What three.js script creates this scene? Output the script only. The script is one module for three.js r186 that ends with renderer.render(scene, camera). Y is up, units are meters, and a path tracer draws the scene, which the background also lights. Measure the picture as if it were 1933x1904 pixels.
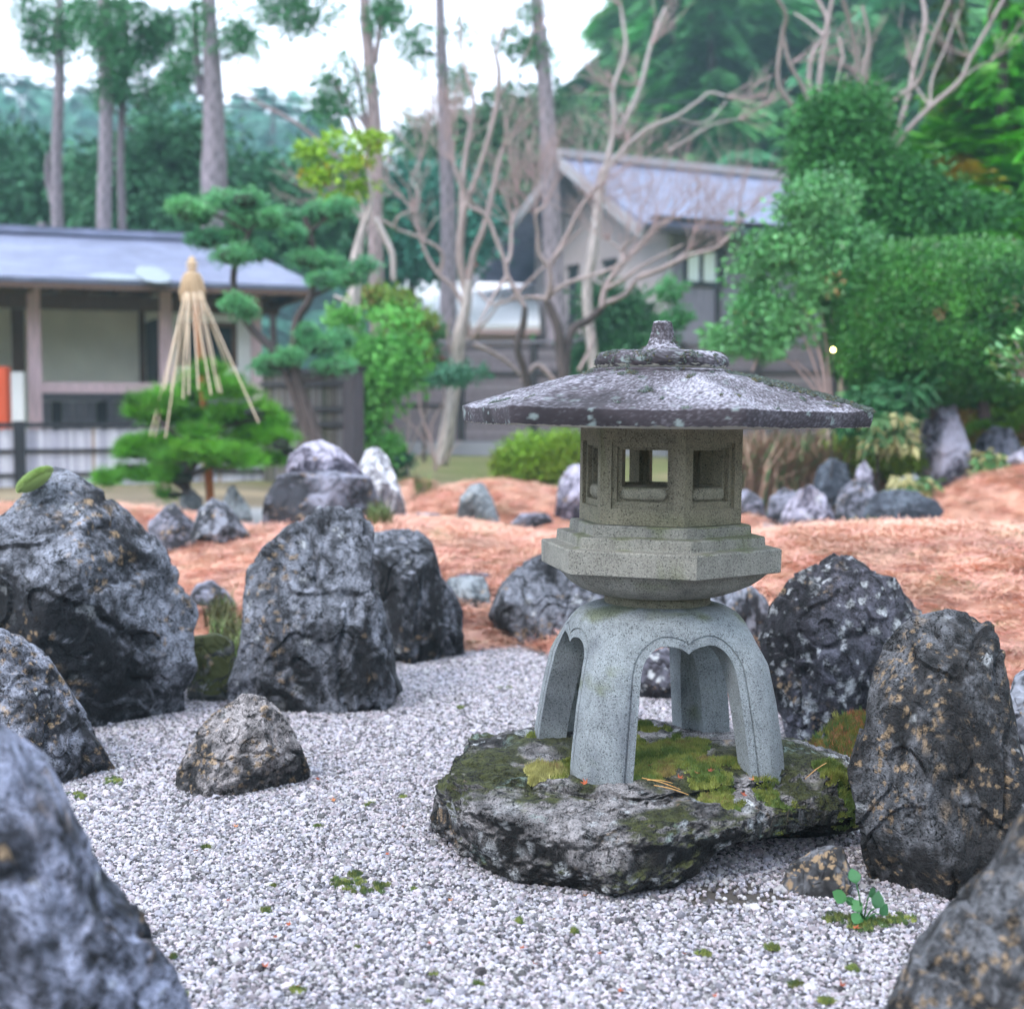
import * as THREE from 'three';
import { mergeGeometries, mergeVertices, toCreasedNormals } from 'three/addons/utils/BufferGeometryUtils.js';
import { Brush, Evaluator, SUBTRACTION } from 'three-bvh-csg';

// ---------------------------------------------------------------- camera, sky, sun, exposure
const scene = new THREE.Scene();
const EYE = 0.96, FOC = 2719, CX = 966.5, CY = 952, PITCH = Math.atan((CY - 775) / FOC);   // FOC: focal length in pixels of a 1933 x 1904 view
const camera = new THREE.PerspectiveCamera(2 * Math.atan(CY / FOC) * 180 / Math.PI, 1024 / 1008, 0.1, 600);
camera.filmGauge = 57;
camera.position.set(0, EYE, 0);
camera.rotation.x = -PITCH;
camera.focus = 3.12;
camera.userData.fStop = 5;

const renderer = new THREE.WebGLRenderer({ antialias: true });
renderer.setSize(1024, 1008);
renderer.toneMapping = THREE.LinearToneMapping;
renderer.toneMappingExposure = 3.9;
renderer.shadowMap.enabled = true;

{ // bright even overcast, a little brighter overhead
  const W = 64, H = 32, d = new Float32Array(W * H * 4);
  for (let y = 0; y < H; y++) for (let x = 0; x < W; x++) {
    const el = ((y + 0.5) / H - 0.5) * Math.PI, k = 0.92 + 0.25 * Math.max(0, Math.sin(el)), o = (y * W + x) * 4;
    const lo = el < 0 ? 0.5 : 1;
    d[o] = 0.86 * k * lo; d[o + 1] = 0.91 * k * lo; d[o + 2] = 1.1 * k * lo; d[o + 3] = 1;
  }
  const t = new THREE.DataTexture(d, W, H, THREE.RGBAFormat, THREE.FloatType);
  t.mapping = THREE.EquirectangularReflectionMapping; t.magFilter = THREE.LinearFilter; t.needsUpdate = true;
  scene.background = t; scene.environment = t;
}
const sun = new THREE.DirectionalLight(new THREE.Color(1, 0.93, 0.86), 1.1);
sun.position.set(-13, 19, 8); sun.target.position.set(0, 0, -6);
sun.castShadow = true; sun.shadow.radius = 42; sun.shadow.mapSize.set(2048, 2048);
Object.assign(sun.shadow.camera, { left: -30, right: 30, top: 30, bottom: -30, near: 1, far: 90 });
sun.name = 'sun';
scene.add(sun, sun.target);
scene.fog = new THREE.FogExp2(new THREE.Color(0.55, 0.9, 1.0), 0.0024);

// ---------------------------------------------------------------- numbers, noise
const R = (seed) => { let a = seed * 2654435761 >>> 0; return () => { a = (a + 0x6d2b79f5) | 0; let t = Math.imul(a ^ (a >>> 15), 1 | a); t = (t + Math.imul(t ^ (t >>> 7), 61 | t)) ^ t; return ((t ^ (t >>> 14)) >>> 0) / 4294967296; }; };
const PERM = new Uint8Array(512); { const r = R(77), p = [...Array(256).keys()]; for (let i = 255; i > 0; i--) { const j = Math.floor(r() * (i + 1)); [p[i], p[j]] = [p[j], p[i]]; } for (let i = 0; i < 512; i++) PERM[i] = p[i & 255]; }
const fade = (t) => t * t * t * (t * (t * 6 - 15) + 10);
const gr = (h, x, y, z) => { const u = (h & 15) < 8 ? x : y, w = (h & 15) < 4 ? y : (h & 15) === 12 || (h & 15) === 14 ? x : z; return ((h & 1) ? -u : u) + ((h & 2) ? -w : w); };
function noise(x, y, z) {
  const X0 = Math.floor(x), Y0 = Math.floor(y), Z0 = Math.floor(z), X = X0 & 255, Y = Y0 & 255, Z = Z0 & 255; x -= X0; y -= Y0; z -= Z0;
  const u = fade(x), v = fade(y), w = fade(z), A = PERM[X] + Y, B = PERM[X + 1] + Y, AA = PERM[A] + Z, AB = PERM[A + 1] + Z, BA = PERM[B] + Z, BB = PERM[B + 1] + Z;
  const L = (t, a, b) => a + t * (b - a);
  return L(w, L(v, L(u, gr(PERM[AA], x, y, z), gr(PERM[BA], x - 1, y, z)), L(u, gr(PERM[AB], x, y - 1, z), gr(PERM[BB], x - 1, y - 1, z))),
    L(v, L(u, gr(PERM[AA + 1], x, y, z - 1), gr(PERM[BA + 1], x - 1, y, z - 1)), L(u, gr(PERM[AB + 1], x, y - 1, z - 1), gr(PERM[BB + 1], x - 1, y - 1, z - 1))));
}
function fbm(x, y, z, o = 4) { let s = 0, a = 0.5; for (let i = 0; i < o; i++) { s += a * noise(x, y, z); x = x * 2.03 + 7.1; y = y * 2.03 + 3.7; z = z * 2.03 + 5.3; a *= 0.5; } return s; }
function ridge(x, y, z, o = 4) { let s = 0, a = 0.5; for (let i = 0; i < o; i++) { s += a * (1 - 2 * Math.abs(noise(x, y, z))); x = x * 2.1 + 4.3; y = y * 2.1 + 9.1; z = z * 2.1 + 1.7; a *= 0.5; } return s; }
const hash3 = (x, y, z, k) => { let h = Math.imul(x, 374761393) + Math.imul(y, 668265263) + Math.imul(z, 1442695041) + Math.imul(k, 974634777) | 0; h = Math.imul(h ^ (h >>> 13), 1274126177); return ((h ^ (h >>> 16)) >>> 0) / 4294967296; };
function spots(x, y, z, cell, chance, k) {            // 0 outside, up to 1 inside round patches
  x /= cell; y /= cell; z /= cell; { const q = 0.45 * noise(x * 1.7, y * 1.7, z * 1.7); x += q; y += 0.45 * noise(y * 1.9 + 7, z * 1.9, x * 1.9); z -= q; } const X = Math.floor(x), Y = Math.floor(y), Z = Math.floor(z); let best = 0;
  for (let i = -1; i < 2; i++) for (let j = -1; j < 2; j++) for (let l = -1; l < 2; l++) {
    const a = X + i, b = Y + j, c = Z + l; if (hash3(a, b, c, k) > chance) continue;
    const r = 0.2 + 0.42 * hash3(a, b, c, k + 4), dx = x - a - hash3(a, b, c, k + 1), dy = y - b - hash3(a, b, c, k + 2), dz = z - c - hash3(a, b, c, k + 3);
    best = Math.max(best, Math.min(1, 4 * (1 - Math.sqrt(dx * dx + dy * dy + dz * dz) / r)));
  }
  return best;
}
const clamp = THREE.MathUtils.clamp, lerp = THREE.MathUtils.lerp, ss = (a, b, x) => { const t = clamp((x - a) / (b - a), 0, 1); return t * t * (3 - 2 * t); };
const V = (x, y, z) => new THREE.Vector3(x, y, z);

// ---------------------------------------------------------------- placing: the photograph's pixels (1933 wide) to points of the place
const cp = Math.cos(PITCH), sp = Math.sin(PITCH);
function ray(px, py) { const x = (px - CX) / FOC, y = -(py - CY) / FOC; return V(x, y * cp - sp, -(cp + y * sp)); }
function at(px, py, D) { const r = ray(px, py); const k = D / -r.z; return V(r.x * k, EYE + r.y * k, -D); }
function gnd(px, py, h = 0) { const r = ray(px, py); const k = (h - EYE) / r.y; return V(r.x * k, h, r.z * k); }
const mpp = (D) => D / FOC;                         // metres per pixel at a distance

// ---------------------------------------------------------------- naming
const used = {};
const numbered = (n) => { const k = used[n] = (used[n] ?? -1) + 1; return k ? n + '_' + String(k).padStart(3, '0') : n; };
function tag(o, label, category, group, kind) { if (label) o.userData.label = label; if (category) o.userData.category = category; if (group) o.userData.group = group; if (kind) o.userData.kind = kind; return o; }
function thing(name, pos, label, category, group, rotY = 0) { const g = new THREE.Group(); g.name = numbered(name); g.position.copy(pos); g.rotation.y = rotY; scene.add(g); return tag(g, label, category, group); }
function top(name, geo, mat, pos, label, category, group, kind) {   // one mesh; geo in world coordinates
  geo.translate(-pos.x, -pos.y, -pos.z); const m = new THREE.Mesh(geo, mat); m.name = numbered(name); m.position.copy(pos); m.castShadow = m.receiveShadow = true; scene.add(m); return tag(m, label, category, group, kind);
}
function part(parent, name, geo, mat, world = true) {                // world: geo in world coordinates under a thing that is not turned
  let p = parent, off = V(0, 0, 0); while (p && p !== scene) { off.add(p.position); p = p.parent; }
  if (world) geo.translate(-off.x, -off.y, -off.z);
  const m = new THREE.Mesh(geo, mat); m.name = name; m.castShadow = m.receiveShadow = true; parent.add(m); return m;
}
const Q = new THREE.Quaternion(), MX = new THREE.Matrix4(), EU = new THREE.Euler();
function inst(parent, name, geo, mat, list, kind = 'stuff') {         // list: {p, q|e, s, c} in world coordinates
  const m = new THREE.InstancedMesh(geo, mat, list.length), off = parent === scene ? V(0, 0, 0) : parent.position;
  list.forEach((t, i) => {
    if (t.e) Q.setFromEuler(EU.set(...t.e)); else Q.copy(t.q);
    const s = t.s.isVector3 ? t.s : V(t.s, t.s, t.s);
    MX.compose(V(t.p.x - off.x, t.p.y - off.y, t.p.z - off.z), Q, s); m.setMatrixAt(i, MX); m.setColorAt(i, t.c);
  });
  m.name = parent === scene ? numbered(name) : name; m.castShadow = m.receiveShadow = true; if (kind) m.userData.kind = kind; parent.add(m); return m;
}
const C = (r, g, b) => new THREE.Color().setRGB(r, g, b);

// ---------------------------------------------------------------- textures and materials
function tex(n, fill, srgb = false) {
  const d = new Uint8Array(n * n * 4); fill(d, n); const t = new THREE.DataTexture(d, n, n); t.wrapS = t.wrapT = THREE.RepeatWrapping; t.magFilter = THREE.LinearFilter; t.minFilter = THREE.LinearMipmapLinearFilter; t.generateMipmaps = true;
  if (srgb) t.colorSpace = THREE.SRGBColorSpace; t.needsUpdate = true; return t;
}
const wrapN = (x, y, f, s) => noise(x * f + s, y * f + s * 1.7, s) ;
function tileFbm(u, v, f, s, o = 4) { // tiles over 0..1
  let r = 0, a = 0.5; for (let i = 0; i < o; i++) { const F = f << i, x = u * F, y = v * F;
    const fx = u, fy = v, n00 = noise(x + s, y + s, i * 9.1 + s), n10 = noise(x - F + s, y + s, i * 9.1 + s), n01 = noise(x + s, y - F + s, i * 9.1 + s), n11 = noise(x - F + s, y - F + s, i * 9.1 + s);
    const w = (1 - fx) * (1 - fy), w1 = fx * (1 - fy), w2 = (1 - fx) * fy, w3 = fx * fy, k = Math.sqrt(w * w + w1 * w1 + w2 * w2 + w3 * w3);
    r += a * (n00 * w + n10 * w1 + n01 * w2 + n11 * w3) / k; a *= 0.5; } return r;
}
function specks(buf, n, count, rmin, rmax, val, rnd) { for (let k = 0; k < count; k++) { const cx = rnd() * n, cy = rnd() * n, r = rmin + rnd() * (rmax - rmin), q = 0.6 + rnd() * 0.8, v = val * (0.6 + 0.4 * rnd()); for (let y = Math.floor(-r); y <= r; y++) for (let x = Math.floor(-r); x <= r; x++) if (x * x * q + y * y / q < r * r) buf[((Math.floor(cy + y) + n) % n) * n + (Math.floor(cx + x) + n) % n] += v; } }
const granite = new Float32Array(1024 * 1024), rockD = new Float32Array(512 * 512);
{ const r = R(5); for (let y = 0, i = 0; y < 1024; y++) for (let x = 0; x < 1024; x++, i++) granite[i] = 0.74 + 0.3 * tileFbm(x / 1024, y / 1024, 8, 3, 4) + 0.16 * (r() - 0.5);
  specks(granite, 1024, 13000, 1.5, 4, -0.3, r); specks(granite, 1024, 12000, 1.5, 4, 0.24, r); }
{ const r = R(6); for (let y = 0, i = 0; y < 512; y++) for (let x = 0; x < 512; x++, i++) { const u = x / 512, v = y / 512; rockD[i] = 0.6 + 0.85 * tileFbm(u, v, 8, 11, 6) + 0.4 * tileFbm(u, v, 32, 17, 3) - 0.4 * Math.max(0, 1 - 16 * Math.abs(tileFbm(u, v, 5, 31, 4))) + 0.16 * (r() - 0.5); }
  specks(rockD, 512, 3600, 1, 3.6, 0.3, r); specks(rockD, 512, 3200, 1, 3.4, -0.36, r); }
const gray = (buf) => tex(Math.sqrt(buf.length), (d) => { for (let i = 0; i < buf.length; i++) { const v = clamp(buf[i], 0, 1) * 255; d[i * 4] = d[i * 4 + 1] = d[i * 4 + 2] = v; d[i * 4 + 3] = 255; } });
const T = { granite: gray(granite), rock: gray(rockD) };
T.wood = tex(256, (d, n) => { const r = R(9); for (let y = 0; y < n; y++) for (let x = 0; x < n; x++) { const v = 0.72 + 0.3 * noise(x * 0.22, y * 0.012, 2) + 0.22 * noise(x * 0.7, y * 0.03, 5) + 0.08 * (r() - 0.5), o = (y * n + x) * 4; d[o] = d[o + 1] = d[o + 2] = clamp(v, 0, 1) * 255; d[o + 3] = 255; } });
T.shingle = tex(512, (d, n) => { const r = R(12); const rows = 16, h = n / rows; for (let y = 0; y < n; y++) { const row = Math.floor(y / h), fy = (y % h) / h; for (let x = 0; x < n; x++) { const w = n / 12, col = Math.floor((x + row * 17) / w) % 12; const v = 0.72 + 0.22 * hash3(row, col, 3, 8) - (fy < 0.16 ? 0.3 : 0) + 0.3 * tileFbm(x / n, y / n, 4, 8, 4) + 0.06 * (r() - 0.5), o = (y * n + x) * 4; d[o] = d[o + 1] = d[o + 2] = clamp(v, 0, 1) * 255; d[o + 3] = 255; } } });
T.plaster = tex(256, (d, n) => { const r = R(14); for (let y = 0; y < n; y++) for (let x = 0; x < n; x++) { const v = 0.88 + 0.25 * tileFbm(x / n, y / n, 3, 6, 5) + 0.05 * (r() - 0.5), o = (y * n + x) * 4; d[o] = d[o + 1] = d[o + 2] = clamp(v, 0, 1) * 255; d[o + 3] = 255; } });
T.bark = tex(256, (d, n) => { const r = R(15); for (let y = 0; y < n; y++) for (let x = 0; x < n; x++) { const v = 0.66 + 0.5 * noise(x * 0.12, y * 0.025, 8) + 0.35 * noise(x * 0.4, y * 0.08, 3) + 0.15 * (r() - 0.5), o = (y * n + x) * 4; d[o] = d[o + 1] = d[o + 2] = clamp(v, 0, 1) * 255; d[o + 3] = 255; } });
const rep = (t, x, y) => { const c = t.clone(); c.repeat.set(x, y); c.needsUpdate = true; return c; };
const std = (r, g, b, o = {}) => new THREE.MeshStandardMaterial({ color: C(r, g, b), roughness: 0.9, side: THREE.DoubleSide, ...o });
const phy = (r, g, b, o = {}) => new THREE.MeshPhysicalMaterial({ color: C(r, g, b), roughness: 0.7, side: THREE.DoubleSide, ...o });
const gMap = rep(T.granite, 1 / 0.36, 1 / 0.36), rMap = rep(T.rock, 1 / 0.27, 1 / 0.27);
const M = {
  rock: std(1.3, 1.3, 1.3, { vertexColors: true, map: rMap, bumpMap: rMap, bumpScale: 0.006, roughness: 0.97 }),
  rockFar: std(1, 1, 1, { vertexColors: true, roughness: 0.97 }),
  granite: std(0.56, 0.56, 0.515, { map: gMap, bumpMap: gMap, bumpScale: 0.0022, roughness: 0.88, vertexColors: true }),
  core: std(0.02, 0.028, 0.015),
  vc: std(1, 1, 1, { vertexColors: true, roughness: 0.95 }),
  foliage: phy(1, 1, 1, { vertexColors: true, roughness: 0.55, transmission: 0.22 }),
  glossy: phy(1, 1, 1, { vertexColors: true, roughness: 0.32, transmission: 0.15 }),
  needle: std(1, 1, 1, { vertexColors: true, roughness: 0.65 }),
  pebble: std(0.9, 0.9, 0.9, { roughness: 0.8 }),
  bark: std(0.42, 0.35, 0.38, { map: rep(T.bark, 1, 1), bumpMap: rep(T.bark, 1, 1), bumpScale: 0.02 }),
  barkDark: std(0.16, 0.12, 0.11, { map: rep(T.bark, 1, 1), bumpMap: rep(T.bark, 1, 1), bumpScale: 0.01 }),
  barkBare: std(0.56, 0.43, 0.4, { map: rep(T.bark, 1, 1), roughness: 0.8 }),
  barkPale: std(0.68, 0.58, 0.54, { map: rep(T.bark, 1, 1), roughness: 0.8 }),
  twig: std(0.45, 0.32, 0.3),
  postPink: std(0.9, 0.63, 0.68, { map: rep(T.wood, 1, 1) }), postDark: std(0.17, 0.1, 0.075, { map: rep(T.wood, 1, 1) }),
  board: std(0.27, 0.25, 0.29, { map: rep(T.wood, 1, 1) }), boardDark: std(0.06, 0.055, 0.06, { map: rep(T.wood, 1, 1) }),
  plaster: std(0.93, 0.9, 0.83, { map: rep(T.plaster, 0.5, 0.5) }), white: std(0.82, 0.8, 0.8, { map: rep(T.plaster, 0.5, 0.5) }),
  roofBlue: std(0.24, 0.26, 0.38, { map: rep(T.shingle, 0.45, 0.45), bumpMap: rep(T.shingle, 0.45, 0.45), bumpScale: 0.01, roughness: 0.55 }),
  houseWall: std(0.5, 0.43, 0.44, { map: rep(T.plaster, 0.4, 0.4) }), houseSide: std(0.31, 0.28, 0.34, { map: rep(T.wood, 0.6, 0.6) }),
  trim: std(0.4, 0.37, 0.39), dark: std(0.03, 0.03, 0.035), glassDark: phy(0.025, 0.035, 0.04, { roughness: 0.4, specularIntensity: 0.25 }), glassSky: phy(0.85, 0.95, 1.0, { roughness: 0.15, metalness: 0.25 }),
  concrete: std(0.33, 0.33, 0.37, { map: rep(T.plaster, 0.5, 0.5) }), red: std(0.55, 0.08, 0.03), straw: std(0.78, 0.56, 0.34, { map: rep(T.wood, 4, 1) }), rope: std(0.82, 0.66, 0.48), pole: std(0.4, 0.14, 0.045, { map: rep(T.wood, 1, 1) }),
};
function setColor(geo, f) { const p = geo.attributes.position, n = geo.attributes.normal, c = new Float32Array(p.count * 3), o = [0, 0, 0]; for (let i = 0; i < p.count; i++) { f(o, p.getX(i), p.getY(i), p.getZ(i), n.getX(i), n.getY(i), n.getZ(i)); c[i * 3] = o[0]; c[i * 3 + 1] = o[1]; c[i * 3 + 2] = o[2]; } geo.setAttribute('color', new THREE.BufferAttribute(c, 3)); return geo; }
function faceUV(geo) { // metres across each face, for unindexed geometry
  const g = geo.index ? geo.toNonIndexed() : geo, p = g.attributes.position, uv = new Float32Array(p.count * 2), a = V(), b = V(), c = V(), n = V();
  for (let i = 0; i < p.count; i += 3) {
    a.fromBufferAttribute(p, i); b.fromBufferAttribute(p, i + 1); c.fromBufferAttribute(p, i + 2); n.copy(b).sub(a).cross(c.clone().sub(a)).normalize();
    const flat = Math.abs(n.y) > 0.75, az = Math.round(Math.atan2(n.x, n.z) / (Math.PI / 12)) * Math.PI / 12, ux = Math.cos(az), uz = -Math.sin(az);
    [a, b, c].forEach((v, k) => { uv[(i + k) * 2] = flat ? v.x + 0.37 : v.x * ux + v.z * uz + az; uv[(i + k) * 2 + 1] = flat ? v.z : v.y; });
  }
  g.setAttribute('uv', new THREE.BufferAttribute(uv, 2)); return g;
}
function bx(x0, x1, y0, y1, z0, z1) { const g = new THREE.BoxGeometry(x1 - x0, y1 - y0, z1 - z0); g.translate((x0 + x1) / 2, (y0 + y1) / 2, (z0 + z1) / 2); const n = g.toNonIndexed(); return faceUV(n); }
function tube(pts, rad, sides = 7, steps = 4) { // a tapering, bending round bar through points
  const P = [], r = [], n = pts.length;
  for (let i = 0; i < n - 1; i++) { const a = pts[Math.max(0, i - 1)], b = pts[i], c = pts[i + 1], d = pts[Math.min(n - 1, i + 2)];
    for (let k = 0; k < steps; k++) { const t = k / steps, t2 = t * t, t3 = t2 * t, f = (A, B, Cc, Dd) => 0.5 * (2 * B + (Cc - A) * t + (2 * A - 5 * B + 4 * Cc - Dd) * t2 + (3 * B - A - 3 * Cc + Dd) * t3);
      P.push(V(f(a.x, b.x, c.x, d.x), f(a.y, b.y, c.y, d.y), f(a.z, b.z, c.z, d.z))); r.push(lerp(rad[i], rad[i + 1], t)); } }
  P.push(pts[n - 1].clone()); r.push(rad[n - 1]);
  const m = P.length, pos = [], uv = [], idx = [], T0 = V(), N = V(0, 0, 1), Bn = V(); let len = 0;
  for (let i = 0; i < m; i++) {
    T0.copy(P[Math.min(m - 1, i + 1)]).sub(P[Math.max(0, i - 1)]).normalize(); if (Math.abs(N.dot(T0)) > 0.95) N.set(1, 0, 0); N.addScaledVector(T0, -N.dot(T0)).normalize(); Bn.crossVectors(T0, N); if (i) len += P[i].distanceTo(P[i - 1]);
    for (let s = 0; s <= sides; s++) { const a = s / sides * Math.PI * 2, c = Math.cos(a) * r[i], e = Math.sin(a) * r[i]; pos.push(P[i].x + N.x * c + Bn.x * e, P[i].y + N.y * c + Bn.y * e, P[i].z + N.z * c + Bn.z * e); uv.push(s / sides * Math.max(1, Math.round(6 * rad[0])), len); }
  }
  for (let i = 0; i < m - 1; i++) for (let s = 0; s < sides; s++) { const a = i * (sides + 1) + s, b = a + sides + 1; idx.push(a, a + 1, b, b, a + 1, b + 1); }
  for (const [base, flip] of [[0, true], [(m - 1) * (sides + 1), false]]) for (let s = 1; s < sides - 1; s++) flip ? idx.push(base, base + s + 1, base + s) : idx.push(base, base + s, base + s + 1);
  const g = new THREE.BufferGeometry(); g.setAttribute('position', new THREE.Float32BufferAttribute(pos, 3)); g.setAttribute('uv', new THREE.Float32BufferAttribute(uv, 2)); g.setIndex(idx); g.computeVertexNormals(); return g;
}
const merge = (a) => a.length === 1 ? a[0] : mergeGeometries(a.map((g) => (g.index ? g : g)), false);
// ---------------------------------------------------------------- terrain
const bank = (x, D) => ss(0, 1, (x - (2.85 + 0.1 * (D - 11))) / 1.7) * ss(10.4, 12.6, D) * 1.25 + Math.max(0, x - 4.6 - 0.12 * (D - 12)) * 0.75 * ss(11, 14, D) * (1 - ss(24, 40, D));
const baseH = (x, z) => { const D = -z, r = Math.hypot(x, z); return 0.3 * ss(6, 16, D) + (D > 0 ? bank(x, D) : 0) + 26 * ss(75, 200, r) * (1 - 0.35 * ss(14, 0, Math.abs(x + 9 * r / 150))) + 26 * ss(75, 180, r) * ss(8, 45, x) + (D > 30 ? 11 * ss(1.5, 13, x + (D - 40) * 0.25) * ss(36, 56, D) * ss(130, 80, D) : 0); };
const MOUNDS = [ // x, D, rx, rz, height at the crest
  [-0.75, 7.7, 1.75, 2.5, 0.34], [0.75, 7.4, 1.7, 1.9, 0.30], [1.95, 6.35, 2.15, 2.35, 0.42], [4.4, 9.9, 2.25, 1.6, 0.64], [-0.1, 10.7, 1.05, 1.35, 0.42], [-0.8, 12.3, 0.45, 0.5, 0.36], [1.5, 9.3, 0.32, 0.3, 0.27], [-2.9, 8.9, 1.9, 1.7, 0.36],
];
const moundH = (x, z) => { let h = -1; const D = -z; for (const [mx, md, rx, rz, hc] of MOUNDS) { const q = ((x - mx) / rx) ** 2 + ((D - md) / rz) ** 2; if (q < 1.5) h = Math.max(h, lerp(hc, -0.1, q ** 1.15)); } return h < -0.5 ? h : h + 0.018 * fbm(x * 1.7, 1, z * 1.7, 3) + 0.005 * noise(x * 9, 2, z * 9); };
const G = (x, z) => Math.max(baseH(x, z), moundH(x, z));
const inPath = (x, D) => ss(0.3, 0, Math.abs(D - (10.2 + 0.25 * Math.sin(x * 0.9))) - 1.5) * ss(-3.2, -2.4, x);
{ // one sheet from underfoot to the hills
  const rings = [], nA = 220; for (let r = 0.3; r < 235; r *= r < 30 ? 1.018 : 1.06) rings.push(r);
  const pos = [0, 0, 0], idx = [];
  rings.forEach((r) => { for (let a = 0; a < nA; a++) { const t = a / nA * Math.PI * 2, x = Math.sin(t) * r, z = -Math.cos(t) * r; pos.push(x, baseH(x, z) - 0.03 * (1 - ss(6.5, 8, r)) + (r > 12 ? 0.05 * fbm(x, 0, z, 3) : 0), z); } });
  for (let a = 0; a < nA; a++) idx.push(0, 1 + (a + 1) % nA, 1 + a);
  for (let k = 0; k < rings.length - 1; k++) for (let a = 0; a < nA; a++) { const p = 1 + k * nA + a, q = 1 + k * nA + (a + 1) % nA; idx.push(p, q, p + nA, q, q + nA, p + nA); }
  const g = new THREE.BufferGeometry(); g.setAttribute('position', new THREE.Float32BufferAttribute(pos, 3)); g.setIndex(idx); g.computeVertexNormals();
  setColor(g, (o, x, y, z) => { const n = 0.5 + fbm(x * 1.3, 0, z * 1.3, 4), D = -z, moss = ss(13.5, 16, D + 2 * n), p = inPath(x, D);
    let c = [lerp(0.16, 0.13, moss), lerp(0.12, 0.14, moss), lerp(0.07, 0.03, moss)]; const tan = ss(0.55, 0.7, n); c = c.map((v, i) => lerp(v, [0.3, 0.22, 0.13][i], tan * 0.7)); const gv = 0.38 + 0.1 * noise(x * 7, 0, z * 7); c = c.map((v, i) => lerp(v, [gv, gv * 0.95, gv * 0.92][i], p)); if (Math.hypot(x, z) > 30) c = [0.04, 0.07, 0.035]; o[0] = c[0]; o[1] = c[1]; o[2] = c[2]; });
  const m = top('ground', g, M.vc, V(0, 0, 0), 'ground of earth, moss and pale path rising gently to wooded hills', 'ground', null, 'structure');
}
{ // gravel: a bed and its stones
  const g = new THREE.PlaneGeometry(9, 7.2, 120, 100); g.rotateX(-Math.PI / 2); g.translate(0, 0, -3.2);
  const p = g.attributes.position; for (let i = 0; i < p.count; i++) p.setY(i, 0.006 + 0.012 * fbm(p.getX(i) * 2.2, 0, p.getZ(i) * 2.2, 3) - 0.4 * ss(6.15, 6.8, -p.getZ(i))); g.computeVertexNormals();
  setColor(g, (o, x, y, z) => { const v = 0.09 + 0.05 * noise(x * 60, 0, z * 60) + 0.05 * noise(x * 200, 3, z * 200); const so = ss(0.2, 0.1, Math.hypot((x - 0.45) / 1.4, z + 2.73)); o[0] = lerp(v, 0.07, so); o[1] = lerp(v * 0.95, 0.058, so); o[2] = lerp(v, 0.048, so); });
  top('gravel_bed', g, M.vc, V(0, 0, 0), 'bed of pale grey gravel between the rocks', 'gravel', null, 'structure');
  const s = new THREE.IcosahedronGeometry(1, 1), q = s.attributes.position, r = R(21), keep = new Map();
  for (let i = 0; i < q.count; i++) { const k = [q.getX(i), q.getY(i), q.getZ(i)].map((v) => v.toFixed(3)).join(); if (!keep.has(k)) keep.set(k, 0.78 + 0.4 * r()); const f = keep.get(k); q.setXYZ(i, q.getX(i) * f, q.getY(i) * f, q.getZ(i) * f); }
  const peb = mergeVertices(s.deleteAttribute('uv').deleteAttribute('normal')); peb.computeVertexNormals(); const pn = peb.toNonIndexed(); pn.computeVertexNormals();
  const list = [], step = 0.0069;
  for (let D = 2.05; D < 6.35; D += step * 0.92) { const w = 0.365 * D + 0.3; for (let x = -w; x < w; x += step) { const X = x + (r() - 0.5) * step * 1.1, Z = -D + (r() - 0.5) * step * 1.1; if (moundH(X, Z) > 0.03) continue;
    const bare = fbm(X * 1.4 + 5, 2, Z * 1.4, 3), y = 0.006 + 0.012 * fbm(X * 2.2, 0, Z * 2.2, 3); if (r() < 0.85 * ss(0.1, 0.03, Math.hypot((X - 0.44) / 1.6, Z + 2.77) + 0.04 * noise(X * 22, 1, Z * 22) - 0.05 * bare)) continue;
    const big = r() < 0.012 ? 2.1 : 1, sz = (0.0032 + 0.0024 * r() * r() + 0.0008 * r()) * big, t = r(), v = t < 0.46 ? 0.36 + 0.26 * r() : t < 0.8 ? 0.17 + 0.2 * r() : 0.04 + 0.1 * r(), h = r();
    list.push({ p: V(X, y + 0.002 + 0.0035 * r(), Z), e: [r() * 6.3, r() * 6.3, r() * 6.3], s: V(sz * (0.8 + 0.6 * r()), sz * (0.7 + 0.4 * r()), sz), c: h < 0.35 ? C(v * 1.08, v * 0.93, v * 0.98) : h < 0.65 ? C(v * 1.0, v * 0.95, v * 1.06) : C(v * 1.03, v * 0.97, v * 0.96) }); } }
  console.log('pebbles', list.length);
  tag(inst(scene, 'gravel', pn, M.pebble, list), 'loose pale grey and lavender gravel stones covering the foreground', 'gravel');
}
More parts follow.
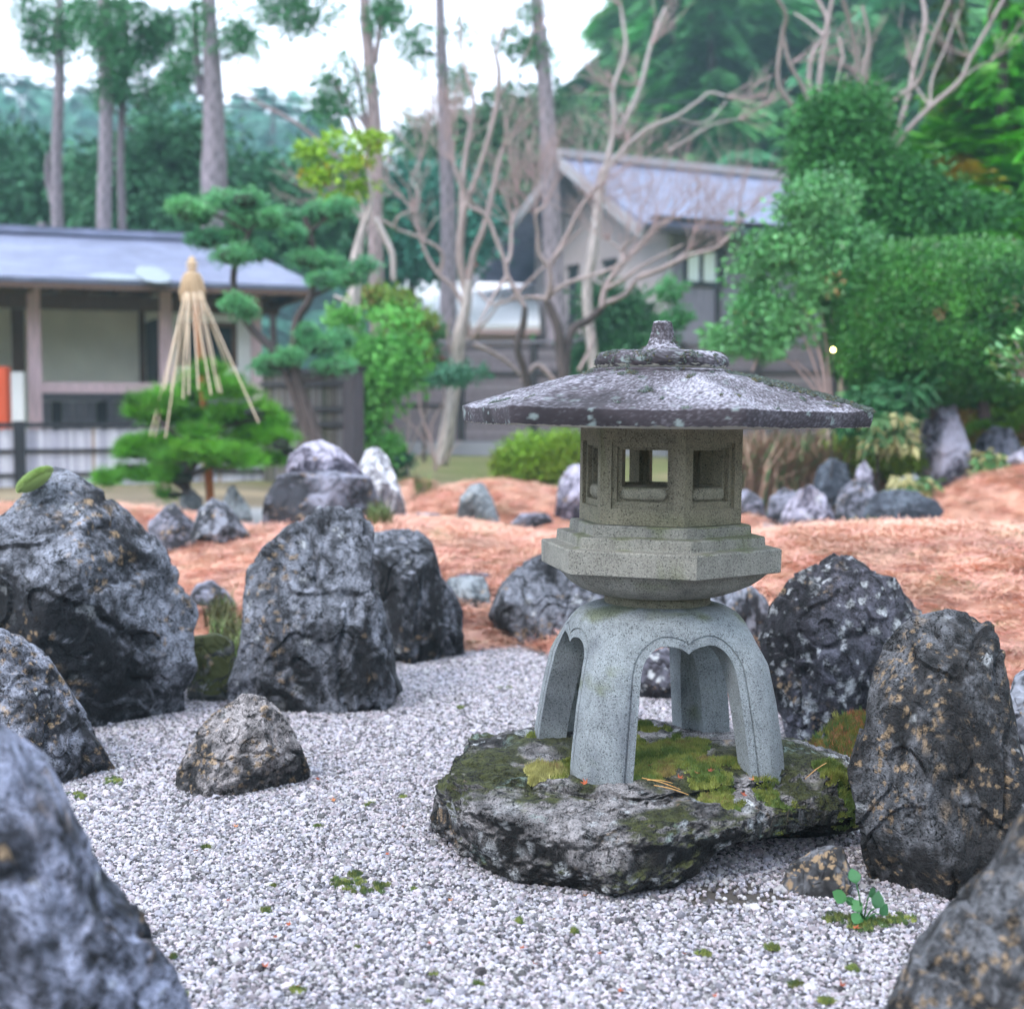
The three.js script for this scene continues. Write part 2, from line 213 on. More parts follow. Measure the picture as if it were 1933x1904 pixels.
{ // mounds of fallen pine needles
  const litter = []; const r = R(31);
  MOUNDS.forEach(([mx, md, rx, rz], k) => {
    const n = Math.round(Math.max(rx, rz) * 60) + 14, g = new THREE.PlaneGeometry(rx * 2.5, rz * 2.5, n, n); g.rotateX(-Math.PI / 2); g.translate(mx, 0, -md); const p = g.attributes.position;
    const own = (x, z) => { const q = ((x - mx) / rx) ** 2 + ((-z - md) / rz) ** 2, hc = MOUNDS[k][4]; return lerp(hc, -0.1, q ** 1.15) + 0.018 * fbm(x * 1.7, 1, z * 1.7, 3) + 0.005 * noise(x * 9, 2, z * 9); };
    for (let i = 0; i < p.count; i++) p.setY(i, Math.max(-0.3, own(p.getX(i), p.getZ(i)) - k * 0.0021)); g.computeVertexNormals();
    setColor(g, (o, x, y, z) => { const n = fbm(x * 3.5, 0, z * 3.5, 4), f = (noise(x * 24, 5, z * 44) + noise(x * 50 + z * 20, 5, z * 50)) * 0.16, v = 0.82 + 0.4 * n + f, green = ss(0.27, 0.4, fbm(x * 1.1 + 9, 4, z * 1.1, 3)); o[0] = lerp(0.66 * v, 0.15, green); o[1] = lerp(0.36 * v, 0.15, green); o[2] = lerp(0.25 * v, 0.05, green); });
    top('mulch_mound', g, M.vc, V(0, 0, 0), ['low mound of orange pine needles left of the lantern behind the dark rocks', 'ridge of orange pine needles directly behind the lantern platform', 'large orange mound of pine needles right of the lantern', 'orange slope of pine needles at the far right below the upright stone', 'orange patch of needles by the small pointed grey stone', 'small far patch of rusty needles below the board fence', 'small round hump of orange needles just right of the lantern base slab', 'rusty needle bed under the roped young pine'][k], 'mound', null, 'structure');
    const area = rx * rz, N = Math.round(area * 4200 / (1 + 0.02 * md * md));
    for (let i = 0; i < N; i++) { const a = r() * 6.283, q = Math.sqrt(r()) * 0.97, x = mx + Math.cos(a) * q * rx, z = -md + Math.sin(a) * q * rz, y = G(x, z); if (y < baseH(x, z) + 0.004) continue; const v = 0.68 + 0.6 * r() + 0.35 * fbm(x * 2.5, 0, z * 2.5, 3), g2 = r() < 0.02;
      litter.push({ p: V(x, y + 0.004, z), e: [(r() - 0.5) * 0.5, r() * 6.283, (r() - 0.5) * 0.5], s: 0.7 + 0.7 * r(), c: g2 ? C(0.14, 0.15, 0.04) : C(0.68 * v, 0.375 * v * (0.88 + 0.24 * r()), 0.265 * v) }); }
  });
  const gs = []; for (let i = 0; i < 14; i++) { const l = 0.05 + 0.05 * r(), g = new THREE.PlaneGeometry(l, 0.0024); g.rotateX(-Math.PI / 2 + (r() - 0.5)); g.rotateZ((r() - 0.5) * 0.6); g.rotateY(r() * 6.3); g.translate((r() - 0.5) * 0.09, 0.002 + 0.012 * r(), (r() - 0.5) * 0.09); gs.push(g); }
  console.log('litter', litter.length);
  tag(inst(scene, 'pine_needle_litter', mergeGeometries(gs), M.needle, litter), 'loose orange-brown fallen pine needles spread over the mounds', 'needles');
}

// ---------------------------------------------------------------- rocks
const ROCK = { // colours are the stone's own: dark, pale, how much pale, ochre, white spots, purple, moss
  blue: { d: [0.022, 0.022, 0.026], l: [0.3, 0.31, 0.355], pale: 0.16, ochre: 0.3, white: 0.1, top: 0.25, streak: [1, 1, 1] },
  dark: { d: [0.018, 0.018, 0.021], l: [0.25, 0.258, 0.295], pale: 0.13, ochre: 0.08, white: 0.14, top: 0.3, streak: [1.6, 0.5, 1.6] },
  spotty: { d: [0.028, 0.025, 0.03], l: [0.12, 0.115, 0.14], pale: 0.05, ochre: 0.06, white: 1.1, top: 0.3, streak: [1.2, 0.7, 1.2] },
  right: { d: [0.028, 0.026, 0.026], l: [0.16, 0.16, 0.17], pale: 0.06, ochre: 0.55, white: 0.12, top: 0.2, streak: [1.6, 0.45, 1.6], fine: 1 },
  tan: { d: [0.04, 0.037, 0.038], l: [0.38, 0.34, 0.33], pale: 0.12, ochre: 0.75, white: 0.1, top: 0.25, streak: [1, 0.7, 1] },
  far: { d: [0.04, 0.04, 0.047], l: [0.26, 0.255, 0.31], pale: 0.04, ochre: 0.1, white: 0.15, top: 0.35, streak: [1, 1, 1] },
  lilac: { d: [0.085, 0.075, 0.1], l: [0.46, 0.43, 0.52], pale: 0.12, ochre: 0.05, white: 0.2, top: 0.35, streak: [1.4, 0.6, 1] },
  white: { d: [0.18, 0.17, 0.19], l: [0.85, 0.85, 0.88], pale: 0.12, ochre: 0.02, white: 0.2, top: 0.55, streak: [2, 0.35, 1.5] },
  slate: { d: [0.04, 0.046, 0.06], l: [0.12, 0.14, 0.17], pale: -0.08, ochre: 0, white: 0, top: 0.2, streak: [1, 1, 1] },
  bluetan: { d: [0.028, 0.028, 0.034], l: [0.33, 0.34, 0.4], pale: 0.16, ochre: 0.8, white: 0.1, top: 0.2, streak: [1, 0.8, 1], fine: 1 },
  fore: { d: [0.022, 0.026, 0.036], l: [0.44, 0.46, 0.6], pale: 0.05, ochre: 0.1, white: 0.3, top: 0.1, streak: [1, 1, 1] },
  gray: { d: [0.09, 0.1, 0.105], l: [0.26, 0.28, 0.29], pale: 0.05, ochre: 0.03, white: 0.05, top: 0.25, streak: [1, 0.6, 1] },
  mossy: { d: [0.03, 0.03, 0.028], l: [0.14, 0.14, 0.13], pale: -0.05, ochre: 0.1, white: 0.2, top: 0.1, streak: [1, 1, 1], moss: 0.3 },
  base: { d: [0.018, 0.016, 0.015], l: [0.31, 0.285, 0.28], pale: 0.03, ochre: 0.06, white: 0.7, top: 0.42, streak: [0.9, 1.5, 0.9], moss: 0.05, fine: 1 },
};
function stoneColor(st, seed, sc) {
  const [sx, sy, sz] = st.streak;
  return (o, x, y, z, nx, ny, nz) => {
    const X = x + seed * 3.1, Y = y + seed * 1.7, Z = z + seed * 0.9, f = 1 / sc;
    const wx = 0.5 * noise(X * 3 * f, Y * 3 * f, Z * 3 * f);
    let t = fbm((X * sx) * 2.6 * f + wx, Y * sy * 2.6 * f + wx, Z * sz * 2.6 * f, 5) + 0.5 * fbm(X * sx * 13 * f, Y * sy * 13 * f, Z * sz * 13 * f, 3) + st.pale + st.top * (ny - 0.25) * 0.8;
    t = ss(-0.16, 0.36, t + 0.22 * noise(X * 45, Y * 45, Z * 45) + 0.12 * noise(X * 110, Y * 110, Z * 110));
    let r = lerp(st.d[0], st.l[0], t), g = lerp(st.d[1], st.l[1], t), b = lerp(st.d[2], st.l[2], t);
    const crack = ss(0.07, 0.0, Math.abs(fbm(X * sx * 2.2 * f + 4, Y * sy * 2.2 * f, Z * sz * 2.2 * f, 3))) * 0.6; r *= 1 - crack; g *= 1 - crack; b *= 1 - crack;
    if (st.ochre) { const k0 = ss(0.62 - 0.35 * st.ochre, 0.8 - 0.35 * st.ochre, 0.5 + fbm(X * 4 * f + 20, Y * 4 * f, Z * 4 * f, 4)) ;if (k0 > 0.01) { const k = k0 * spots(X, Y, Z, st.fine ? 0.015 : 0.013 * sc + 0.012, 0.55, 11); r = lerp(r, 0.4, 0.75 * k); g = lerp(g, 0.27, 0.75 * k); b = lerp(b, 0.15, 0.75 * k); } }
    if (st.white) { const zone = ss(0.35, 0.75, 0.5 + st.white * 0.25 + fbm(X * 3 * f + 40, Y * 3 * f, Z * 3 * f, 3)); const k = zone < 0.01 ? 0 : zone * Math.max(spots(X, Y, Z, 0.028, 0.38 * st.white, 21), spots(X, Y, Z, 0.06, 0.2 * st.white, 33)); const v = 0.5 + 0.35 * noise(X * 30, Y * 30, Z * 30); r = lerp(r, v, 0.8 * k); g = lerp(g, v * 1.02, 0.8 * k); b = lerp(b, v * 1.02, 0.8 * k); }
    if (st.moss) { const k = ss(-0.1, 0.4, ny + 0.6 * noise(X * 9, Y * 9, Z * 9)) * ss(0.52, 0.68, 0.35 + st.moss + 0.2 * ny + fbm(X * 5 * f + 60, Y * 5 * f, Z * 5 * f, 4)); r = lerp(r, 0.05, k); g = lerp(g, 0.055, k); b = lerp(b, 0.014, k); const lic = ss(0.2, 0.4, fbm(X * 6 * f + 80, Y * 6 * f, Z * 6 * f, 3)) * ss(0.05, 0.3, noise(X * 60, Y * 60, Z * 60)); r = lerp(r, 0.3, lic * 0.55); g = lerp(g, 0.4, lic * 0.55); b = lerp(b, 0.36, lic * 0.55); }
    o[0] = r; o[1] = g; o[2] = b;
  };
}
function cubeSphere(N) {
  const key = new Map(), dirs = [], idx = [], id = (i, j, k) => { const s = i + (N + 1) * (j + (N + 1) * k); let v = key.get(s); if (v === undefined) { v = dirs.length; key.set(s, v); const f = (q) => Math.tan((q / N * 2 - 1) * Math.PI / 4); dirs.push(V(f(i), f(j), f(k)).normalize()); } return v; };
  const quad = (a, b, c, d) => idx.push(a, b, c, a, c, d);
  for (let i = 0; i < N; i++) for (let j = 0; j < N; j++) {
    quad(id(i, j, N), id(i + 1, j, N), id(i + 1, j + 1, N), id(i, j + 1, N)); quad(id(i, j, 0), id(i, j + 1, 0), id(i + 1, j + 1, 0), id(i + 1, j, 0));
    quad(id(N, i, j), id(N, i + 1, j), id(N, i + 1, j + 1), id(N, i, j + 1)); quad(id(0, i, j), id(0, i, j + 1), id(0, i + 1, j + 1), id(0, i + 1, j));
    quad(id(i, N, j), id(i, N, j + 1), id(i + 1, N, j + 1), id(i + 1, N, j)); quad(id(i, 0, j), id(i + 1, 0, j), id(i + 1, 0, j + 1), id(i, 0, j + 1));
  }
  return { dirs, idx };
}
const spheres = {}; const sphere = (N) => spheres[N] ??= cubeSphere(N);
function starRadius(pts, cx, cy) { // distance from the centre to the outline for 256 directions
  const n = 256, out = new Float32Array(n);
  for (let k = 0; k < n; k++) { const a = k / n * Math.PI * 2, dx = Math.cos(a), dy = Math.sin(a); let best = 0;
    for (let i = 0; i < pts.length; i++) { const [ax, ay] = pts[i], [bx_, by] = pts[(i + 1) % pts.length], ex = bx_ - ax, ey = by - ay, det = dx * ey - dy * ex; if (Math.abs(det) < 1e-9) continue; const px = ax - cx, py = ay - cy, t = (px * ey - py * ex) / det, u = (px * dy - py * dx) / det; if (t > 0 && u >= 0 && u <= 1) best = Math.max(best, t); }
    out[k] = best; }
  return (a) => { const f = ((a / (Math.PI * 2)) % 1 + 1) % 1 * n, i = Math.floor(f), t = f - i; return lerp(out[i % n], out[(i + 1) % n], t); };
}
function finishRock(geo, style, seed, size, mat, name, label, pos, group) {
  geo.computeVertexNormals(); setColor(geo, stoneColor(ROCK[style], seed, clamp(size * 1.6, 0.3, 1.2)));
  if (mat.map) { geo = geo.toNonIndexed(); const p = geo.attributes.position.array, uv = new Float32Array(p.length / 3 * 2); // each face takes the texture from the axis it faces most
    for (let i = 0; i < p.length; i += 9) { const ax = p[i + 3] - p[i], ay = p[i + 4] - p[i + 1], az = p[i + 5] - p[i + 2], bx_ = p[i + 6] - p[i], by = p[i + 7] - p[i + 1], bz = p[i + 8] - p[i + 2], nx = Math.abs(ay * bz - az * by), ny = Math.abs(az * bx_ - ax * bz), nz = Math.abs(ax * by - ay * bx_); for (let k = 0; k < 3; k++) { const x = p[i + k * 3], y = p[i + k * 3 + 1], z = p[i + k * 3 + 2], o = (i / 3 + k) * 2; if (nz >= nx && nz >= ny) { uv[o] = x; uv[o + 1] = y; } else if (nx >= ny) { uv[o] = z + 0.31; uv[o + 1] = y + 0.13; } else { uv[o] = x + 0.17; uv[o + 1] = z + 0.41; } } }
    geo.setAttribute('uv', new THREE.BufferAttribute(uv, 2)); }
  return top(name, geo, mat, pos, label, 'rock', group);
}
const rockSpots = [];
function rock(label, outline, D, thick, style, o = {}) {
  const seed = o.seed ?? rockSpots.length + 3, N = o.N ?? 40, { dirs, idx } = sphere(N), r = R(seed * 17 + 5), e = o.e ?? 0.75, amp = o.amp ?? 0.07;
  let cx = 0, cy = 0, A = 0; outline.forEach(([x, y], i) => { const [u, v] = outline[(i + 1) % outline.length], k = x * v - u * y; A += k; cx += (x + u) * k; cy += (y + v) * k; }); cx /= 3 * A; cy /= 3 * A;
  const c = at(cx, cy, D), az = Math.atan2(c.x, -c.z), ux = Math.cos(az), uz = Math.sin(az), wx = -Math.sin(az), wz = Math.cos(az), m = mpp(D) / Math.cos(az);
  const pts = outline.map(([px, py]) => { const d = ray(px, py), n = V(wx, 0, wz), k = (n.x * c.x + n.z * c.z) / (n.x * d.x + n.z * d.z); return [d.x * k * ux + d.z * k * uz - (c.x * ux + c.z * uz), EYE + d.y * k - c.y]; });
  const rad = starRadius(pts, 0, 0), pos = new Float32Array(dirs.length * 3), size = Math.sqrt(Math.abs(A) / 2) * m, P = dirs.map((d) => { const pl = Math.hypot(d.x, d.y), a = Math.atan2(d.y, d.x), k = rad(a) * Math.pow(pl, e); return V(pl > 1e-6 ? d.x / pl * k : 0, pl > 1e-6 ? d.y / pl * k : 0, Math.sign(d.z) * thick * Math.pow(Math.abs(d.z), o.ez ?? 0.8)); });
  const [sx, sy, sz] = ROCK[style].streak;
  P.forEach((p, i) => { const d = dirs[i], q = 1 / size, X = p.x * q + seed * 5.3, Y = p.y * q + seed * 2.9, Z = p.z * q, edge = 0.4 + 0.6 * Math.abs(d.z); p.addScaledVector(d, size * edge * amp * (1.3 * (ridge(X * 1.1 * sx, Y * 1.1 * sy, Z * 1.1, 2) - 0.2) + 0.7 * fbm(X * 3 * sx, Y * 3 * sy, Z * 3, 2))); });
  for (let k = 0; k < (o.cuts ?? 20); k++) { const n = V((r() * 2 - 1) * 0.9, (r() * 1.5 - 0.6) * 0.9, 0.45 + 0.7 * r()).normalize(); let far = 0; for (const p of P) far = Math.max(far, p.dot(n)); const lim = far * (0.72 + 0.2 * r()); for (const p of P) { const ex = p.dot(n) - lim; if (ex > 0) p.addScaledVector(n, -ex * 0.93); } }
  P.forEach((p, i) => { const d = dirs[i], q = 1 / size, X = p.x * q + seed * 5.3, Y = p.y * q + seed * 2.9, Z = p.z * q;
    const edge = 0.45 + 0.55 * Math.abs(d.z), step = 0.012 * (Math.round(4 * fbm(X * 2.2, Y * 2.2, Z * 2.2, 2)) - 4 * fbm(X * 2.2, Y * 2.2, Z * 2.2, 2)), big = ridge(X * 1.1 * sx, Y * 1.1 * sy, Z * 1.1, 3) - 0.25, mid = fbm(X * 4 * sx, Y * 4 * sy, Z * 4, 3), f1 = (ridge(p.x * 9 * sx + seed, p.y * 9 * sy, p.z * 9, 3) - 0.35) * 0.02, f2 = fbm(p.x * 34, p.y * 34 + seed, p.z * 34, 3) * 0.014;
    const crack = -0.03 * ss(0.07, 0, Math.abs(fbm(X * 1.8 * sx + 4, Y * 1.8 * sy, Z * 1.8, 3)));
    const h = size * edge * amp * (0.16 * big + 0.4 * mid) + ((f1 * 0.7 + f2) * (o.rough ?? 1) * 0.62 + crack * 0.6 + step) * clamp(size * 1.8, 0.25, 1);
    p.x += d.x * h; p.y += d.y * h; p.z += d.z * h;
    pos[i * 3] = c.x + p.x * ux + p.z * wx; pos[i * 3 + 1] = c.y + p.y; pos[i * 3 + 2] = c.z + p.x * uz + p.z * wz; });
  const g = new THREE.BufferGeometry(); g.setAttribute('position', new THREE.BufferAttribute(pos, 3)); g.setIndex(idx);
  rockSpots.push([c.x, c.z]);
  return finishRock(g, style, seed, size, N >= 60 ? M.rock : M.rockFar, 'rock', label, V(c.x, G(c.x, c.z), c.z), o.group);
}
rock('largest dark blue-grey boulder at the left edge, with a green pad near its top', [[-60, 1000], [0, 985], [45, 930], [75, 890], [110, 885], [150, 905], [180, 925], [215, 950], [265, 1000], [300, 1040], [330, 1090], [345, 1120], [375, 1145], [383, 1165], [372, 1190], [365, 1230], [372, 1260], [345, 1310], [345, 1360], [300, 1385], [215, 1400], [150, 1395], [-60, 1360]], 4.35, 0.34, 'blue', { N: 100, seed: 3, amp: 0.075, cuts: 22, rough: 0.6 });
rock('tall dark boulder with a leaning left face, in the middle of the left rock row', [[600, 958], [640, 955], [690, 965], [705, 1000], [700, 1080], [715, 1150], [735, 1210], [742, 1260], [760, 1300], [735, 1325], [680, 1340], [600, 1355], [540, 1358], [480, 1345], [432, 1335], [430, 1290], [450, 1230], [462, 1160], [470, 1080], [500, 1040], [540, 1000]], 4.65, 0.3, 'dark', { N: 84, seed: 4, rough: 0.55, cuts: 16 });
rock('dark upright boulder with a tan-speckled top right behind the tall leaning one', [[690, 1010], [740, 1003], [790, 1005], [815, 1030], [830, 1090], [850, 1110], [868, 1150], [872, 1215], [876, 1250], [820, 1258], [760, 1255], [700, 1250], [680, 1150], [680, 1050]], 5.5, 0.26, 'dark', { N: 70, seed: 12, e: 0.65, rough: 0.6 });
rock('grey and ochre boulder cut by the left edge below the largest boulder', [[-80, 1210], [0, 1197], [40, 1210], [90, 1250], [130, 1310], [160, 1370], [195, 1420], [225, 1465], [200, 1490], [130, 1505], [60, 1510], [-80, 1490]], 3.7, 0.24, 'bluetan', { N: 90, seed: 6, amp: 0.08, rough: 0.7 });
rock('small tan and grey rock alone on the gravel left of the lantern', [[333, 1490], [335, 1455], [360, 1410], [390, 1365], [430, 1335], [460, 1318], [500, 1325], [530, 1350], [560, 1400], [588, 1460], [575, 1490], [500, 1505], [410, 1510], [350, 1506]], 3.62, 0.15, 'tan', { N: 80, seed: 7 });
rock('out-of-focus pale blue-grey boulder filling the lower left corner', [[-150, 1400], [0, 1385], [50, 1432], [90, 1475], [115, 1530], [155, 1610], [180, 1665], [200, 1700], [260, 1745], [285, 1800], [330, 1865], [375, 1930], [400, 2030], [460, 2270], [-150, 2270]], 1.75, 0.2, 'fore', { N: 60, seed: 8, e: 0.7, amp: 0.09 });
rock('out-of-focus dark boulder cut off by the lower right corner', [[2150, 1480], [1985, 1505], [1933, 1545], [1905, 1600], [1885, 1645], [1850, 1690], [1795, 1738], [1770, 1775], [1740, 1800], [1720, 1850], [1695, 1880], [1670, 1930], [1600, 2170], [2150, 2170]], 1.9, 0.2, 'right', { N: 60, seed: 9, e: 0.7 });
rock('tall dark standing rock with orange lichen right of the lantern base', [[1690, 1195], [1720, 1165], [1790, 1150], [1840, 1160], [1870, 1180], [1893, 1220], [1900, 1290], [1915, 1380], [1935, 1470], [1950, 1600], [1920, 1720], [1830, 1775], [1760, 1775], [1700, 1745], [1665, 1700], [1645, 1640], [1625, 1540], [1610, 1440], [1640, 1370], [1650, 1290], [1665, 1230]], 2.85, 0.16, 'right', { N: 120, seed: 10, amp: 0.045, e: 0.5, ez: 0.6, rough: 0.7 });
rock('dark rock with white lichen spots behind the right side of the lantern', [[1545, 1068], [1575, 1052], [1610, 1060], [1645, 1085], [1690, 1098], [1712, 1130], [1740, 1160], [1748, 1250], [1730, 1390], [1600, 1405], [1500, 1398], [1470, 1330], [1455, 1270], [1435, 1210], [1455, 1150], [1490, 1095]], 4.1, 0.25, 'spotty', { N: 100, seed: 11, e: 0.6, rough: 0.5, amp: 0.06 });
rock('dark rock showing between the lantern platform and the white-spotted rock', [[1345, 1120], [1400, 1095], [1440, 1130], [1462, 1170], [1450, 1225], [1400, 1265], [1300, 1275], [1250, 1250], [1270, 1150]], 5, 0.24, 'dark', { N: 50, seed: 13 });
rock('small dark and grey rock seen between the lantern legs', [[1210, 1240], [1260, 1225], [1285, 1250], [1292, 1335], [1240, 1330], [1203, 1312]], 4.75, 0.12, 'spotty', { N: 40, seed: 14 });
rock('dark streaked boulder at the far edge of the gravel left of the lantern', [[1010, 1055], [1060, 1045], [1120, 1060], [1160, 1100], [1180, 1205], [1100, 1218], [1000, 1215], [935, 1208], [925, 1160], [945, 1110], [980, 1075]], 5.9, 0.28, 'dark', { N: 60, seed: 15 });
rock('low square dark rock between two larger ones at the far gravel edge', [[850, 1092], [915, 1092], [925, 1130], [928, 1195], [860, 1200], [830, 1180], [835, 1110]], 6.15, 0.2, 'gray', { N: 36, seed: 16, e: 0.6 });
rock('flat grey slab rock at the foot of the left needle mound', [[835, 1086], [880, 1081], [925, 1085], [938, 1097], [900, 1112], [840, 1108]], 6.45, 0.16, 'far', { N: 30, seed: 17 });
rock('small mossy dark rock in the gap beside the largest boulder', [[365, 1205], [410, 1198], [440, 1215], [452, 1345], [400, 1362], [352, 1345]], 4.75, 0.15, 'mossy', { N: 50, seed: 18 });
rock('small shadowed stone tucked under the right side of the base stone', [[1465, 1700], [1488, 1640], [1540, 1610], [1590, 1605], [1607, 1650], [1605, 1722], [1545, 1735]], 2.8, 0.08, 'right', { N: 50, seed: 19 });
rock('flat-topped boulder perched on the grey one below the roped pine', [[540, 895], [545, 860], [575, 838], [605, 833], [640, 845], [670, 875], [692, 902], [650, 910], [560, 905]], 8.2, 0.22, 'lilac', { N: 44, seed: 20 });
rock('broad grey boulder carrying another boulder, left of the white stone', [[488, 1005], [500, 940], [530, 897], [580, 893], [650, 895], [700, 900], [715, 940], [722, 985], [690, 1010], [600, 1018], [530, 1012]], 8, 0.3, 'far', { N: 50, seed: 21 });
rock('white pointed stone standing beside the stacked grey boulders', [[678, 885], [688, 852], [712, 843], [735, 868], [746, 905], [760, 940], [770, 978], [720, 985], [690, 960], [672, 925]], 8.5, 0.14, 'white', { N: 44, seed: 22 });
rock('low dark rock just right of the largest boulder, under the pine', [[272, 1035], [283, 985], [308, 960], [330, 950], [352, 975], [378, 1000], [392, 1030], [340, 1040]], 7.5, 0.14, 'far', { N: 36, seed: 23 });
rock('dark pointed rock with white streaks at the foot of the orange stake', [[357, 1015], [375, 965], [400, 942], [425, 950], [450, 980], [472, 1012], [420, 1024]], 7.3, 0.15, 'dark', { N: 40, seed: 24 });
rock('greenish grey triangular stone by the fence foot behind the stake', [[408, 980], [430, 920], [441, 913], [470, 958], [478, 985]], 10.4, 0.12, 'gray', { N: 26, seed: 25 });
rock('pale upright slab stone at the foot of the roped pine', [[337, 1005], [340, 930], [360, 920], [381, 938], [387, 1005]], 10.6, 0.1, 'gray', { N: 26, seed: 26 });
rock('small pointed grey stone alone among needles left of the lantern', [[860, 980], [870, 940], [890, 915], [910, 911], [930, 940], [945, 988], [900, 994], [866, 990]], 9.4, 0.12, 'gray', { N: 40, seed: 27 });
rock('lilac upright stone against the left side of the lantern fire box', [[1048, 972], [1055, 910], [1073, 880], [1100, 876], [1122, 900], [1127, 972], [1080, 985]], 9.2, 0.14, 'lilac', { N: 40, seed: 28 });
rock('pale bluish stone just right of the lantern fire box', [[1380, 975], [1388, 930], [1410, 924], [1440, 945], [1447, 985], [1400, 994]], 9.5, 0.14, 'far', { N: 36, seed: 29 });
rock('pale grey stone left of and behind the lilac one, right of the lantern', [[1446, 985], [1455, 940], [1480, 920], [1505, 930], [1512, 985], [1470, 994]], 9.7, 0.14, 'far', { N: 36, seed: 30 });
rock('lilac rounded stone right of the lantern, dark on its right flank', [[1467, 994], [1485, 955], [1510, 925], [1530, 917], [1555, 935], [1570, 965], [1577, 999], [1510, 1004]], 9.2, 0.16, 'lilac', { N: 40, seed: 31 });
rock('pale rounded boulder between the lilac stone and the dark flat one', [[1573, 985], [1585, 930], [1610, 905], [1635, 910], [1662, 940], [1660, 992], [1600, 998]], 9.8, 0.18, 'far', { N: 40, seed: 32 });
rock('broad dark slate rock on the needles right of the lantern', [[1620, 1008], [1630, 965], [1650, 935], [1690, 925], [1730, 928], [1745, 938], [1775, 945], [1787, 965], [1765, 988], [1753, 1008], [1690, 1016]], 8.8, 0.22, 'slate', { N: 44, seed: 33 });
rock('tall grey standing stone with a yellow lichen patch on the right bank', [[1722, 925], [1728, 840], [1745, 800], [1755, 765], [1780, 755], [1805, 760], [1815, 800], [1832, 850], [1825, 910], [1780, 925]], 10.9, 0.24, 'lilac', { N: 44, seed: 34 });
rock('rough blue-grey boulder right of the tall standing stone', [[1832, 900], [1845, 830], [1875, 803], [1910, 808], [1932, 850], [1930, 905], [1880, 915]], 11.2, 0.2, 'far', { N: 36, seed: 35 });
rock('grey rock at the right edge above the needle slope', [[1886, 910], [1903, 865], [1940, 843], [1990, 850], [1995, 915], [1930, 918]], 10.4, 0.2, 'lilac', { N: 30, seed: 36 });
rock('dark grey stone behind the pale ones, below the dry grass', [[1530, 945], [1545, 880], [1570, 862], [1600, 875], [1614, 940], [1570, 955]], 10.5, 0.16, 'slate', { N: 36, seed: 37 });
rock('small round greenish stone below the tall standing stone', [[1686, 940], [1698, 905], [1728, 893], [1747, 920], [1738, 945]], 10.1, 0.12, 'gray', { N: 30, seed: 38 });
rock('small white knobbly stone beside the dark one under the azalea', [[1612, 925], [1618, 885], [1632, 868], [1646, 888], [1652, 925]], 10.4, 0.08, 'lilac', { N: 26, seed: 39 });
rock('flat grey edging stone at the foot of the white stone', [[762, 986], [790, 968], [830, 970], [838, 988], [800, 994]], 8.9, 0.14, 'far', { N: 26, seed: 40 });
rock('low pale grey stone behind the needle ridge, left of the lantern', [[962, 990], [983, 970], [1030, 968], [1048, 988], [1000, 996]], 8.9, 0.14, 'far', { N: 26, seed: 41 });
rock('dark rock cut off by the right edge behind the tall lichen rock', [[1902, 1410], [1903, 1330], [1915, 1280], [1940, 1263], [1985, 1280], [1995, 1420]], 3.35, 0.12, 'blue', { N: 50, seed: 42 });
rock('low pale rock at the foot of the mound behind the largest boulder', [[350, 1140], [370, 1105], [400, 1097], [430, 1120], [445, 1142]], 5.9, 0.14, 'far', { N: 30, seed: 43 });
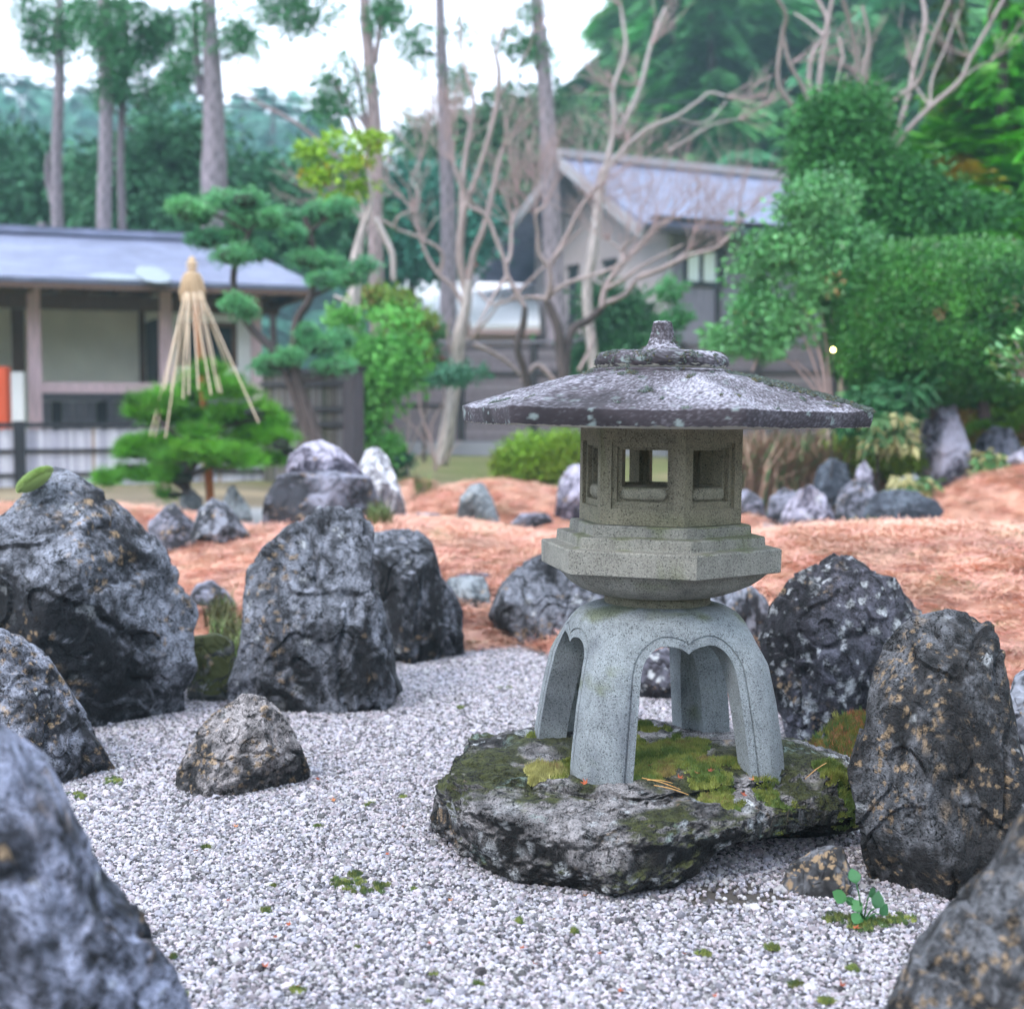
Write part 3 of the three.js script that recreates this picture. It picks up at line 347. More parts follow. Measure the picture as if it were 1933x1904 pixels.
// ---------------------------------------------------------------- base stone under the lantern
const LX = 0.3205, LD = 3.2;                                   // the lantern's axis
const baseStone = (() => {
  const plan = [[-0.155, 3.27], [-0.15, 3.12], [-0.09, 2.93], [0.02, 2.81], [0.12, 2.75], [0.24, 2.73], [0.38, 2.78], [0.5, 2.85], [0.64, 2.97], [0.73, 3.08], [0.77, 3.2], [0.76, 3.35], [0.66, 3.48], [0.5, 3.55], [0.3, 3.58], [0.08, 3.55], [-0.02, 3.5], [-0.11, 3.5], [-0.13, 3.4]];
  const cx = 0.3, cd = 3.2, rad = starRadius(plan.map(([x, d]) => [x - cx, d - cd]), 0, 0), { dirs, idx } = sphere(150), pos = new Float32Array(dirs.length * 3);
  dirs.forEach((d, i) => {
    const a = Math.atan2(-d.z, d.x), pl = Math.hypot(d.x, d.z), up = d.y > 0, front = ss(0.1, 0.8, d.z), right = ss(-0.05, 0.7, d.x);
    let k = rad(a) * Math.pow(pl, up ? 0.42 : 0.5), y = up ? 0.085 + 0.11 * Math.pow(d.y, 0.5) : 0.085 - 0.115 * Math.pow(-d.y, 0.6) * (1 - 0.6 * right * front);
    const t = clamp(d.y * 1.6, -1, 1); if (up) k *= 1 - 0.2 * front * t * t; else k *= 1 - (0.2 + 0.32 * right) * t * t;
    if (!up) y += 0.055 * right * front - 0.01 * (1 - right);
    const dx = d.x / (pl || 1), dz = d.z / (pl || 1); let x = cx + dx * k, z = -cd + dz * k;
    const X = x * 3, Y = y * 3, Z = z * 3, side = 1 - ss(0.55, 0.9, d.y);
    const facet = [[0.35, -0.1, 0.93, 0.41], [-0.6, -0.1, 0.79, 0.43], [0.1, 0.72, 0.69, 0.42], [0.75, -0.2, 0.63, 0.45], [-0.3, 0.6, 0.74, 0.43], [0.45, 0.65, 0.6, 0.46]]; for (const [fx, fy, fz, lim] of facet) { const ex = (x - cx) * fx + (y - 0.09) * fy * 2 + (z + cd) * fz - lim; if (ex > 0) { x -= fx * ex * 0.8; y -= fy * ex * 0.5; z -= fz * ex * 0.8; } }
    const strata = ridge(x * 2.6 + 3, y * 8 + 0.9 * noise(x * 4, 2, z * 4), z * 2.6, 3) - 0.3, big = fbm(X * 1.1 + 8, Y * 1.5, Z * 1.1, 3), f1 = ridge(x * 15, y * 17, z * 15, 3) - 0.3, f2 = fbm(x * 55, y * 70, z * 55, 2);
    const h = side * (0.016 * strata + 0.1 * big) + f1 * 0.022 + f2 * 0.012;
    x += dx * h * Math.min(1, pl * 1.6); z += dz * h * Math.min(1, pl * 1.6); y += (1 - side) * (0.035 * big + 0.02 * ridge(x * 6, 3, z * 6, 3) - 0.008) + d.y * 0.4 * h * side + (up ? 0.7 : 0) * (f1 * 0.014 + f2 * 0.006);
    y += up ? -0.03 * ss(0.25, 0.9, d.x) * 0.4 : 0;
    pos[i * 3] = x; pos[i * 3 + 1] = y; pos[i * 3 + 2] = z;
  });
  const g = new THREE.BufferGeometry(); g.setAttribute('position', new THREE.BufferAttribute(pos, 3)); g.setIndex(idx);
  return finishRock(g, 'base', 2, 0.5, M.rock, 'base_stone', 'wide flat mossy boulder on which the stone lantern stands', V(cx, 0, -cd));
})();

// ---------------------------------------------------------------- stone lantern
const lantern = thing('stone_lantern', V(LX, 0.175, -LD), 'grey granite snow-viewing lantern with a wide six-sided roof on four arched legs', 'lantern');
lantern.rotation.z = -0.012;
const LP = (name, geo, mat, parent = lantern) => { const m = new THREE.Mesh(geo, mat); geo.translate(0, -0.175, 0); m.name = name; m.castShadow = m.receiveShadow = true; parent.add(m); return m; };
const stain = (o, x, y, z, nx, ny, nz, grey, damp) => { // granite's own tone: mossy tinge on ledges, damp patches, tan tinge
  let n = 1 + 0.2 * fbm(x * 6, y * 6, z * 6, 4), r = grey[0] * n, g = grey[1] * n, b = grey[2] * n;
  const run = ss(0.1, 0.35, fbm(x * 22, y * 2.2, z * 22, 3)) * 0.35; r *= 1 - run; g *= 1 - run; b *= 1 - run * 0.9; const k = ss(0.5, 0.72, 0.36 + damp + 0.2 * Math.max(0, ny) + fbm(x * 9 + 3, y * 11, z * 9, 4)); r = lerp(r, 0.3, 0.7 * k); g = lerp(g, 0.34, 0.7 * k); b = lerp(b, 0.13, 0.7 * k);
  o[0] = r; o[1] = g; o[2] = b;
};
{ // legs: a domed rounded-square body hollowed by arches
  const ROT = -31 * Math.PI / 180, prof = [[0.12, 1.015], [0.16, 1.0], [0.23, 0.975], [0.33, 0.92], [0.413, 0.855], [0.472, 0.765], [0.495, 0.71], [0.513, 0.645], [0.526, 0.56], [0.534, 0.46], [0.536, 0.3]];
  const sAt = (h) => { for (let i = 0; i < prof.length - 1; i++) if (h <= prof[i + 1][0]) return lerp(prof[i][1], prof[i + 1][1], clamp((h - prof[i][0]) / (prof[i + 1][0] - prof[i][0]), 0, 1)); return 0.3; };
  const smin = (a, b, k) => { const h = clamp(0.5 + 0.5 * (b - a) / k, 0, 1); return lerp(b, a, h) - k * h * (1 - h); };
  function body(inset, h0, h1, nH, drop) {
    const nA = 96, pos = [], idx = [];
    for (let i = 0; i <= nH; i++) { const u = i / nH, h = h0 + (h1 - h0) * (1 - (1 - u) ** 1.6), s = sAt(Math.min(0.536, h + drop)), round = ss(0.40, 0.525, h + drop);
      for (let a = 0; a < nA; a++) { const th = a / nA * Math.PI * 2; let psi = ((th + Math.PI / 4) % (Math.PI / 2)) - Math.PI / 4; const A = 0.239 * s - inset, Cc = 0.303 * s - inset; let r = smin(A / Math.cos(psi), Cc / Math.cos(Math.PI / 4 - Math.abs(psi)), 0.018); r = lerp(r, 0.278 * s - inset, round); r = Math.max(0.02, r); pos.push(Math.sin(th) * r, h, Math.cos(th) * r); } }
    for (let i = 0; i < nH; i++) for (let a = 0; a < nA; a++) { const p = i * nA + a, q = i * nA + (a + 1) % nA; idx.push(p, q, p + nA, q, q + nA, p + nA); }
    const b0 = pos.length / 3; pos.push(0, h0, 0, 0, h1, 0); for (let a = 0; a < nA; a++) { const q = (a + 1) % nA; idx.push(b0, q, a, b0 + 1, nH * nA + a, nH * nA + q); }
    const g = new THREE.BufferGeometry(); g.setAttribute('position', new THREE.Float32BufferAttribute(pos, 3)); g.setIndex(idx); g.computeVertexNormals(); return g;
  }
  const archPts = (o) => { const s = new THREE.Shape(); s.moveTo(-0.138 - o, 0.05); s.lineTo(-0.138 - o, 0.12); s.quadraticCurveTo(-0.121 - o, 0.3, -0.108 - o, 0.395); s.bezierCurveTo(-0.104 - o, 0.44 + o * 0.6, -0.075, 0.466 + o, -0.05, 0.466 + o); s.quadraticCurveTo(-0.018, 0.466 + o, 0, 0.449 + o * 1.05); s.quadraticCurveTo(0.018, 0.466 + o, 0.05, 0.466 + o); s.bezierCurveTo(0.075, 0.466 + o, 0.104 + o, 0.44 + o * 0.6, 0.108 + o, 0.395); s.quadraticCurveTo(0.121 + o, 0.3, 0.138 + o, 0.12); s.lineTo(0.138 + o, 0.05); return s; };
  const prism = (shape, rot) => { const g = new THREE.ExtrudeGeometry(shape, { depth: 0.8, bevelEnabled: false, curveSegments: 14 }); g.translate(0, 0, -0.4); g.rotateY(rot); const n = g.toNonIndexed ? g : g; n.deleteAttribute('uv'); return n; };
  const ring = () => new THREE.Shape([...archPts(0.0205).getPoints(14), ...archPts(0.0165).getPoints(14).reverse()]);
  const ev = new Evaluator(); ev.attributes = ['position', 'normal']; ev.useGroups = false;
  const br = (g) => { const b = new Brush(g); b.updateMatrixWorld(); return b; };
  let B = br(body(0, 0.13, 0.536, 44, 0));
  const shrunk = br(body(0.0035, 0.1, 0.533, 44, 0));
  for (const rot of [0, Math.PI / 2]) { const groove = ev.evaluate(br(prism(ring(), rot)), shrunk, SUBTRACTION); B = ev.evaluate(B, br(groove.geometry), SUBTRACTION); }
  B = ev.evaluate(B, br(body(0.06, 0.08, 0.478, 30, 0.055)), SUBTRACTION);
  for (const rot of [0, Math.PI / 2]) B = ev.evaluate(B, br(prism(archPts(0), rot)), SUBTRACTION);
  let g = B.geometry; g.rotateY(ROT + Math.PI / 4); g = toCreasedNormals(g, 0.75); g = faceUV(g);
  // (faces were laid along the axes; the corners now point front-left, right, back and left)
  setColor(g, (o, x, y, z, nx, ny, nz) => stain(o, x, y, z, nx, ny, nz, [0.6, 0.65, 0.72], -0.1 + 0.14 * ss(0.46, 0.52, y)));
  LP('legs', g, M.granite);
}
function loft(sections, nA, rotDeg) { // [height, hexagon corner radius, roundness]
  const pos = [], idx = [], rot = rotDeg * Math.PI / 180;
  const rAt = (R0, round, th) => { let psi = ((th % (Math.PI / 3)) + Math.PI / 3) % (Math.PI / 3) - Math.PI / 6; return lerp(R0 * Math.cos(Math.PI / 6) / Math.cos(psi), R0, round); };
  sections.forEach(([h, R0, round]) => { for (let a = 0; a < nA; a++) { const th = a / nA * Math.PI * 2, r = rAt(R0, round, th); pos.push(Math.sin(th + rot) * r, h, Math.cos(th + rot) * r); } });
  for (let i = 0; i < sections.length - 1; i++) for (let a = 0; a < nA; a++) { const p = i * nA + a, q = i * nA + (a + 1) % nA; idx.push(p, q, p + nA, q, q + nA, p + nA); }
  const b0 = pos.length / 3, L = sections.length - 1; pos.push(0, sections[0][0], 0, 0, sections[L][0], 0); for (let a = 0; a < nA; a++) { const q = (a + 1) % nA; idx.push(b0, q, a, b0 + 1, L * nA + a, L * nA + q); }
  const g = new THREE.BufferGeometry(); g.setAttribute('position', new THREE.Float32BufferAttribute(pos, 3)); g.setIndex(idx); return g;
}
{ // platform: bowl, six-sided slab and two steps
  const S = [[0.528, 0.118, 1], [0.552, 0.118, 1], [0.5535, 0.13, 1], [0.558, 0.152, 0.97], [0.567, 0.178, 0.85], [0.58, 0.207, 0.6], [0.594, 0.228, 0.3], [0.606, 0.242, 0.1], [0.611, 0.25, 0], [0.6115, 0.269, 0], [0.614, 0.273, 0], [0.661, 0.274, 0], [0.6645, 0.2705, 0], [0.666, 0.241, 0], [0.668, 0.2385, 0], [0.687, 0.237, 0], [0.69, 0.234, 0], [0.691, 0.21, 0], [0.6925, 0.2075, 0], [0.711, 0.206, 0], [0.7145, 0.202, 0]];
  let g = loft(S, 120, 11); g = toCreasedNormals(g, 0.5); g = faceUV(g);
  setColor(g, (o, x, y, z, nx, ny, nz) => stain(o, x, y, z, nx, ny, nz, y < 0.556 ? [0.5, 0.45, 0.33] : [0.66, 0.63, 0.58], -0.08 + 0.12 * ss(0.66, 0.7, y)));
  LP('platform', g, M.granite);
}
{ // fire box with six framed windows
  const ev = new Evaluator(); ev.attributes = ['position', 'normal']; ev.useGroups = false; const br = (g) => { g.deleteAttribute('uv'); const b = new Brush(g); b.updateMatrixWorld(); return b; };
  const hex = (r0, y0, y1, flare = 1) => { const g = new THREE.CylinderGeometry(r0, r0 * flare, y1 - y0, 6, 1); g.translate(0, (y0 + y1) / 2, 0); return g; };
  let B = br(hex(0.184, 0.7155, 0.93));
  B = ev.evaluate(B, br(hex(0.128, 0.79, 0.918)), SUBTRACTION);
  const ap = 0.184 * Math.cos(Math.PI / 6);
  for (let k = 0; k < 6; k++) for (const [w, y0, y1, depth] of [[0.136, 0.751, 0.892, 0.009], [0.116, 0.765, 0.882, 0.02], [0.1, 0.796, 0.876, 0.09]]) {
    const g = new THREE.BoxGeometry(w, y1 - y0, depth + 0.05); g.translate(0, (y0 + y1) / 2, ap - depth + (depth + 0.05) / 2); g.rotateY((k + 0.5) * Math.PI / 3); B = ev.evaluate(B, br(g), SUBTRACTION); }
  let g = B.geometry; g.rotateY(11 * Math.PI / 180); g = g.index ? g.toNonIndexed() : g; g.computeVertexNormals(); g = faceUV(g);
  setColor(g, (o, x, y, z, nx, ny, nz) => stain(o, x, y, z, nx, ny, nz, [0.62, 0.55, 0.41], -0.1 + 0.16 * ss(0.75, 0.72, y)));
  const fb = LP('fire_box', g, M.granite);
  for (let k = 0; k < 6; k++) { // rounded sill inside each window
    const s = new THREE.CapsuleGeometry(0.0135, 0.075, 6, 14); s.rotateZ(Math.PI / 2); s.scale(1, 1, 0.6); s.translate(0, 0.782, ap - 0.018); s.rotateY((k + 0.5) * Math.PI / 3 + 11 * Math.PI / 180); const n = faceUV(s); setColor(n, (o, x, y, z, nx, ny, nz) => stain(o, x, y, z, nx, ny, nz, [0.72, 0.66, 0.53], -0.1)); LP('window_sill', n, M.granite, fb); }
}
const lichenStone = (o, x, y, z, nx, ny) => { // weathered roof stone: purple-brown with pale crust
  const n = fbm(x * 5, y * 5, z * 5, 4), f = noise(x * 150, y * 150, z * 150), f2 = noise(x * 320, y * 320, z * 320), zone = 0.08 + 0.9 * fbm(x * 4 + 0.9, y * 4, z * 4 + 2, 4) + 0.25 * x + 0.14 * Math.max(0, ny);
  let t = ss(0.0, 0.62, 0.02 + zone * 0.75 + 0.34 * f + 0.4 * f2); if (Math.abs(ny) < 0.45) t *= 0.35; const grey = 0.3 + 0.25 * t;
  let r = lerp(0.05, 0.42, t), g = lerp(0.04, 0.4, t), b = lerp(0.046, 0.45, t);
  const dirt = ss(0.12, 0.3, n) * 0.4; r *= 1 - dirt; g *= 1 - dirt; b *= 1 - dirt;
  const sp2 = 0.7 * spots(x, y, z, 0.02, 0.2, 61) * (Math.abs(ny) < 0.5 ? 1 : 0.35); r = lerp(r, 0.36, sp2 * 0.8); g = lerp(g, 0.44, sp2 * 0.8); b = lerp(b, 0.42, sp2 * 0.8);
  if (ny < -0.6) { const v = 0.5 + 0.2 * n + 0.12 * f; r = v; g = v * 0.96; b = v * 0.82; }
  o[0] = r; o[1] = g; o[2] = b;
};
let roofMesh, roofGeo;
{ // roof
  const nA = 540, rot = 14 * Math.PI / 180, pos = [], idx = [], RC = 0.462;
  const edgeR = (th) => { const psi = ((th % (Math.PI / 3)) + Math.PI / 3) % (Math.PI / 3) - Math.PI / 6, flat = RC * Math.cos(Math.PI / 6) / Math.cos(psi); return Math.min(flat, RC * 0.994) + 0.004 * Math.sin(th * 23) * 0.5; };
  const corner = (th) => { const psi = ((th % (Math.PI / 3)) + Math.PI / 3) % (Math.PI / 3) - Math.PI / 6; return ss(0.3, 0.515, Math.abs(psi)); };
  const rows = []; for (let i = 0; i < 70; i++) rows.push(['top', i / 70]); for (const t of [0.992, 0.997, 1]) rows.push(['top', t]); for (const t of [0.04, 0.1, 0.17, 0.24, 0.31, 0.38, 0.45, 0.52, 0.59, 0.66, 0.73, 0.8, 0.87, 0.93, 0.97, 1]) rows.push(['edge', t]); for (let i = 1; i <= 12; i++) rows.push(['under', i / 12]);
  rows.forEach(([k, t]) => { for (let a = 0; a < nA; a++) { const th = a / nA * Math.PI * 2, re = edgeR(th), c = corner(th); let r, h;
    const topH = (u) => 1.047 - 0.085 * (0.62 * Math.pow(u, 1.15) + 0.38 * u * u * (1.6 - 0.6 * u)) + 0.0015 * c * ss(0.55, 1, u);
    if (k === 'top') { r = lerp(0.13, re, t); h = topH(t) - (1 - c) * 0.007 * ss(0.0, 0.5, t) * ss(1.02, 0.75, t) + 0.002 * c * ss(0, 0.3, t); if (t > 0.999) h -= 0.0012; }
    else if (k === 'edge') { r = re - 0.006 * t + 0.002 * Math.sin(t * 3.1); h = topH(1) - 0.0015 - 0.032 * t; }
    else { r = lerp(re - 0.008, 0.1, t); h = lerp(topH(1) - 0.034, 0.922, Math.min(1, t * 1.5)); }
    const x = Math.sin(th + rot) * r, z = Math.cos(th + rot) * r, d = 0.003 * fbm(x * 20, h * 20, z * 20, 3) + 0.0016 * noise(x * 120, h * 120, z * 120) + (k !== 'under' ? 0.0012 * noise(x * 260, h * 260, z * 260) : 0); pos.push(x * (1 + d), h + d * (k === 'under' ? 0.4 : 1), z * (1 + d)); } });
  for (let i = 0; i < rows.length - 1; i++) for (let a = 0; a < nA; a++) { const p = i * nA + a, q = i * nA + (a + 1) % nA; idx.push(p, p + nA, q, q, p + nA, q + nA); }
  const b0 = pos.length / 3, L = rows.length - 1; pos.push(0, 1.047, 0, 0, 0.922, 0); for (let a = 0; a < nA; a++) { const q = (a + 1) % nA; idx.push(b0, a, q, b0 + 1, L * nA + q, L * nA + a); }
  const g = new THREE.BufferGeometry(); g.setAttribute('position', new THREE.Float32BufferAttribute(pos, 3)); g.setIndex(idx); g.computeVertexNormals(); setColor(g, lichenStone);
  roofGeo = g; roofMesh = LP('roof', g, M.vc);
}
function lumpyLathe(profile, seg) { const g = new THREE.LatheGeometry(new THREE.SplineCurve([...profile].reverse().map(([r, h]) => new THREE.Vector2(r, h))).getPoints(profile.length * 9), seg); g.deleteAttribute('uv'); g.deleteAttribute('normal'); const p = g.attributes.position; for (let i = 0; i < p.count; i++) { const x = p.getX(i), y = p.getY(i), z = p.getZ(i), d = 1 + (0.004 * fbm(x * 25, y * 25, z * 25, 3) + 0.0022 * noise(x * 130, y * 130, z * 130)) / Math.max(0.03, Math.hypot(x, z)); p.setXYZ(i, x * d, y + 0.0015 * noise(x * 120, y * 120 + 5, z * 120), z * d); } const m = mergeVertices(g, 1e-5); m.computeVertexNormals(); return setColor(m, lichenStone); }
LP('roof_collar', lumpyLathe([[0.001, 1.051], [0.13, 1.052], [0.152, 1.05], [0.156, 1.045], [0.158, 1.036], [0.1, 1.034]].map(([r, h]) => [r, h]), 150), M.vc);
LP('roof_ring', lumpyLathe([[0.001, 1.092], [0.08, 1.0915], [0.122, 1.089], [0.139, 1.082], [0.1465, 1.071], [0.145, 1.06], [0.137, 1.052], [0.12, 1.049]], 150), M.vc);
LP('finial', lumpyLathe([[0.001, 1.157], [0.016, 1.1565], [0.021, 1.153], [0.0225, 1.145], [0.024, 1.132], [0.027, 1.118], [0.034, 1.105], [0.045, 1.096], [0.056, 1.09], [0.06, 1.087]], 90), M.vc);

// ---------------------------------------------------------------- moss
const tuftGeo = (n, seed, spread, lean, thin) => { const r = R(seed), gs = []; for (let i = 0; i < n; i++) { const h = 0.6 + 0.6 * r(), g = new THREE.ConeGeometry(thin * (0.7 + 0.6 * r()), h, 4, 1, true); g.translate(0, h / 2, 0); g.rotateX((r() - 0.5) * lean); g.rotateZ((r() - 0.5) * lean); g.rotateY(r() * 6.3); g.translate((r() - 0.5) * spread, 0, (r() - 0.5) * spread); gs.push(g.toNonIndexed()); } return mergeGeometries(gs); };
const TUFT = tuftGeo(16, 3, 1.5, 1.5, 0.16), CRUST = tuftGeo(10, 4, 1.2, 2.4, 0.12);
const UPY = V(0, 1, 0);
function scatterOn(mesh, spacing, accept, make, seed) { // points over a mesh's faces, in world coordinates
  const r = R(seed), g = mesh.geometry, p = g.attributes.position, ix = g.index ? g.index.array : [...Array(p.count).keys()], out = [], a = V(), b = V(), c = V(), n = V(); mesh.updateWorldMatrix(true, false); const mw = mesh.matrixWorld;
  for (let i = 0; i < ix.length; i += 3) { a.fromBufferAttribute(p, ix[i]).applyMatrix4(mw); b.fromBufferAttribute(p, ix[i + 1]).applyMatrix4(mw); c.fromBufferAttribute(p, ix[i + 2]).applyMatrix4(mw); n.copy(b).sub(a).cross(c.clone().sub(a)); const area = n.length() / 2; if (area < 1e-12) continue; n.multiplyScalar(0.5 / area); let want = area / (spacing * spacing); while (want > r()) { want -= 1; let u = r(), v = r(); if (u + v > 1) { u = 1 - u; v = 1 - v; } const q = V(a.x + (b.x - a.x) * u + (c.x - a.x) * v, a.y + (b.y - a.y) * u + (c.y - a.y) * v, a.z + (b.z - a.z) * u + (c.z - a.z) * v); const k = accept(q, n, r); if (k > 0) out.push(make(q, n.clone(), k, r)); } }
  return out;
}
{
  const E = [[1245, 1440, 150, 40, 0.01], [1345, 1472, 85, 24, 0.01], [1225, 1385, 60, 16, 0.012], [1110, 1452, 60, 26, 0.011], [1300, 1420, 70, 26, 0.011], [1460, 1470, 60, 18, 0.008], [1005, 1402, 22, 9, 0.012], [1050, 1462, 40, 18, 0.012], [1585, 1440, 55, 26, 0.013]].map(([x, y, rx, ry, h]) => { const c = gnd(x, y, 0.19), e = gnd(x + rx, y, 0.19), f = gnd(x, y - ry, 0.19), g2 = gnd(x, y + ry, 0.19); return { c, rx: e.x - c.x, rz: (g2.z - f.z) / 2, h }; });
  const list = scatterOn(baseStone, 0.0062, (q, n, r) => { if (n.y < 0.15) return 0; let best = 0; for (const e of E) { const d = Math.hypot((q.x - e.c.x) / e.rx, (q.z - e.c.z) / e.rz) + 1.2 * fbm(q.x * 13, q.y * 13, q.z * 13, 4); if (d < 0.62) best = Math.max(best, e.h * (1.2 - 0.5 * d)); } return best; },
    (q, n, h, r) => { const t = 0.5 + 1.1 * fbm(q.x * 11, 3, q.z * 11, 3) + 0.3 * (r() - 0.5), v = 0.7 + 0.6 * r(); return { p: q, q: new THREE.Quaternion().setFromUnitVectors(UPY, n.lerp(UPY, 0.4).normalize()).multiply(new THREE.Quaternion().setFromAxisAngle(UPY, r() * 6.3)), s: V(0.009, h * (0.7 + 0.6 * r()), 0.009), c: t > 0.75 ? C(0.23 * v, 0.17 * v, 0.05 * v) : t > 0.44 ? C(0.2 * v, 0.22 * v, 0.04 * v) : C(0.1 * v, 0.15 * v, 0.025 * v) }; }, 41);
  console.log('moss', list.length);
  tag(inst(scene, 'moss', TUFT, M.needle, list), 'green and yellow moss growing on the flat base stone around the lantern legs', 'moss');
  // the pale cushion hanging over the stone's front edge
  const cc = gnd(1030, 1478, 0.17), r = R(43);
  const cush = scatterOn(baseStone, 0.0042, (q, n) => { const d = Math.hypot((q.x - cc.x) / 0.062, (q.y - cc.y + 0.02) / 0.055, (q.z - cc.z) / 0.06) + 0.9 * fbm(q.x * 18, q.y * 18, q.z * 18, 3); return d < 0.95 && n.y > -0.3 ? 1.25 - d : 0; }, (q, n, k, r2) => { const v = 0.7 + 0.7 * r2(), dead = fbm(q.x * 30, q.y * 30, q.z * 30, 2) > 0.14; return { p: q, q: new THREE.Quaternion().setFromUnitVectors(UPY, n.lerp(UPY, 0.45).normalize()).multiply(new THREE.Quaternion().setFromAxisAngle(UPY, r2() * 6.3)), s: V(0.009, 0.045 * Math.min(1, k) * (0.6 + 0.6 * r2()), 0.009), c: dead ? C(0.3 * v, 0.22 * v, 0.09 * v) : C(0.38 * v, 0.35 * v, 0.12 * v) }; }, 44);
  const cg = thing('moss_cushion', cc.clone(), 'pale yellow-green moss cushion hanging over the front of the base stone', 'moss'); inst(cg, 'moss_tuft', TUFT, M.needle, cush);
  // green pad on the largest boulder
  const gp = at(66, 907, 4.3), pg = thing('moss_cushion', gp, 'smooth bright green moss pad on the shoulder of the largest boulder', 'moss'), pl = [];
  const pc = new THREE.SphereGeometry(1, 24, 14); pc.scale(0.055, 0.022, 0.06); pc.rotateZ(0.62); pc.translate(gp.x, gp.y, gp.z); part(pg, 'cushion_core', pc, std(0.3, 0.42, 0.12));
  for (let i = 0; i < 900; i++) { const u = r(), a = r() * 6.283, s = Math.sqrt(1 - u * u), d = V(s * Math.cos(a) * 0.055, u * 0.022, s * Math.sin(a) * 0.06).applyAxisAngle(V(0, 0, 1), 0.62); const v = 0.8 + 0.4 * r(); pl.push({ p: gp.clone().add(d), q: new THREE.Quaternion().setFromUnitVectors(UPY, V(d.x * 4, 0.05 + d.y, d.z * 4).normalize()), s: V(0.007, 0.009, 0.007), c: C(0.36 * v, 0.48 * v, 0.16 * v) }); }
  inst(pg, 'moss_tuft', TUFT, M.needle, pl);
  // grey lichen tufts on the lantern's roof, ring and finial
  const lk = (q, n, r) => { if (n.y < 0.1) return 0; const x = q.x - LX, z = q.z + LD, ra = Math.hypot(x, z); const rightRidge = ss(0.06, 0.015, Math.abs(z - 0.287 * x - 0.01 * Math.sin(x * 30))) * ss(0.08, 0.16, x) * 1.1; const left = ss(-0.1, -0.2, x) * ss(0.05, 0.0, Math.abs(z + 0.03 * x)) * 0.4; const f = fbm(q.x * 13, 7, q.z * 13, 3) + 0.5 * noise(q.x * 45, 3, q.z * 45); return f + 0.75 * rightRidge + 0.15 * left + 0.25 * ss(0.2, 0.15, ra) > 0.42 ? 1 : 0; };
  const mk = (q, n, k, r) => { const v = 0.6 + 0.7 * r(); return { p: q, q: new THREE.Quaternion().setFromUnitVectors(UPY, n.lerp(UPY, 0.5).normalize()).multiply(new THREE.Quaternion().setFromAxisAngle(UPY, r() * 6.3)), s: V(0.007, 0.007 + 0.008 * r(), 0.007), c: r() < 0.2 ? C(0.13 * v, 0.12 * v, 0.06 * v) : C(0.13 * v, 0.16 * v, 0.135 * v) }; };
  const on = scatterOn(roofMesh, 0.0065, lk, mk, 45); lantern.updateWorldMatrix(true, false); const inv = lantern.matrixWorld.clone().invert();
  for (const name of ['roof_ring', 'finial', 'roof_collar']) on.push(...scatterOn(lantern.children.find((c) => c.name === name), 0.006, (q, n) => (fbm(q.x * 25, q.y * 25, q.z * 25, 2) + 0.12 * (n.y > 0.4 && n.y < 0.95 ? 1 : 0) > 0.16 ? 1 : 0), (q, n, k, r) => { const t = mk(q, n, k, r); t.s.multiplyScalar(0.6); return t; }, 46));
  on.forEach((t) => { t.p.applyMatrix4(inv); t.p.x += LX; t.p.y += 0.175; t.p.z -= LD; });
  console.log('lichen', on.length); inst(lantern, 'lichen', CRUST, M.needle, on);
  // little tufts in the gravel
  const gm = []; const spotsG = [[655, 1665, 34, 8], [690, 1680, 45, 8], [720, 1672, 18, 7], [668, 1650, 15, 6], [1640, 1745, 45, 14], [1700, 1735, 30, 10], [1580, 1735, 25, 12], [640, 1672, 20, 5], [700, 1520, 14, 4], [840, 1560, 12, 5], [215, 1475, 22, 8], [150, 1500, 25, 8], [470, 1490, 18, 6], [760, 1505, 8, 3], [420, 1490, 18, 5], [820, 1840, 12, 6], [560, 1870, 14, 6], [900, 1860, 10, 5], [1500, 1860, 14, 6], [950, 1300, 16, 4], [870, 1335, 10, 3], [1330, 1800, 14, 6], [980, 1740, 9, 4], [500, 1720, 9, 5], [390, 1600, 12, 4], [1085, 1760, 8, 4], [600, 1560, 8, 3], [1560, 1890, 14, 6], [1610, 1830, 12, 6], [1460, 1790, 16, 6]];
  for (let i = 0; i < 8; i++) spotsG.push([300 + r() * 1300, 1480 + 420 * r(), 2 + 4 * r(), 1.5 + 1.5 * r()]);
  for (const [x, y, rx, ry] of spotsG) { const n = Math.round(rx * ry * 0.16) + 4, v0 = 0.6 + 0.7 * r(); for (let i = 0; i < n; i++) { const a = r() * 6.283, q = Math.pow(r(), 0.8); if (rx > 20 && fbm(x + Math.cos(a) * q * 5, y, Math.sin(a) * q * 5, 2) < -0.02) continue; const g = gnd(x + Math.cos(a) * q * rx, y + Math.sin(a) * q * ry, 0.012); if (Math.abs(g.z + 3.2) < 0.3 && Math.abs(g.x - 0.3) < 0.4) continue; const v = v0 * (0.7 + 0.6 * r()); gm.push({ p: g, e: [0, r() * 6.3, 0], s: V(0.007, 0.006 + 0.005 * r(), 0.007), c: r() < 0.6 ? C(0.2 * v, 0.23 * v, 0.05 * v) : C(0.08 * v, 0.13 * v, 0.035 * v) }); } }
  tag(inst(scene, 'moss', TUFT, M.needle, gm), 'scattered small green moss tufts in the gravel', 'moss');
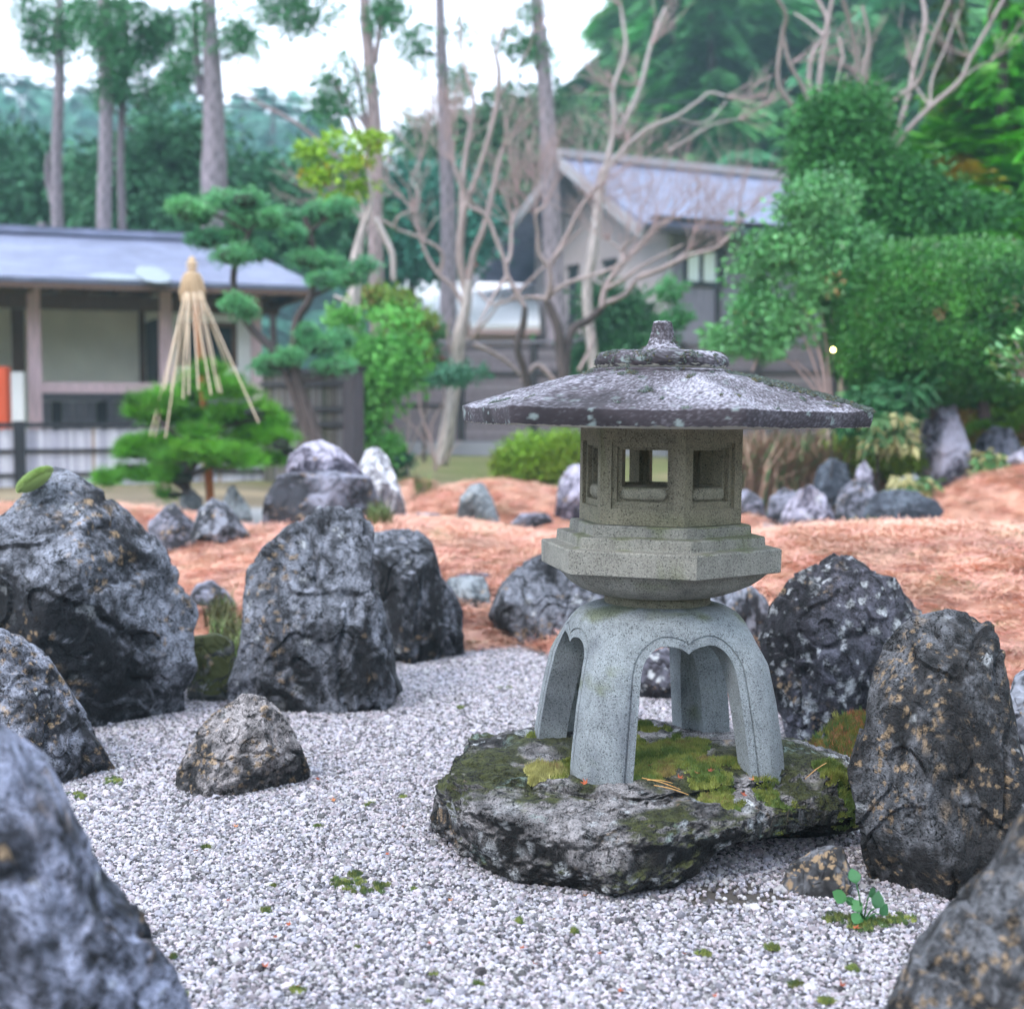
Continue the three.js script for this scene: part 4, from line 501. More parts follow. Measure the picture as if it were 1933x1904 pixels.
  // yellowish moss and fern-moss with dead needles between base stone and the right rock
  const gap = []; for (let i = 0; i < 1700; i++) { const px = 1520 + 120 * r(), py = 1350 + 120 * r(); if (px + py * 0.9 < 2790 + 60 * r() || px > 1645 - (py - 1350) * 0.25) continue; const g = at(px, py, 3.28 + 0.25 * (1470 - py) / 120); const v = 0.6 + 0.7 * r(), t = r(); gap.push({ p: g, e: [(r() - 0.5), r() * 6.3, (r() - 0.5)], s: V(0.009, 0.014 + 0.012 * r(), 0.009), c: t < 0.5 ? C(0.2 * v, 0.19 * v, 0.03 * v) : t < 0.75 ? C(0.08 * v, 0.15 * v, 0.03 * v) : C(0.36 * v, 0.13 * v, 0.05 * v) }); }
  tag(inst(scene, 'moss', TUFT, M.needle, gap), 'yellow moss with dead needles between the base stone and the tall lichen rock', 'moss');
}
// ---------------------------------------------------------------- buildings and fences
function frame(g) { // from pixels to a turned thing's own x (along), y (up) on the plane z = zo
  const a = g.rotation.y, u = V(Math.cos(a), 0, -Math.sin(a)), w = V(Math.sin(a), 0, Math.cos(a)), O = g.position;
  return (px, py, zo = 0) => { const d = ray(px, py), k = (O.dot(w) + zo) / (d.dot(w)); const p = V(d.x * k - O.x, EYE + d.y * k - O.y, d.z * k - O.z); return [p.dot(u), p.y]; };
}
const lp = (parent, name, geo, mat) => part(parent, name, geo, mat, false);
function quadPrism(a, b, c, d, t) { // a slab with corners a b c d (counter-clockwise from outside), thickness t inwards
  const n = V().copy(b).sub(a).cross(V().copy(d).sub(a)).normalize().multiplyScalar(-t), top4 = [a, b, c, d], bot = top4.map((p) => p.clone().add(n)), P = [], f = (...q) => q.forEach((v) => P.push(v.x, v.y, v.z));
  f(a, b, c, a, c, d); f(bot[0], bot[2], bot[1], bot[0], bot[3], bot[2]); for (let i = 0; i < 4; i++) { const j = (i + 1) % 4; f(top4[i], bot[i], bot[j], top4[i], bot[j], top4[j]); }
  const g = new THREE.BufferGeometry(); g.setAttribute('position', new THREE.Float32BufferAttribute(P, 3)); g.computeVertexNormals(); return faceUV(g);
}
{ // open roofed gate house on the left
  const g = thing('garden_pavilion', V(-5.9, 0.2, -16.6), 'open timber pavilion with a blue-grey hipped roof and pink posts at the left', 'pavilion', null, 21.9 * Math.PI / 180), L = frame(g);
  const [, eaveL] = L(0, 520), s1 = L(603, 533)[0], eh = eaveL, rh = L(150, 446, -2.9)[1], sr = L(440, 454, -2.9)[0];
  const roof = lp(g, 'roof', quadPrism(V(-2, eh, 0), V(s1, eh, 0), V(sr, rh, -2.9), V(-2, rh, -2.9), 0.06), M.roofBlue);
  lp(roof, 'roof_hip', quadPrism(V(s1, eh, 0), V(s1, eh, -5.8), V(sr, rh, -2.9), V(sr, rh, -2.9), 0.06), M.roofBlue);
  lp(roof, 'roof_back', quadPrism(V(s1, eh, -5.8), V(-2, eh, -5.8), V(-2, rh, -2.9), V(sr, rh, -2.9), 0.06), M.roofBlue);
  lp(roof, 'ridge_cap', bx(-2, sr, rh + 0.004, rh + 0.1, -3.02, -2.78), M.roofBlue);
  lp(roof, 'eave_board', bx(-2, s1, eh - 0.12, eh - 0.065, -0.05, -0.01), M.postDark);
  lp(roof, 'eave_board', bx(s1 - 0.05, s1 - 0.01, eh - 0.12, eh - 0.065, -5.7, -0.055), M.postDark);
  { const P = new THREE.PlaneGeometry(1, 1, 40, 12); const q = P.attributes.position, [xa] = L(195, 520), [xb] = L(325, 520), nrm = V(0, 2.9, rh - eh).normalize(); // pale lichen along the roof's lower edge
    const bits = []; for (const [a, b, hgt] of [[xa - 0.02, xa + 0.34, 0.10], [L(255, 520)[0] - 0.5, L(255, 520)[0] + 0.15, 0.13], [L(262, 520)[0], xb, 0.33]]) { const s = new THREE.SphereGeometry(1, 24, 10, 0, Math.PI * 2, 0, Math.PI / 2); const pp = s.attributes.position; for (let i = 0; i < pp.count; i++) { const X = pp.getX(i), Yv = pp.getY(i), Z = pp.getZ(i), k = 1 + 0.25 * noise(X * 2 + a, 1, Z * 2); pp.setXYZ(i, X * k * (b - a) / 2, Yv * 0.008, Z * k * hgt * 1.6); } s.rotateX(Math.atan2(rh - eh, 2.9)); s.translate((a + b) / 2, eh + 0.02 + hgt * 0.25, -0.12 - hgt * 0.5); s.computeVertexNormals(); bits.push(s.toNonIndexed()); }
    lp(roof, 'lichen', mergeGeometries(bits), std(0.3, 0.34, 0.37)); }
  const post = (x0, x1, z, m, y0 = -0.2) => { const a = L(x0, 650, z)[0], b = L(x1, 650, z)[0]; lp(g, 'post', bx(a, b, y0, eh - 0.02, z - (b - a), z), m); return [a, b]; };
  const [bA, bB] = post(52, 77, -0.9, M.postPink), [cA, cB] = post(302, 325, -0.9, M.postPink), [dA, dB] = post(476, 494, -0.9, M.postPink); post(22, 46, -2.2, M.postDark);
  lp(g, 'beam', bx(-1.9, s1 - 0.3, eh - 0.3, eh - 0.125, -1.04, -0.92), M.postDark);
  for (let x = -1.8; x < s1 - 0.15; x += 0.36) lp(g, 'rafter', bx(x, x + 0.06, eh - 0.119, eh - 0.066, -1.9, -0.06), M.postDark);
  lp(g, 'ceiling', bx(-1.9, s1 - 0.25, eh - 0.02, eh + 0.02, -5.6, -1.1), M.postDark);
  lp(g, 'soffit', quadPrism(V(dB, eh - 0.3, -1), V(s1 - 0.06, eh - 0.07, -0.06), V(s1 - 0.06, eh - 0.07, -5.6), V(dB, eh - 0.3, -5.6), 0.03), M.postDark);
  const zb = -2.5, wl = L(72, 650, zb)[0], wr = L(262, 650, zb)[0], yb = L(200, 732, zb)[1];
  lp(g, 'back_wall', bx(wl, wr + 0.1, yb, eh - 0.02, zb - 0.08, zb), M.plaster);
  lp(g, 'wall_post', bx(wr, wr + 0.1, 0, eh - 0.021, zb + 0.001, zb + 0.08), M.postDark);
  lp(g, 'side_wall', bx(cA + 0.02, cA + 0.1, 0.3, eh - 0.022, zb + 0.085, -1.0), M.plaster);
  lp(g, 'side_door', bx(cA - 0.03, cA + 0.015, 0.2, L(290, 605, -1.5)[1], -2.0, -1.12), M.boardDark);
  const wy = (py) => L(400, py, -1)[1], wx = (px) => L(px, 650, -1)[0];
  const [ox0, ox1] = [wx(332), wx(447)], [oy0, oy1] = [wy(692), wy(608)];
  lp(g, 'front_wall', bx(cB + 0.001, dA - 0.001, oy1, eh - 0.31, -1.08, -0.98), M.white); lp(g, 'front_wall', bx(cB + 0.001, dA - 0.001, wy(722), oy0, -1.08, -0.98), M.white);
  lp(g, 'front_wall', bx(ox1, dA - 0.001, oy0 + 0.0005, oy1 - 0.0005, -1.08, -0.98), M.white); lp(g, 'front_wall', bx(cB + 0.001, ox0, oy0 + 0.0005, oy1 - 0.0005, -1.08, -0.98), M.white);
  const w = lp(g, 'window', bx(ox0 + 0.001, ox1 - 0.001, oy0 + 0.001, oy1 - 0.001, -1.07, -1.05), M.glassDark);
  for (const q of [[ox0 + 0.001, ox1 - 0.001, oy1 - 0.06, oy1 - 0.001], [ox0 + 0.001, ox1 - 0.001, oy0 + 0.001, oy0 + 0.06], [ox0 + 0.001, ox0 + 0.06, oy0 + 0.061, oy1 - 0.061], [ox1 - 0.06, ox1 - 0.001, oy0 + 0.061, oy1 - 0.061], [(ox0 + ox1) / 2 - 0.03, (ox0 + ox1) / 2 + 0.03, oy0 + 0.061, oy1 - 0.061]]) lp(w, 'window_frame', bx(q[0], q[1], q[2], q[3], -1.049, -0.995), M.postDark);
  lp(g, 'bench_rail', bx(bB + 0.001, cA - 0.001, L(200, 742, -1)[1], L(200, 722, -1)[1], -1.0, -0.92), M.postPink);
  lp(g, 'sill_beam', bx(cB, dA, L(400, 733, -1)[1], L(400, 722, -1)[1] - 0.002, -1.06, -0.97), M.postPink);
  lp(g, 'skirt_board', bx(wl, wr, L(200, 756, zb)[1], yb - 0.002, zb - 0.03, zb + 0.05), M.board);
  const n = 9, sk = L(200, 757, zb)[1]; for (let i = 0; i < n; i++) { const a = lerp(wl, wr, i / n), b = lerp(wl, wr, (i + 1) / n) - 0.008; lp(g, 'board', bx(a, b, -0.15, sk - 0.002, zb - 0.02 + 0.004 * (i % 2), zb + 0.02 + 0.004 * (i % 3)), i % 4 === 1 ? M.boardDark : M.board); }
  const wr2 = L(470, 650, -1)[0]; lp(g, 'wainscot', bx(cB + 0.001, dA - 0.001, -0.15, L(400, 734, -1)[1], -1.05, -0.99), M.board);
  lp(g, 'right_wall', bx(dB - 0.09, dB - 0.01, 0, eh - 0.31, -5, -1.1), M.white); lp(g, 'rear_wall', bx(-2, dB, 0, eh - 0.03, -5.2, -5.05), M.plaster);
  lp(g, 'floor', bx(-2, dB, -0.2, 0.05, -5, -0.9), M.board);
}
{ // pieces at the far left, behind the pavilion's post
  const p = at(8, 752, 16.2); const o = top('red_post', bx(p.x - 0.1, p.x + 0.04, 0.1, at(8, 692, 16.2).y, -16.3, -16.14), M.red, V(p.x, 0.1, -16.2), 'red painted post at the extreme left edge beside the pavilion', 'post');
  const q = at(28, 752, 17.2); top('wall_panel', bx(q.x - 0.1, q.x + 0.1, 0.1, at(28, 702, 17.2).y, -17.3, -17.2), M.white, V(q.x, 0.1, -17.25), 'white panel between the red post and the pavilion post', 'panel');
  const s = at(0, 655, 24), h = thing('shed', V(s.x - 0.5, 0.3, -24), 'dark low shed roof seen past the left pavilion posts', 'shed'); part(h, 'wall', bx(s.x - 2, s.x + 0.6, 0.3, at(0, 690, 24).y, -25.5, -24), M.dark); part(h, 'roof', bx(s.x - 2.2, s.x + 0.75, at(0, 669, 24).y, at(0, 645, 24).y, -25.7, -23.8), M.board);
}
{ // low reed fence with dark posts and rails
  const A = at(-60, 870, 13.2), B = at(520, 870, 14.35), ang = Math.atan2(-(B.z - A.z), B.x - A.x), g = thing('reed_fence', V(A.x, 0.2, A.z), 'low fence of weathered grey reeds with black posts in front of the pavilion', 'fence', null, ang), L = frame(g), len = Math.hypot(B.x - A.x, B.z - A.z), y1 = L(200, 812)[1], y0 = L(200, 925)[1];
  const r = R(51), mats = [0, 1, 2, 3, 4].map((i) => std(0.6 + 0.08 * i, 0.57 + 0.08 * i, 0.68 + 0.07 * i, { map: rep(T.wood, 3, 1) })); mats.push(std(0.6, 0.46, 0.4, { map: rep(T.wood, 3, 1) }));
  const n = Math.round(len / 0.034); for (let i = 0; i < n; i++) { const x = (i + 0.5) * len / n, w = 0.0158 + 0.001 * r(); lp(g, 'slat', bx(x - w, x + w, y0 + 0.02 * r(), y1 + 0.03 * r(), -0.012 + 0.006 * r(), 0.012 + 0.006 * r()), mats[Math.floor(r() * 5.5)]); }
  for (const px of [28, 45]) { } for (const px of [36, 345, 512]) { const x = L(px, 870)[0]; lp(g, 'post', bx(x - 0.05, x + 0.05, -0.1, y1 + 0.09, -0.03, 0.075), M.dark); }
  lp(g, 'top_rail', bx(-0.1, len, y1 + 0.032, y1 + 0.075, -0.029, 0.05), M.dark);
  for (const py of [853, 897]) { const y = L(200, py)[1]; for (let k = 0; k < 2; k++) lp(g, 'rail', bx(0, len, y + 0.022 * k, y + 0.022 * k + 0.014, 0.021, 0.04), M.boardDark); }
  lp(g, 'bottom_rail', bx(0, len, y0 - 0.09, y0 - 0.04, -0.02, 0.04), M.dark);
}
{ // taller bamboo fence behind the cloud pine
  const A = at(497, 780, 13.9), B = at(668, 790, 13.2), ang = Math.atan2(-(B.z - A.z), B.x - A.x), g = thing('bamboo_fence', V(A.x, 0.25, A.z), 'taller greenish bamboo fence with a square end post beside the cloud pine', 'fence', null, ang), L = frame(g), len = Math.hypot(B.x - A.x, B.z - A.z), y1 = L(600, 706)[1];
  const r = R(52), mats = [[0.17, 0.15, 0.13], [0.22, 0.2, 0.16], [0.13, 0.13, 0.1], [0.27, 0.25, 0.25]].map((c) => std(...c, { map: rep(T.wood, 3, 1) })); const n = Math.round(len / 0.04);
  for (let i = 0; i < n; i++) { const x = (i + 0.5) * len / n, c = new THREE.CylinderGeometry(0.018, 0.019, y1 - 0.03, 8); c.translate(x, (y1 + 0.03) / 2, 0.004 * r()); lp(g, 'bamboo_pole', c, mats[Math.floor(r() * 4)]); }
  for (const py of [724, 772, 800]) { const y = L(600, py)[1]; lp(g, 'rail', bx(0, len, y - 0.02, y + 0.02, 0.024, 0.05), M.boardDark); }
  lp(g, 'top_rail', bx(0, len, y1 + 0.003, y1 + 0.05, -0.04, 0.05), M.boardDark); lp(g, 'post', bx(len - 0.06, len + 0.07, -0.1, L(660, 700)[1], -0.06, 0.08), std(0.13, 0.11, 0.12, { map: rep(T.wood, 2, 1) })); lp(g, 'post_cap', bx(len - 0.08, len + 0.09, L(660, 700)[1] + 0.001, L(660, 700)[1] + 0.04, -0.08, 0.1), M.dark);
}
{ // long board fence on a concrete footing at the back
  const A = at(735, 840, 21.5), B = at(1575, 840, 20.6), ang = Math.atan2(-(B.z - A.z), B.x - A.x), g = thing('board_fence', V(A.x, 0.25, A.z), 'long dark fence of horizontal boards on a grey concrete footing at the back', 'fence', null, ang), L = frame(g), len = Math.hypot(B.x - A.x, B.z - A.z), y1 = L(1000, 652)[1], yc = L(1000, 833)[1];
  const r = R(53), mats = [[0.3, 0.25, 0.28], [0.35, 0.3, 0.33], [0.26, 0.22, 0.25]].map((c) => std(...c, { map: rep(T.wood, 1, 3) })); const bays = 6, rows = 17, bh = (y1 - yc) / rows;
  for (let b = 0; b < bays; b++) for (let k = 0; k < rows; k++) { const y = yc + 0.01 + k * bh; lp(g, 'board', bx(len * b / bays + 0.05, len * (b + 1) / bays - 0.05, y + 0.008, y + bh - 0.006, -0.012 - 0.004 * r(), 0.008 + 0.006 * r()), mats[Math.floor(r() * 3)]); }
  for (let b = 0; b <= bays; b++) { const x = len * b / bays; lp(g, 'post', bx(x - 0.049, x + 0.049, yc + 0.001, y1 + 0.03, -0.05, 0.05), M.boardDark); }
  lp(g, 'backing', bx(0, len, yc, y1 - 0.02, -0.045, -0.025), M.dark); lp(g, 'top_rail', bx(0, len, y1 + 0.031, y1 + 0.075, -0.07, 0.07), M.board);
  for (const k of [0.36, 0.7]) lp(g, 'rail', bx(0, len, lerp(yc, y1, k), lerp(yc, y1, k) + 0.05, 0.018, 0.045), M.boardDark); lp(g, 'concrete_footing', bx(-0.2, len + 0.3, -0.4, yc - 0.002, -0.08, 0.08), M.concrete);
}
{ // two-storey house: gable end towards the left, long eave side to the right
  const gd = V(0.491, 0, 0.871), rd = V(0.871, 0, -0.491), apex = at(1057, 297, 30), g = thing('house', V(apex.x, 0.3, apex.z), 'lilac-grey two-storey house with a long blue-grey gabled roof behind the trees', 'house', null, Math.atan2(0.491, 0.871)); // own x along the ridge, z towards the near eave
  const rh = apex.y - 0.3, eh = rh - 1.66, hw = 3.05, len = 12.5, ov = 0.9;
  const roof = lp(g, 'roof', quadPrism(V(0, eh, hw), V(len, eh, hw), V(len, rh, 0), V(0, rh, 0), 0.14), M.roofBlue);
  lp(roof, 'far_slope', quadPrism(V(len, eh - 0.45, -hw - 0.85), V(0, eh - 0.45, -hw - 0.85), V(0, rh, 0), V(len, rh, 0), 0.14), M.roofBlue);
  lp(roof, 'ridge_cap', bx(-0.05, len, rh + 0.003, rh + 0.16, -0.13, 0.13), M.trim);
  lp(roof, 'bargeboard', quadPrism(V(-0.06, eh - 0.12, hw + 0.03), V(-0.005, eh - 0.12, hw + 0.03), V(-0.005, rh + 0.02, 0.0), V(-0.06, rh + 0.02, 0.0), 0.2), M.trim); lp(roof, 'bargeboard', quadPrism(V(-0.005, eh - 0.57, -hw - 0.88), V(-0.06, eh - 0.57, -hw - 0.88), V(-0.06, rh + 0.02, 0), V(-0.005, rh + 0.02, 0), 0.2), M.trim);
  lp(roof, 'gutter', bx(0, len, eh - 0.17, eh - 0.07, hw + 0.02, hw + 0.12), M.boardDark);
  const shp = new THREE.Shape(); const ww = hw - 0.5, wh = rh - 0.16 - ww * 1.66 / 3.05; shp.moveTo(-ww, -0.3); shp.lineTo(ww, -0.3); shp.lineTo(ww, wh); shp.lineTo(0, rh - 0.16); shp.lineTo(-ww, wh); const gw = new THREE.ExtrudeGeometry(shp, { depth: 0.15, bevelEnabled: false }); gw.rotateY(-Math.PI / 2); gw.translate(ov + 0.15, 0, 0); lp(g, 'gable_wall', faceUV(gw), M.houseWall);
  lp(g, 'side_wall', bx(ov + 0.001, len - 0.4, -0.3, wh, ww - 0.15, ww + 0.01), M.houseSide); lp(g, 'side_wall', bx(ov + 0.16, len - 0.4, -0.3, wh, -ww, -ww + 0.15), M.houseSide); lp(g, 'soffit', bx(ov - 0.6, len - 0.2, wh + 0.003, wh + 0.05, ww + 0.02, hw), M.boardDark);
  lp(g, 'corner_board', bx(ov - 0.03, ov + 0.08, -0.3, wh - 0.1, ww + 0.011, ww + 0.06), M.trim);
  const L = frame(g), side = (px, py) => L(px, py, ww + 0.02);
  const win = (x0, x1, y0, y1, z, panes) => { const w = lp(g, 'window', bx(x0, x1, y0, y1, z, z + 0.02), M.glassSky); for (const q of [[x0 - 0.07, x1 + 0.07, y1, y1 + 0.07], [x0 - 0.07, x1 + 0.07, y0 - 0.09, y0], [x0 - 0.07, x0, y0, y1], [x1, x1 + 0.07, y0, y1], ...(panes > 1 ? [[(x0 * 0.6 + x1 * 0.4) - 0.035, (x0 * 0.6 + x1 * 0.4) + 0.035, y0, y1]] : [])]) lp(w, 'window_frame', bx(q[0], q[1], q[2], q[3], z + 0.001, z + 0.06), M.dark); };
  { const [xa, ya] = side(1296, 530), [xb, yb] = side(1362, 478); win(xa, xb, ya, yb, ww + 0.012, 2); const [xc, yc] = side(1172, 535), [xd, yd] = side(1200, 490); }
  lp(g, 'downpipe', bx(ov + 1.15, ov + 1.24, -0.3, wh, ww + 0.012, ww + 0.09), M.boardDark);
  for (const [za, zb] of [[0.35, 0.72], [-1.05, -0.72]]) { const w = lp(g, 'window', bx(ov - 0.035, ov - 0.005, 2.6, 4.0 - 0.3, za, zb), M.glassDark); lp(w, 'window_frame', bx(ov - 0.06, ov - 0.001, 3.701, 3.78, za - 0.06, zb + 0.06), M.dark); lp(w, 'window_frame', bx(ov - 0.06, ov - 0.001, 2.52, 2.599, za - 0.06, zb + 0.06), M.dark); }
  lp(g, 'string_course', bx(ov - 0.07, ov - 0.001, at(1000, 640, 30).y - 0.3, at(1000, 632, 30).y - 0.3, -ww, ww), M.boardDark);
}
{ // white low building between the trunks
  const a = at(742, 640, 33), b = at(1016, 640, 33), y0 = at(800, 612, 31).y, y1 = at(800, 530, 34.5).y, g = thing('white_building', V(a.x, 0.3, -33), 'low building with a bright white sloping roof seen between the trunks', 'building');
  part(g, 'roof', quadPrism(V(a.x, y0, -31), V(b.x, y0, -31), V(b.x, y1, -34.5), V(a.x, y1, -34.5), 0.1), std(0.95, 0.94, 0.95)); part(g, 'ridge_cap', bx(a.x, b.x, y1 - 0.02, y1 + 0.1, -34.75, -34.501), M.trim); part(g, 'wall', bx(a.x + 0.2, b.x - 0.2, 0.3, y0 - 0.12, -37, -31.6), std(0.5, 0.36, 0.34)); part(g, 'eave_board', bx(a.x, b.x, y0 - 0.2, y0 - 0.105, -31.06, -31.0), std(0.5, 0.34, 0.32)); part(g, 'upper_storey', bx(b.x - 1.9, b.x, y1 - 0.3, y1 + 0.75, -38, -34.8), std(0.5, 0.17, 0.16));
}
{ // wires
  const wire = (pts, D, label) => { const P = pts.map(([x, y]) => at(x, y, D)); top('power_line', tube(P, P.map(() => 0.028), 6, 5), M.dark, P[0], label, 'power line'); };
  wire([[-80, 134], [100, 146], [239, 161], [430, 180], [632, 193]], 40, 'upper power line across the left sky behind the tall trunks'); wire([[-80, 152], [120, 168], [287, 185], [460, 201], [640, 214]], 40, 'lower power line across the left sky behind the tall trunks');
  wire([[880, 182], [1000, 184], [1200, 190], [1330, 195]], 40, 'topmost of three power lines right of the leaning trunk'); wire([[880, 208], [1000, 211], [1200, 215], [1330, 219]], 40, 'middle of three power lines right of the leaning trunk'); wire([[880, 228], [1000, 231], [1200, 236], [1330, 240]], 40, 'lowest of three power lines right of the leaning trunk');
}
// ---------------------------------------------------------------- vegetation
function leafCluster(n, seed, len, wid, spread, droop = 0.3) { // small folded leaves in a loose ball of radius 1
  const r = R(seed), P = []; for (let i = 0; i < n; i++) { const u = r() * 2 - 1, a = r() * 6.283, s = Math.sqrt(1 - u * u), d = V(s * Math.cos(a), u, s * Math.sin(a)), o = d.clone().multiplyScalar(spread * Math.cbrt(r())), dir = d.clone().add(V(0, -droop, 0)).add(V(r() - 0.5, r() - 0.5, r() - 0.5)).normalize(), side = V(r() - 0.5, (r() - 0.5) * 0.5, r() - 0.5).cross(dir).normalize(), nrm = dir.clone().cross(side), l = len * (0.7 + 0.6 * r()), w = wid * (0.7 + 0.6 * r());
    const b = o, m = o.clone().addScaledVector(dir, l * 0.45), t = o.clone().addScaledVector(dir, l), L = m.clone().addScaledVector(side, w / 2).addScaledVector(nrm, w * 0.18), Rr = m.clone().addScaledVector(side, -w / 2).addScaledVector(nrm, w * 0.18), ml = m.addScaledVector(nrm, -w * 0.05); for (const q of [b, Rr, t, b, t, L]) P.push(q.x, q.y, q.z); }
  const g = new THREE.BufferGeometry(); g.setAttribute('position', new THREE.Float32BufferAttribute(P, 3)); g.computeVertexNormals(); return g;
}
function needleCluster(n, seed, len, wid, up) { const r = R(seed), P = []; for (let i = 0; i < n; i++) { const u = up + (1 - up) * r() * (r() < 0.85 ? 1 : -0.5), a = r() * 6.283, s = Math.sqrt(Math.max(0, 1 - u * u)), d = V(s * Math.cos(a), u, s * Math.sin(a)), side = V(r() - 0.5, r() - 0.5, r() - 0.5).cross(d).normalize().multiplyScalar(wid / 2), l = len * (0.7 + 0.5 * r()), o = d.clone().multiplyScalar(0.05 + 0.1 * r()), t = d.clone().multiplyScalar(l).add(o); for (const q of [o.clone().add(side), o.clone().sub(side), t]) P.push(q.x, q.y, q.z); } const g = new THREE.BufferGeometry(); g.setAttribute('position', new THREE.Float32BufferAttribute(P, 3)); g.computeVertexNormals(); return g; }
function frond(seed, n = 11) { const r = R(seed), P = []; for (let k = 0; k < 3; k++) { const yaw = (k - 1) * 0.8 + (r() - 0.5) * 0.4, dy = (r() - 0.5) * 0.3; for (let i = 0; i < n; i++) { const t = (i + 0.5) / n, l = 0.42 * Math.sin(Math.PI * (0.12 + 0.82 * t)), w = 0.11; for (const sg of [-1, 1]) { const b = V(t, -0.35 * t * t + dy * t, 0), e = V(t + 0.22, -0.35 * t * t + dy * t - 0.1, sg * l), c = V(t + w, -0.35 * t * t + dy * t, sg * 0.02); for (const q of [b, c, e]) { q.applyAxisAngle(UPY, yaw); P.push(q.x, q.y, q.z); } } } } const g = new THREE.BufferGeometry(); g.setAttribute('position', new THREE.Float32BufferAttribute(P, 3)); g.computeVertexNormals(); return g; }
const LEAF = leafCluster(11, 1, 0.62, 0.34, 0.75), LEAF2 = leafCluster(14, 2, 0.5, 0.3, 0.85), BIGLEAF = leafCluster(8, 3, 0.95, 0.34, 0.35, 0.5), FINE = leafCluster(26, 4, 0.34, 0.13, 0.9), NEED = needleCluster(34, 5, 1, 0.07, 0.05), NEEDF = needleCluster(26, 6, 1, 0.13, -0.2), FROND = frond(7), BOUGH = (() => { const r = R(404), gs = []; for (let i = 0; i < 13; i++) { const g = frond(20 + i), t = 0.1 + 0.9 * (i / 13), v = 0.7 + 0.6 * r(), c = new Float32Array(g.attributes.position.count * 3).fill(v * (0.75 + 0.4 * t)); g.scale(0.5, 0.5, 0.5); g.rotateX((r() - 0.5) * 0.8); g.rotateY((r() - 0.5) * 2.2); g.translate(t * 0.75, -0.3 * t * t + (r() - 0.5) * 0.22, (r() - 0.5) * 0.7 * (1 - 0.5 * t)); g.setAttribute('color', new THREE.BufferAttribute(c, 3)); gs.push(g); } return mergeGeometries(gs); })(), PADL = leafCluster(16, 8, 0.42, 0.26, 0.8, -0.3), MAPLE = leafCluster(9, 9, 0.5, 0.5, 0.9, 0.1);
const CLUMPS = {};
function clump(geo, radius) { // many leaf clusters in one ball, each a little lighter or darker
  const k = Math.round(radius / 0.4), key = geo.uuid + k; if (CLUMPS[key]) return CLUMPS[key]; const rad = Math.max(1, k) * 0.4, n = Math.max(3, Math.round(15 * (rad / 2.4) ** 2)), r = R(k + 400), gs = [];
  for (let i = 0; i < n; i++) { const g = geo.clone(), u = r() * 2 - 1, a = r() * 6.283, s = Math.sqrt(1 - u * u), q = rad * Math.cbrt(r()) * 0.95, v = 0.72 + 0.56 * r(), c = new Float32Array(g.attributes.position.count * 3).fill(v); g.rotateX((r() - 0.5) * 0.9); g.rotateZ((r() - 0.5) * 0.9); g.rotateY(r() * 6.283); g.translate(s * Math.cos(a) * q, u * q * 0.8, s * Math.sin(a) * q); for (let j = 0; j < c.length; j += 9) { const w = 0.85 + 0.3 * r(); for (let m = 0; m < 9; m++) c[j + m] *= w; } g.setAttribute('color', new THREE.BufferAttribute(c, 3)); gs.push(g); }
  return CLUMPS[key] = { geo: mergeGeometries(gs), n, rad };
}
const pick = (r, a, b, t) => { const v = 0.72 + 0.56 * r(), k = clamp(t, 0, 1), q = [0, 1, 2].map((i) => lerp(a[i], b[i], k)), m = (q[0] + q[1] + q[2]) / 3; return C(...q.map((x) => Math.max(0.006, m + (x - m) * 1.35) * v)); };
const blob = (px, py, D, rx, ry, n, dz = 0.9) => ({ c: at(px, py, D), r: V(rx * mpp(D), ry * mpp(D), Math.max(rx, ry) * mpp(D) * dz), n });
